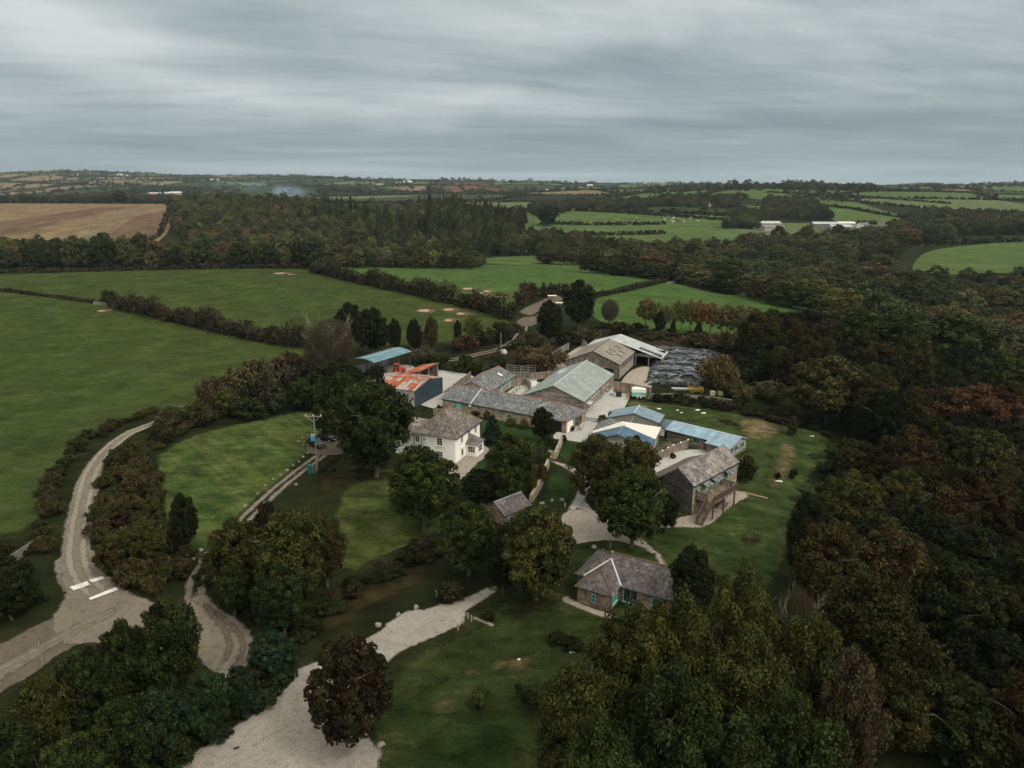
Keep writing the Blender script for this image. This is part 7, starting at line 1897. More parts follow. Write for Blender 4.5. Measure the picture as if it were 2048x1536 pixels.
rail_fence([(1014, 745), (1042, 748), (1070, 746), (1092, 730)], 2.2, 'timber rail fence in front of the tawny bushes', 4)
rail_fence([(1095, 728), (1116, 712), (1137, 700)], 2.2, 'galvanised cattle gates along the straw covered yard', 6, 'galvanised', step=5)
rail_fence([(1020, 798), (1040, 780)], 1.2, 'short rail fence inside the little courtyard', 2)
rail_fence([(1040, 800), (1058, 786)], 1.2, 'second rail fence inside the little courtyard', 2)
rail_fence([(1163, 692), (1172, 700)], 2.4, 'leaning pale gate behind the old barn', 5, 'galvanised')
rail_fence([(1060, 648), (1075, 640), (1092, 632)], 1.8, 'pale rail fence at the top of the farm track', 4)
rail_fence([(188, 610), (212, 613)], 1.5, 'pale gate closing the gap in the field hedge', 4, 'galvanised', 'field_gate', 'gate', 6)
rail_fence([(22, 1134), (72, 1100)], 1.5, 'weathered five bar wooden gate on the left grass edge', 5, 'grey_timber', 'field_gate', 'gate', 6)
rail_fence([(1333, 570), (1352, 566)], 1.4, 'tiny gate in the low hedge between bright pastures', 3, 'galvanised', 'field_gate', 'gate', 6)
def stone_wall(px, h, w, label, mat='rubble_stone'):
    L = smooth_line([G(*p) for p in px], 1.0); mb = MB(); rng = random.Random(3)
    P = []
    for i, p in enumerate(L):
        a = L[max(0, i - 1)]; c = L[min(len(L) - 1, i + 1)]; d = (c - a).normalized(); n_ = Vector((-d.y, d.x)); z = hz1(p.x, p.y); hh = h * rng.uniform(.9, 1.08)
        P.append([(p.x + n_.x * s * ww, p.y + n_.y * s * ww, zz) for s, ww, zz in ((1, w * .55, z - .2), (-1, w * .55, z - .2), (-1, w * .42, z + hh), (1, w * .42, z + hh))])
    for a, c in zip(P[:-1], P[1:]):
        mb.poly([a[0], c[0], c[3], a[3]][::-1]); mb.poly([a[1], c[1], c[2], a[2]]); mb.poly([a[3], a[2], c[2], c[3]])
    mb.poly(P[0]); mb.poly(P[-1][::-1])
    o = mb.build('stone_wall', MATS[mat]); return tag(o, label, 'wall')
stone_wall([(1125, 880), (1118, 898), (1110, 917)], 1.3, .6, 'rubble garden wall running down from the long slate barn')
stone_wall([(1110, 918), (1088, 915)], 1.5, .6, 'short return of the rubble garden wall by the yellow slide')
stone_wall([(1096, 930), (1086, 960), (1074, 985), (1062, 1004)], 1.3, .6, 'long plant covered stone wall below the gravel path')
stone_wall([(1300, 785), (1295, 795)], 1.0, .5, 'stub of stone wall beside the horse trailer')
stone_wall([(1166, 852), (1160, 862)], .9, .5, 'low wall at the foot of the steps', 'concrete')

# ------------------------------------------------------------------ posts, poles and boxes
p = G(635, 940)
r = empty('utility_pole', p, 'wooden utility pole with crossarm and blue transformer beside the driveway', 'pole')
D_ = p.y * CP + 50 * SP; ph = 10.6
MB().tube(p - Vector((0, 0, .3)), p + Vector((0, 0, ph)), .17, .12, 10).build('pole_shaft', MATS['pole_wood'], r)
MB().box(p + Vector((0, -.15, ph - .3)), (3.0, .12, .14)).build('crossarm', MATS['pole_wood'], r)
for s in (-1.35, 0, 1.35): MB().lathe(p + Vector((s, -.15, ph - .22)), [(.05, 0), (.09, .08), (.05, .14), (.09, .2), (.04, .3)], 8).build('insulator', MATS['white_paint'], r)
MB().tube(p + Vector((-1.35, -.15, ph - .3)), p + Vector((-.1, -.1, ph - 1.3)), .03).tube(p + Vector((1.35, -.15, ph - .3)), p + Vector((.1, -.1, ph - 1.3)), .03).build('brace', MATS['galvanised'], r)
t_ = MB().box(p + Vector((-.25, -.38, ph - 4.3)), (.75, .5, .95)).build('transformer', MATS['transformer_blue'], r)
for s in (-.25, 0, .25): MB().tube(p + Vector((-.25 + s, -.38, ph - 3.85)), p + Vector((-.25 + s, -.38, ph - 3.5)), .05).build('bushing', MATS['white_paint'], t_)
MB().box(p + Vector((0, -.2, 2.6)), (1.0, .05, .06)).build('step_iron', MATS['galvanised'], r); MB().box(p + Vector((0, -.18, 2.1)), (.18, .03, .3)).build('warning_plate', MATS['yellow_plastic'], r)
q = G(621, 946)
r = empty('green_cabinet', q, 'dark green metal cabinet with pale posts at the foot of the utility pole', 'cabinet')
MB().box(q + Vector((0, 0, .75)), (.8, .6, 1.5)).build('cabinet_body', MATS['box_green'], r); MB().box(q + Vector((0, 0, 1.53)), (.9, .7, .06)).build('lid', MATS['box_green'], r)
for s in (.55, 1.0): MB().box(q + Vector((s, -.1, .65)), (.14, .14, 1.5)).build('guard_post', MATS['pole_wood'], r)
def post(px, h, rad, label, mat='pole_wood', cap=True, name='wooden_post', group=None):
    p = G(*px); r = empty(name, p, label, 'post', group)
    MB().tube(p - Vector((0, 0, .3)), p + Vector((0, 0, h)), rad, rad * .85, 8).build('shaft', MATS[mat], r)
    if cap: MB().tube(p + Vector((0, 0, h)), p + Vector((0, 0, h + .05)), rad * 1.15, rad * .9, 8).build('cap', MATS['steel_dark'], r)
post((1002, 712), 7.2, .14, 'tall bare telegraph pole beside the white boat on the farm track', name='telegraph_pole')
post((86, 1330), 3.2, .12, 'dark wooden post standing in the gravel track at lower left')
p = G(241, 1166); r = empty('finger_post', p, 'pale footpath post with a yellow arrow beside the lane', 'sign')
MB().box(p + Vector((0, 0, .7)), (.16, .16, 1.6)).build('shaft', MATS['grey_timber'], r); MB().box(p + Vector((.3, -.02, .95)), (.6, .04, .14)).build('arrow', MATS['yellow_plastic'], r)
post((318, 965), 1.3, .09, 'low post with a short rail at the paddock corner')
for k, (a, lb) in enumerate((((936, 1238), 'wooden post nearest the parking mouth'), ((943, 1243), 'stumpy post right of the parking mouth'), ((916, 1260), 'lone dark post on the lower edge of the parking gravel'), ((595, 1355), 'black marker post at the entrance of the big gravel area'), ((1130, 1014), 'timber bollard on the small curved lawn by the yard'), ((1206, 1108), 'pale stone bollard behind the cottage ridge'), ((1221, 1096), 'small white capped post on the oval lawn'))):
    post(a, .8 if k != 3 else 1.0, .13, lb, 'pole_wood' if k != 3 else 'dark_trim', k in (6,), name='bollard')

def rock(px, s, label, group, seed, name='boulder', mat='boulder', lift=0.0):
    p = G(*px); rng = np.random.RandomState(seed); bm = bmesh.new(); bmesh.ops.create_icosphere(bm, subdivisions=2, radius=1)
    sc = rng.uniform(.7, 1.15, 3)
    for v in bm.verts:
        c = v.co; n_ = 1 + .22 * math.sin(c.x * 3 + seed) * math.cos(c.y * 4 + seed) + rng.uniform(-.07, .07)
        v.co = Vector((c.x * sc[0], c.y * sc[1], c.z * sc[2] * .75)) * n_ * s
    me = bpy.data.meshes.new(name); bm.to_mesh(me); bm.free(); me.materials.append(MATS[mat])
    o = link(bpy.data.objects.new(name, me)); o.location = p + Vector((0, 0, s * .35 + lift)); o.rotation_euler = (0, 0, rng.uniform(0, 6))
    return tag(o, label, 'stone', group)
for k, q in enumerate([(616, 871), (604, 876), (597, 884), (606, 891), (616, 907), (607, 915), (598, 924), (586, 932), (574, 942), (562, 950), (546, 959), (531, 972), (515, 988), (490, 1012), (592, 970)]):
    rock(q, .22 + .10 * ((k * 7) % 3) / 2, 'pale boulder in the line edging the paddock by the drive', 'boulders edging the paddock', k)
for k, (q, lb) in enumerate([((832, 1217), 'pale rock highest on the upper edge of the parking gravel'), ((797, 1232), 'pale rock midway on the upper edge of the parking gravel'), ((756, 1252), 'flat pale rock lowest on the upper edge of the parking gravel'), ((1084, 1008), 'upright standing stone nearest the slate outbuilding'), ((1104, 1003), 'standing stone in the middle of the curved lawn'), ((1124, 1001), 'standing stone nearest the gravel path on the curved lawn'), ((1189, 1096), 'small grey stone on the oval lawn behind the cottage'), ((730, 1468), 'pale stone under the dark beech on the gravel edge'), ((762, 1492), 'grey stone at the lower right gravel edge'), ((385, 1120), 'pale flat stone at the bottom corner of the paddock'), ((402, 1102), 'second pale stone at the bottom corner of the paddock')]):
    rock(q, .42, lb, None, 40 + k)
for k in range(12):
    rock((876 + (k * 17) % 34, 1180 + (k * 7) % 17), .25 + .05 * (k % 3), 'brown rubble stone in the heap above the parking gravel', 'rubble heap stones', 60 + k)
for k in range(9):
    rock((950 + k * 4.2, 1238 + k * 1.7), .26, 'white rockery stone in the row at the parking mouth', 'white rockery row', 80 + k)

# ------------------------------------------------------------------ vehicles, trailers and farm things
def wheel(root, c, axis, R, w, hub='light_grey'):
    c = Vector(c); ax = Vector(axis).normalized()
    o = MB().tube(c - ax * w / 2, c + ax * w / 2, R, n=18).build('wheel', MATS['rubber'], root)
    MB().tube(c - ax * (w / 2 + .01), c + ax * (w / 2 + .01), R * .55, n=12).build('rim', MATS[hub], o)
def loft(secs):
    """closed rings of equal length -> MB"""
    mb = MB(); n = len(secs[0])
    for a, c in zip(secs[:-1], secs[1:]):
        for i in range(n):
            j = (i + 1) % n; mb.poly([a[i], a[j], c[j], c[i]])
    mb.poly(secs[0][::-1]); mb.poly(secs[-1]); return mb
def car(px, th, label, paint, name='parked_car'):
    f = Fr(G(*px).to_2d(), th); r = empty(name, f(0, 0), label, 'car')
    prof = [(-2.15, .35, .75, .86), (-2.1, .3, .95, .9), (-1.2, .25, 1.0, .92), (-.5, .25, 1.02, .93), (1.3, .25, 1.02, .93), (2.0, .3, .98, .9), (2.2, .4, .85, .84)]
    S = [[f(s, -w, z0), f(s, -w, (z0 + z1) * .55), f(s, -w * .92, z1), f(s, w * .92, z1), f(s, w, (z0 + z1) * .55), f(s, w, z0)] for s, z0, z1, w in prof]
    loft(S).build('body', MATS[paint], r)
    cab = [(-1.15, .99, .82), (-.55, 1.52, .70), (.1, 1.62, .68), (1.3, 1.60, .68), (1.95, 1.0, .8)]
    S = [[f(s, -w if z < 1.1 else -w, .98), f(s, -w * .95, z), f(s, w * .95, z), f(s, w, .98)] for s, z, w in cab]
    cb_ = loft(S).build('cabin', MATS['car_glass'], r)
    MB().box(f(.6, 0, 1.63), (1.7, 1.25, .05), (f.a, f.n, f.z)).build('roof', MATS[paint], cb_)
    for s in (-1.35, 1.35):
        for j in (-.86, .86): wheel(r, f(s, j, .34), f.n, .34, .22)
    for j in (-.62, .62): MB().box(f(-2.17, j, .68), (.08, .36, .16), (f.a, f.n, f.z)).build('headlight', MATS['light_grey'], r)
    MB().box(f(-2.19, 0, .5), (.06, .5, .12), (f.a, f.n, f.z)).build('number_plate', MATS['white_paint'], r)
    for j in (-.65, .65): MB().box(f(2.2, j, .72), (.06, .3, .16), (f.a, f.n, f.z)).build('tail_light', MATS['red_paint'], r)
    for j in (-1.02, 1.02): MB().box(f(-.75, j, 1.02), (.14, .16, .12), (f.a, f.n, f.z)).build('wing_mirror', MATS[paint], r)
car((632, 893), 140, 'shiny black car parked at the end of the drive beside the big tree', 'car_black')
car((655, 880), 150, 'second dark car half hidden behind the big twin tree', 'car_black')
# horse trailer converted to a bar
f = Fr((29.3, 172.2), -8); r = empty('horse_trailer', f(1.8, 0), 'small green and white horse trailer on the patio edge', 'trailer')
def box_ring(s, w, z0, z1, k=.15): return [f(s, -w, z0), f(s, w, z0), f(s, w, z1 - k), f(s, w - k, z1), f(s, -w + k, z1), f(s, -w, z1 - k)]
loft([[f(s, -.95, .45), f(s, .95, .45), f(s, .95, 1.5), f(s, -.95, 1.5)] for s in (0, .2, 3.2, 3.4)]).build('lower_body', MATS['mint_green'], r)
loft([box_ring(s, w, 1.5, z) for s, w, z in ((-.02, .9, 2.25), (.3, .96, 2.5), (3.1, .96, 2.5), (3.42, .9, 2.3))]).build('upper_body', MATS['white_paint'], r)
for s in (1.4, 2.2): wheel(r, f(s, 1.0, .32), f.n, .32, .2, 'white_paint'); wheel(r, f(s, -1.0, .32), f.n, .32, .2, 'white_paint')
wheel(r, f(2.7, .99, 1.2), f.n, .24, .08, 'white_paint'); MB().box(f(1.8, 1.02, .7), (1.9, .1, .12), (f.a, f.n, f.z)).build('mudguard', MATS['white_paint'], r)
MB().tube(f(0, 0, .5), f(-1.3, 0, .45), .05).build('drawbar', MATS['steel_dark'], r)
# white boat under a sheet by the track
p = G(1008, 708); f = Fr(p.to_2d(), 100); r = empty('covered_boat', p, 'small white boat standing on the grass beside the telegraph pole', 'boat')
S = []
for s, w, z0, z1 in ((-2.0, .7, .4, .9), (-1.0, .8, .3, .95), (.3, .78, .3, 1.0), (1.4, .5, .4, 1.05), (2.2, .08, .6, 1.1)): S.append([f(s, -w * .5, p.z + z0), f(s, w * .5, p.z + z0), f(s, w, p.z + z1), f(s, -w, p.z + z1)])
loft(S).build('hull', MATS['light_grey'], r)
S = []
for s, w, z in ((-1.4, .55, .15), (-1.0, .5, .5), (.2, .5, .5), (.9, .4, .15)): S.append([f(s, -w, p.z + .97), f(s, w, p.z + .97), f(s, w * .7, p.z + 1.0 + z), f(s, -w * .7, p.z + 1.0 + z)])
loft(S).build('cuddy', MATS['light_grey'], r); MB().box(f(-.2, 0, p.z + .25), (2.6, 1.2, .12), (f.a, f.n, f.z)).build('trailer_frame', MATS['galvanised'], r)
for j in (-.8, .8): wheel(r, f(-.4, j, p.z + .25), f.n, .25, .16)
# red tractor under the blue barn
f = Fr((-31.6, 196.5), 10); r = empty('red_tractor', f(0, 0), 'red tractor standing under the blue open barn', 'tractor')
loft([[f(s, -w, .8), f(s, w, .8), f(s, w * .9, z), f(s, -w * .9, z)] for s, w, z in ((.3, .45, 1.6), (1.2, .42, 1.55), (2.0, .38, 1.4), (2.15, .34, 1.2))]).build('bonnet', MATS['red_paint'], r)
loft([[f(s, -.65, 1.0), f(s, .65, 1.0), f(s, .6, 2.5), f(s, -.6, 2.5)] for s in (-1.0, .3)]).build('cab', MATS['car_glass'], r)
MB().box(f(-.35, 0, 2.55), (1.6, 1.4, .12), (f.a, f.n, f.z)).build('cab_roof', MATS['red_paint'], r)
for s, j, R_ in ((-.6, -.95, .8), (-.6, .95, .8), (1.5, -.75, .5), (1.5, .75, .5)): wheel(r, f(s, j, R_), f.n, R_, .4, 'red_paint')
for j in (-.95, .95): MB().box(f(-.6, j, 1.65), (1.3, .45, .08), (f.a, f.n, f.z)).build('fender', MATS['red_paint'], r)
MB().tube(f(1.2, .3, 1.5), f(1.2, .3, 2.3), .05).build('exhaust', MATS['steel_dark'], r)
# yellow hay frame and two cream tanks by the clamp
p = G(1392, 784); r = empty('yellow_hay_frame', p, 'yellow tubular farm implement standing beyond the lawn hedge', 'farm implement')
mb = MB()
for z in (.5, 1.1): 
    for a, c in (((-1.6, -.8), (1.6, -.8)), ((1.6, -.8), (1.6, .8)), ((1.6, .8), (-1.6, .8)), ((-1.6, .8), (-1.6, -.8))): mb.tube(p + Vector((*a, z)), p + Vector((*c, z)), .08)
for a in ((-1.6, -.8), (1.6, -.8), (1.6, .8), (-1.6, .8)): mb.tube(p + Vector((*a, 0)), p + Vector((*a, 1.15)), .06)
mb.build('frame', MATS['yellow_paint'], r)
MB().tube(p + Vector((-2.1, 0, .5)), p + Vector((-2.1, 0, 2.8)), .07).tube(p + Vector((-1.6, 0, .5)), p + Vector((-1.6, 0, 2.4)), .06).build('mast', MATS['yellow_paint'], r)
for s in (-1.2, 1.2): wheel(r, p + Vector((s, -1.1, .35)), (0, 1, 0), .35, .2, 'yellow_paint')
for k, (x, lb) in enumerate(((1425, 'left cream coloured crate tank beyond the lawn hedge'), (1440, 'right cream coloured crate tank beyond the lawn hedge'))):
    p = G(x, 792); r = empty('crate_tank', p, lb, 'tank'); MB().box(p + Vector((0, 0, .75)), (1.1, 1.0, 1.0)).build('tank_body', MATS['cream_plastic'], r)
    mb = MB()
    for z in (.3, .6, .9, 1.2): mb.box(p + Vector((0, -.53, z)), (1.2, .04, .04)).box(p + Vector((0, .53, z)), (1.2, .04, .04))
    for s in (-.58, 0, .58): mb.box(p + Vector((s, -.54, .72)), (.05, .05, 1.15)).box(p + Vector((s, .54, .72)), (.05, .05, 1.15))
    for s in (-.6, .6): mb.box(p + Vector((s, 0, 1.2)), (.04, 1.1, .04)).box(p + Vector((s, 0, .6)), (.04, 1.1, .04))
    mb.build('cage', MATS['galvanised'], r); MB().box(p + Vector((0, 0, .12)), (1.25, 1.1, .14)).build('pallet', MATS['oak'], r)
p = G(1365, 780); o = MB().box(p + Vector((0, 0, .4)), (5.5, .9, .25), (Vector((1, -.1, 0)).normalized(), Vector((.1, 1, 0)).normalized(), Vector((0, 0, 1)))).box(p + Vector((0, 0, .15)), (4.5, .7, .24), (Vector((1, -.1, 0)).normalized(), Vector((.1, 1, 0)).normalized(), Vector((0, 0, 1)))).build('plastic_sheet_stack', MATS['light_grey']); tag(o, 'pale stack of folded plastic sheet at the foot of the silage clamp', 'sheeting')
# patio things
f = GB
p = at(1237, 793, .2); r = empty('wheelie_bin', p, 'large black wheeled bin by the patio fence', 'bin')
loft([[p + Vector((-w, -w * .8, z)), p + Vector((w, -w * .8, z)), p + Vector((w, w * .8, z)), p + Vector((-w, w * .8, z))] for w, z in ((.6, .1), (.7, 1.2))]).build('bin_body', MATS['plastic_black'], r); MB().box(p + Vector((0, 0, 1.26)), (1.5, 1.25, .1)).build('lid', MATS['plastic_black'], r)
p = at(1223, 792, .2); r = empty('round_sign', p, 'round white and blue board leaning beside the black bin', 'sign')
MB().tube(p + Vector((0, .05, .65)), p + Vector((0, -.03, .62)), .6, n=20).build('disc', MATS['white_paint'], r); MB().tube(p + Vector((0, -.035, .62)), p + Vector((0, -.045, .62)), .36, n=16).build('emblem', MATS['transformer_blue'], r)
p = f(20.5, 7.5, .2); r = empty('poster_frame', p, 'white framed dark poster hung on the barn wall near its far end', 'poster')
MB().box(f(20.3, 7.47, 1.35), (1.1, .06, 1.8), (f.a, f.n, f.z)).build('frame', MATS['white_paint'], r); MB().box(f(20.3, 7.52, 1.4), (.7, .03, 1.2), (f.a, f.n, f.z)).build('print', MATS['dark_trim'], r)
def bench(px, th, label, mat='grey_timber', z=0.0):
    f = Fr(G(*px).to_2d(), th, z); r = empty('garden_bench', f(0, 0), label, 'bench')
    MB().box(f(0, 0, .45), (1.7, .45, .06), (f.a, f.n, f.z)).build('seat', MATS[mat], r); MB().box(f(0, -.24, .78), (1.7, .06, .45), (f.a, f.n, f.z)).build('backrest', MATS[mat], r)
    for s in (-.75, .75):
        for j in (-.2, .2): MB().box(f(s, j, .21), (.08, .08, .42), (f.a, f.n, f.z)).build('leg', MATS[mat], r)
        MB().box(f(s, 0, .66), (.07, .5, .05), (f.a, f.n, f.z)).build('armrest', MATS[mat], r)
bench((1408, 898), 20, 'weathered wooden bench against the timber lodge wall')
f = Fr((26.25, 107.61), 45.9); 
def picnic(f, label):
    r = empty('picnic_table', f(0, 0), label, 'table')
    MB().box(f(0, 0, .75), (1.8, .8, .05), (f.a, f.n, f.z)).build('tabletop', MATS['dark_timber'], r)
    for j in (-.75, .75): MB().box(f(0, j, .45), (1.8, .28, .05), (f.a, f.n, f.z)).build('seat', MATS['dark_timber'], r)
    for s in (-.65, .65): MB().tube(f(s, -.25, .74), f(s, -.75, 0), .05).tube(f(s, .25, .74), f(s, .75, 0), .05).tube(f(s, -.8, .42), f(s, .8, .42), .045).build('leg', MATS['dark_timber'], r)
picnic(Fr(f(6.4, 4.5).to_2d(), 60), 'dark picnic table in the shadow under the timber deck')
picnic(Fr(at(1340, 898, 0).to_2d(), 30), 'picnic table in the dim yard by the small lean-to')
f = GB
for k in range(4):
    p = f(20.5 - k * 1.9, 13.1 + k * .22, .2); r = empty('patio_chair', p, 'small brown chair in the row along the patio edge', 'chair', 'chairs along the patio edge', math.radians(160))
    for nm, c, s in (('seat', (0, 0, .45), (.45, .45, .05)), ('backrest', (0, .21, .72), (.45, .05, .5))): MB().box(p + Vector(c), s).build(nm, MATS['oak'], r)
    for a in (-.19, .19):
        for c in (-.19, .19): MB().box(p + Vector((a, c, .21)), (.05, .05, .42)).build('leg', MATS['oak'], r)
def flat(px, sz, label, mat, name, cat, th=0, h=.12):
    p = G(*px); t_ = math.radians(th); X = Vector((math.cos(t_), math.sin(t_), 0)); o = MB().box(p + Vector((0, 0, h / 2)), (*sz, h), (X, Vector((-X.y, X.x, 0)), Vector((0, 0, 1)))).box(p + Vector((0, 0, h + .03)), (sz[0] * .9, sz[1] * .25, .05), (X, Vector((-X.y, X.x, 0)), Vector((0, 0, 1)))).build(name, MATS[mat]); tag(o, label, cat)
flat((1318, 818), (.9, .6), 'white cloth lying on the dry grass of the event lawn', 'white_paint', 'ground_cloth', 'cloth')
flat((1355, 821), (.6, .3), 'tiny white game piece furthest left on the event lawn', 'white_paint', 'game_piece', 'game piece')
flat((1363, 826), (.6, .3), 'tiny white game piece nearer the viewer on the event lawn', 'white_paint', 'game_piece', 'game piece')
flat((1395, 821), (1.0, .45), 'white tilted game board farther away on the event lawn', 'white_paint', 'game_board', 'game board', 20, .2)
flat((1407, 827), (1.0, .45), 'white tilted game board nearer the viewer on the event lawn', 'white_paint', 'game_board', 'game board', 10, .2)
flat((1528, 858), (3.2, 2.0), 'brown timber platform on the dry patch of the event lawn', 'dark_timber', 'timber_platform', 'platform', 0, .2)
flat((1557, 963), (1.3, .4), 'white plank lying alone on the event lawn', 'white_paint', 'white_plank', 'plank', -5)
flat((1624, 873), (.9, .2), 'thin white stick at the far edge of the event lawn', 'white_paint', 'white_stick', 'stick')
flat((1505, 990), (5.0, .5), 'long pale timber sleeper leading off the barn patio', 'oak', 'timber_sleeper', 'sleeper', -38, .15)
flat((1144, 1305), (.6, .35), 'pale slab under the dark shrubs on the front lawn', 'white_paint', 'stone_slab', 'slab', 20, .1)
flat((1038, 1320), (.3, .25), 'small white marker on the dry grass of the front lawn', 'white_paint', 'lawn_marker', 'marker', 0, .1)
flat((473, 1498), (.5, .3), 'tiny dark object lying on the pale gravel', 'dark_trim', 'dropped_bag', 'bag', 30, .12)
flat((468, 1352), (1.8, .4), 'white painted kerb block at the turning circle', 'white_paint', 'kerb_block', 'kerb block', 20, .15)
# white tub, cattle feeders and yellow trailer seen between the pastures
p = G(1104, 598); r = empty('yellow_hopper', p, 'yellow and white hopper on the rough ground between pastures', 'hopper')
loft([[p + Vector((-w, -w * .5, z)), p + Vector((w, -w * .5, z)), p + Vector((w, w * .5, z)), p + Vector((-w, w * .5, z))] for w, z in ((1.4, .5), (1.9, 1.5))]).build('bin_body', MATS['yellow_paint'], r); MB().box(p + Vector((0, 0, 1.55)), (3.9, 2.0, .12)).build('lid', MATS['white_paint'], r)
for s in (-1, 1): wheel(r, p + Vector((s, -.7, .35)), (0, 1, 0), .35, .2)
p = G(1119, 609); r = empty('white_trailer', p, 'low white trailer beside the large dark tree between pastures', 'trailer'); MB().box(p + Vector((0, 0, .8)), (3.4, 1.6, .35)).build('trailer_bed', MATS['white_paint'], r)
for s in (-.6, .5): wheel(r, p + Vector((s, -.8, .35)), (0, 1, 0), .35, .2)
p = at(1064, 772); r = empty('white_tank', p, 'white box shaped oil tank in the little courtyard', 'tank'); MB().box(p + Vector((0, 0, .9)), (2.4, 1.3, 1.6)).build('tank_body', MATS['white_render'], r); MB().box(p + Vector((0, 0, 1.75)), (2.5, 1.4, .1)).build('lid', MATS['blue_sheet'], r)
# yellow slide
p = G(1092, 917); r = empty('garden_slide', p, 'yellow plastic slide behind the garden wall', 'slide')
L_ = [(-1.1, 1.4), (-.6, 1.35), (0, .8), (.7, .35), (1.3, .25)]
mb = MB()
for (a, z), (c, y) in zip(L_[:-1], L_[1:]): mb.hexa([p + Vector(v) for v in ((a, -.3, z), (c, -.3, y), (c, .3, y), (a, .3, z), (a, -.3, z + .06), (c, -.3, y + .06), (c, .3, y + .06), (a, .3, z + .06))]); mb.hexa([p + Vector(v) for v in ((a, -.36, z), (c, -.36, y), (c, -.305, y), (a, -.305, z), (a, -.36, z + .25), (c, -.36, y + .25), (c, -.305, y + .25), (a, -.305, z + .25))])
mb.build('chute', MATS['yellow_plastic'], r)
mb = MB()
for y_ in (-.3, .3): mb.tube(p + Vector((-1.1, y_, 1.4)), p + Vector((-1.7, y_, 0)), .05)
for k in range(4): mb.tube(p + Vector((-1.2 - k * .14, -.3, 1.15 - k * .32)), p + Vector((-1.2 - k * .14, .3, 1.15 - k * .32)), .035)
mb.build('ladder', MATS['yellow_plastic'], r)

# ------------------------------------------------------------------ people and animals
def skin(name, nodes, edges, mat, parent=None, levels=2, root=0):
    me = bpy.data.meshes.new(name); me.from_pydata([n[:3] for n in nodes], edges, [])
    o = link(bpy.data.objects.new(name, me)); o.data.materials.append(MATS[mat])
    m = o.modifiers.new('skin', 'SKIN'); m.use_smooth_shade = True
    sv = me.skin_vertices[0].data
    for i, n in enumerate(nodes):
        rr = n[3] if isinstance(n[3], tuple) else (n[3], n[3]); sv[i].radius = rr; sv[i].use_root = i == root
    o.modifiers.new('sub', 'SUBSURF').levels = levels; o.modifiers['sub'].render_levels = levels
    if parent is not None: o.parent = parent
    return o
plain_mat('skin', (.42, .26, .19), .6, .1); plain_mat('hair_brown', (.03, .02, .015), .8, .3); plain_mat('dark_shirt', (.018, .024, .028), .9, .2); plain_mat('dark_shorts', (.02, .02, .024), .9, .2)
plain_mat('cow_white', (.55, .52, .47), .8, .15); plain_mat('cow_dark', (.045, .035, .03), .8, .3)
def person(px, rz, label):
    p = G(*px); p.z += .13
    r = empty('person', p, label, 'person', rz=rz)
    B = [(0, 0, .96, (.15, .11)), (0, 0, 1.12, (.13, .10)), (0, .01, 1.32, (.17, .11)), (0, .01, 1.44, (.12, .09)), (0, .01, 1.52, .055), (0, -.01, 1.60, .085), (0, -.02, 1.70, .095), (0, -.01, 1.78, .07),
         (.19, .01, 1.41, .06), (.25, .02, 1.16, .045), (.27, -.08, .93, .035), (.275, -.12, .84, .035), (-.19, .01, 1.41, .06), (-.25, .03, 1.16, .045), (-.27, .10, .95, .035), (-.275, .13, .86, .035),
         (.10, -.01, .88, .095), (.11, -.16, .50, .062), (.11, -.20, .10, .042), (.11, -.33, .04, .04), (-.10, .01, .88, .095), (-.11, .08, .50, .062), (-.11, .26, .13, .042), (-.11, .17, .04, .04)]
    E_ = [(0, 1), (1, 2), (2, 3), (3, 4), (4, 5), (5, 6), (6, 7), (3, 8), (8, 9), (9, 10), (10, 11), (3, 12), (12, 13), (13, 14), (14, 15), (0, 16), (16, 17), (17, 18), (18, 19), (0, 20), (20, 21), (21, 22), (22, 23)]
    for sx, y0, z0, sg in ((.275, -.12, .84, 1), (-.275, .13, .86, -1)):       # palm fingers and thumb
        hb = 11 if sx > 0 else 15
        for q, (dx, dy, l) in enumerate(((0, -.035, .085), (0, -.012, .095), (0, .012, .09), (0, .035, .07))):
            i = len(B); B += [(sx, y0 + dy, z0 - .05, .010), (sx - sg * .01, y0 + dy * 1.1, z0 - .05 - l * .5, .009), (sx - sg * .03, y0 + dy * 1.1, z0 - .05 - l, .008)]; E_ += [(hb, i), (i, i + 1), (i + 1, i + 2)]
        i = len(B); B += [(sx, y0 - .055, z0 - .0, .011), (sx - sg * .01, y0 - .085, z0 - .045, .009)]; E_ += [(hb, i), (i, i + 1)]
    skin('body', B, E_, 'skin', r, 2)
    skin('shirt', [(0, 0, .94, (.165, .125)), (0, 0, 1.12, (.145, .115)), (0, .01, 1.32, (.185, .125)), (0, .01, 1.43, (.135, .10)), (.20, .01, 1.40, .078), (.25, .02, 1.20, .062), (-.20, .01, 1.40, .078), (-.25, .03, 1.20, .062)], [(0, 1), (1, 2), (2, 3), (3, 4), (4, 5), (3, 6), (6, 7)], 'dark_shirt', r, 1)
    skin('shorts', [(0, 0, .95, (.16, .12)), (.10, -.02, .86, .11), (.11, -.13, .56, .085), (-.10, .01, .86, .11), (-.11, .07, .56, .085)], [(0, 1), (1, 2), (0, 3), (3, 4)], 'dark_shorts', r, 1)
    skin('hair', [(0, .03, 1.72, .095), (0, .0, 1.79, .078), (0, .06, 1.64, .06)], [(0, 1), (0, 2)], 'hair_brown', r, 1)
    for a, c in (((.11, -.19, .08), (.11, -.34, .04)), ((-.11, .27, .10), (-.11, .16, .03))): skin('shoe', [(*a, .05), (*c, .048)], [(0, 1)], 'dark_trim', r, 1)
person((1160, 996), math.radians(170), 'person in dark shirt and shorts walking on the forked gravel path')
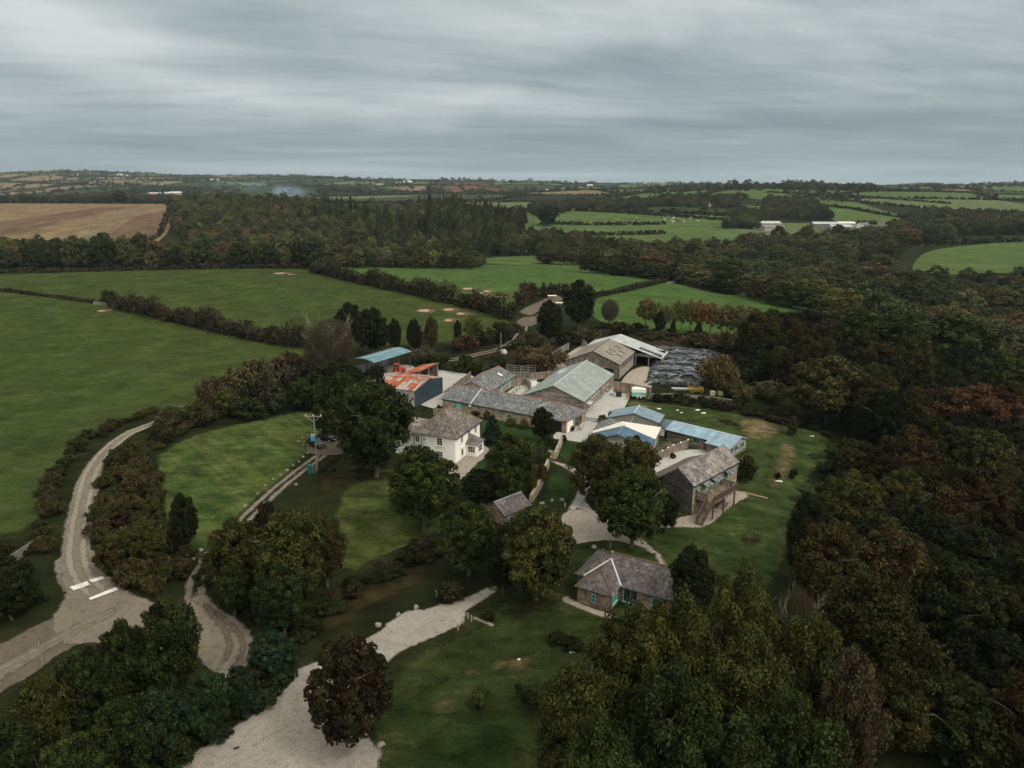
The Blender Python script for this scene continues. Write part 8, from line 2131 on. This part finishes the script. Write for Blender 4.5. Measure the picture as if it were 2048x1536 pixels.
def cattle():
    first = None; rr = random.Random(6); k = 0
    nodes = [(-.75, 0, 1.0, (.30, .28)), (-.2, 0, .98, (.38, .36)), (.4, 0, 1.0, (.36, .34)), (.75, 0, 1.08, (.24, .22)), (1.05, 0, 1.2, (.16, .15)), (1.3, 0, 1.15, (.13, .12)), (1.52, 0, 1.0, (.08, .08)),
             (.6, .22, .65, .12), (.6, .23, .32, .065), (.6, .23, .03, .06), (.6, -.22, .65, .12), (.6, -.23, .32, .065), (.6, -.23, .03, .06),
             (-.75, .22, .7, .15), (-.85, .23, .36, .07), (-.78, .23, .03, .06), (-.75, -.22, .7, .15), (-.85, -.23, .36, .07), (-.78, -.23, .03, .06), (-1.02, 0, 1.1, .04), (-1.1, 0, .5, .03), (1.18, .18, 1.28, .035), (1.18, -.18, 1.28, .035)]
    edges = [(0, 1), (1, 2), (2, 3), (3, 4), (4, 5), (5, 6), (2, 7), (7, 8), (8, 9), (2, 10), (10, 11), (11, 12), (0, 13), (13, 14), (14, 15), (0, 16), (16, 17), (17, 18), (0, 19), (19, 20), (4, 21), (4, 22)]
    src = {}
    for col in ('cow_white', 'cow_dark'):
        src[col] = skin('cow', nodes, edges, col, None, 1, 1)
    used = set()
    for i in range(44):
        px = rr.gauss(1310, 38); py = rr.uniform(434, 449) - (px - 1310) * .03
        col = 'cow_white' if rr.random() < .6 else 'cow_dark'
        o = src[col] if col not in used else src[col].copy()
        if col in used: COL.objects.link(o)
        used.add(col)
        p = G(px, py); p.z += .3; s = 1.35; o.location = p; o.scale = (s, s, s); o.rotation_euler = (0, 0, rr.uniform(0, 6.28))
        c = 'white' if col == 'cow_white' else 'dark'
        tag(o, c + ' cow in the herd on the far sloping meadow', 'cow', c + ' cows of the far herd')
cattle()

# ------------------------------------------------------------------ far farms
def far_shed(px, y, w, d, h, r_, wall, roof, label, th=0, name='farm_shed'):
    c = at_y(px, y); t_ = math.radians(th); f = Fr(c, th, hz1(c.x, c.y) + .5)
    return gable_house(name, label, 'farm building', Fr(f(-w / 2, 0).to_2d(), th, f.c.z), w, d, h, h + r_, wall, roof, .4, .5, None, .3, gutter=False, z0=-6)
far_shed(1522, 985, 46, 20, 5, 2.5, 'grey_cladding', 'pale_sheet', 'largest long pale shed of the valley farm', -2)
far_shed(1545, 945, 26, 12, 4, 1.8, 'grey_cladding', 'fibre_cement', 'lower grey shed below the largest pale shed', 4)
far_shed(1648, 975, 32, 16, 5, 2.2, 'barn_boards', 'pale_sheet', 'pale roofed shed on the right side of the valley farm', -4)
far_shed(1678, 935, 26, 14, 5, 2.2, 'grey_cladding', 'pale_sheet', 'white fronted shed right of the valley farm', 3)
far_shed(1690, 990, 22, 12, 4, 2, 'grey_cladding', 'canvas_white', 'white roofed shed behind the white fronted shed', 0)
far_shed(1725, 960, 12, 9, 5, 2.4, 'white_render', 'slate_grey', 'small white house beside the valley farm', 10, 'farm_cottage')
far_shed(1736, 905, 18, 10, 4, 1.5, 'white_render', 'pale_sheet', 'low glassy white building nearest in the valley farm', 0)
far_shed(1762, 1000, 12, 8, 5, 3, 'rubble_stone', 'slate_grey', 'stone farmhouse at the right end of the valley farm', 60, 'farm_cottage')
for k, (px, y, w) in enumerate([(1402, 1340, 14), (1418, 1330, 12), (1430, 1310, 11), (1412, 1290, 18), (1436, 1375, 9), (1393, 1385, 9)]):
    far_shed(px, y, w, 8, 4.5, 2.4, 'white_render', 'slate_grey' if k % 2 else 'pale_sheet', ['left white cottage of the hamlet above the herd', 'central white cottage of the hamlet above the herd', 'white bungalow at the right of the hamlet above the herd', 'long low white building in front of the hamlet', 'small cottage at the back of the hamlet', 'red roofed cottage at the back left of the hamlet'][k], [5, -20, 15, 0, 40, 0][k], 'hamlet_house')
for k, (px, y, w) in enumerate([(1895, 1080, 14), (1925, 1100, 22), (1945, 1070, 12), (1985, 1060, 16), (2005, 1090, 14), (1968, 1130, 9)]):
    far_shed(px, y, w, 9, 4.5, 2.4, 'white_render', 'pale_sheet' if k in (0, 3) else 'slate_grey', ['pale roofed shed left in the right edge hamlet', 'long white house in the right edge hamlet', 'small white house in the right edge hamlet', 'pale shed near the right picture edge', 'white gabled house near the right picture edge', 'tiny white outbuilding in the right edge hamlet'][k], [0, -15, 20, 5, -30, 0][k], 'hamlet_house')
far_shed(322, 2150, 60, 20, 6, 3, 'red_rust_sheet', 'pale_sheet', 'long pale roofed shed below the far left hills', 2)
far_shed(352, 2180, 34, 16, 6, 3, 'grey_cladding', 'canvas_white', 'white roofed shed at the right of the far left farm', 0)
RC = random.Random(12)
for k, px in enumerate([430, 250, 800, 815, 845, 900, 1080, 1090, 760, 1180, 240, 150, 705, 1270]):
    far_shed(px, [3900, 4300, 3700, 3650, 3720, 3900, 2900, 2960, 3300, 3500, 4400, 4100, 3500, 4200][k], RC.uniform(24, 60), 14, 6, 4, 'white_render', RC.choice(['pale_sheet', 'slate_grey', 'canvas_white']), 'tiny pale farm building on the far hills', RC.uniform(-20, 20), 'distant_farmhouse')['group'] = 'farm buildings on the far hills'

# ------------------------------------------------------------------ bonfire smoke and hazy air
def volume_box(name, mb, build, label=None):
    m = bpy.data.materials.new(name); m.use_nodes = True; t = NT(m.node_tree); t.n.clear()
    o = t.new('ShaderNodeOutputMaterial'); v = t.new('ShaderNodeVolumePrincipled'); t.l.new(v.outputs[0], o.inputs['Volume']); build(t, v)
    ob = mb.build(name, m); tag(ob, label, kind='stuff'); return ob
def hz_(t, v):
    v.inputs['Color'].default_value = (.62, .76, .88, 1); v.inputs['Density'].default_value = HAZE_D; v.inputs['Anisotropy'].default_value = .0
HAZE_D = 3.8e-5
volume_box('haze', MB().box((0, 14850, 50), (30000 * 2.9, 30600, 560)), hz_, 'thin bluish air over the whole countryside')

# thin blue smoke rising from a bonfire in the valley beyond the wood
def smoke_(t, v):
    tcn = t.new('ShaderNodeTexCoord').outputs['Generated']
    q = t.vmath('SUBTRACT', tcn, (.5, .5, .5))
    ln = t.new('ShaderNodeVectorMath', operation='LENGTH'); t.put(ln.inputs[0], q)
    fall = t.maprange(ln.outputs['Value'], .5, .1)
    n = t.noise(t.new('ShaderNodeNewGeometry').outputs['Position'], .018, 5, .6, 1.2)
    d = t.math('MULTIPLY', t.math('MULTIPLY', fall, fall), t.maprange(n, .38, .68))
    t.put(v.inputs['Density'], t.math('MULTIPLY', d, SMOKE_D)); v.inputs['Color'].default_value = (.45, .66, .90, 1)
for (px, y, z, sx, sy, sz, SMOKE_D, lb) in ((578, 1750, 34, 60, 50, 26, .05, 'blue bonfire smoke rising behind the wood'), (500, 1900, 50, 150, 80, 20, .006, 'thin smoke drifting left over the far fields')):
    c = at_y(px, y); bm = bmesh.new(); bmesh.ops.create_icosphere(bm, subdivisions=3, radius=1); me = bpy.data.meshes.new('smoke')
    for v_ in bm.verts: v_.co = Vector((c.x + v_.co.x * sx, c.y + v_.co.y * sy, c.z * 0 + z + v_.co.z * sz))
    bm.to_mesh(me); bm.free()
    m = bpy.data.materials.new('smoke'); m.use_nodes = True; t = NT(m.node_tree); t.n.clear()
    o = t.new('ShaderNodeOutputMaterial'); v = t.new('ShaderNodeVolumePrincipled'); t.l.new(v.outputs[0], o.inputs['Volume']); smoke_(t, v)
    me.materials.append(m); tag(link(bpy.data.objects.new('smoke', me)), lb, kind='stuff')
SC.cycles.volume_step_rate = 4.0
SC.cycles.volume_max_steps = 64
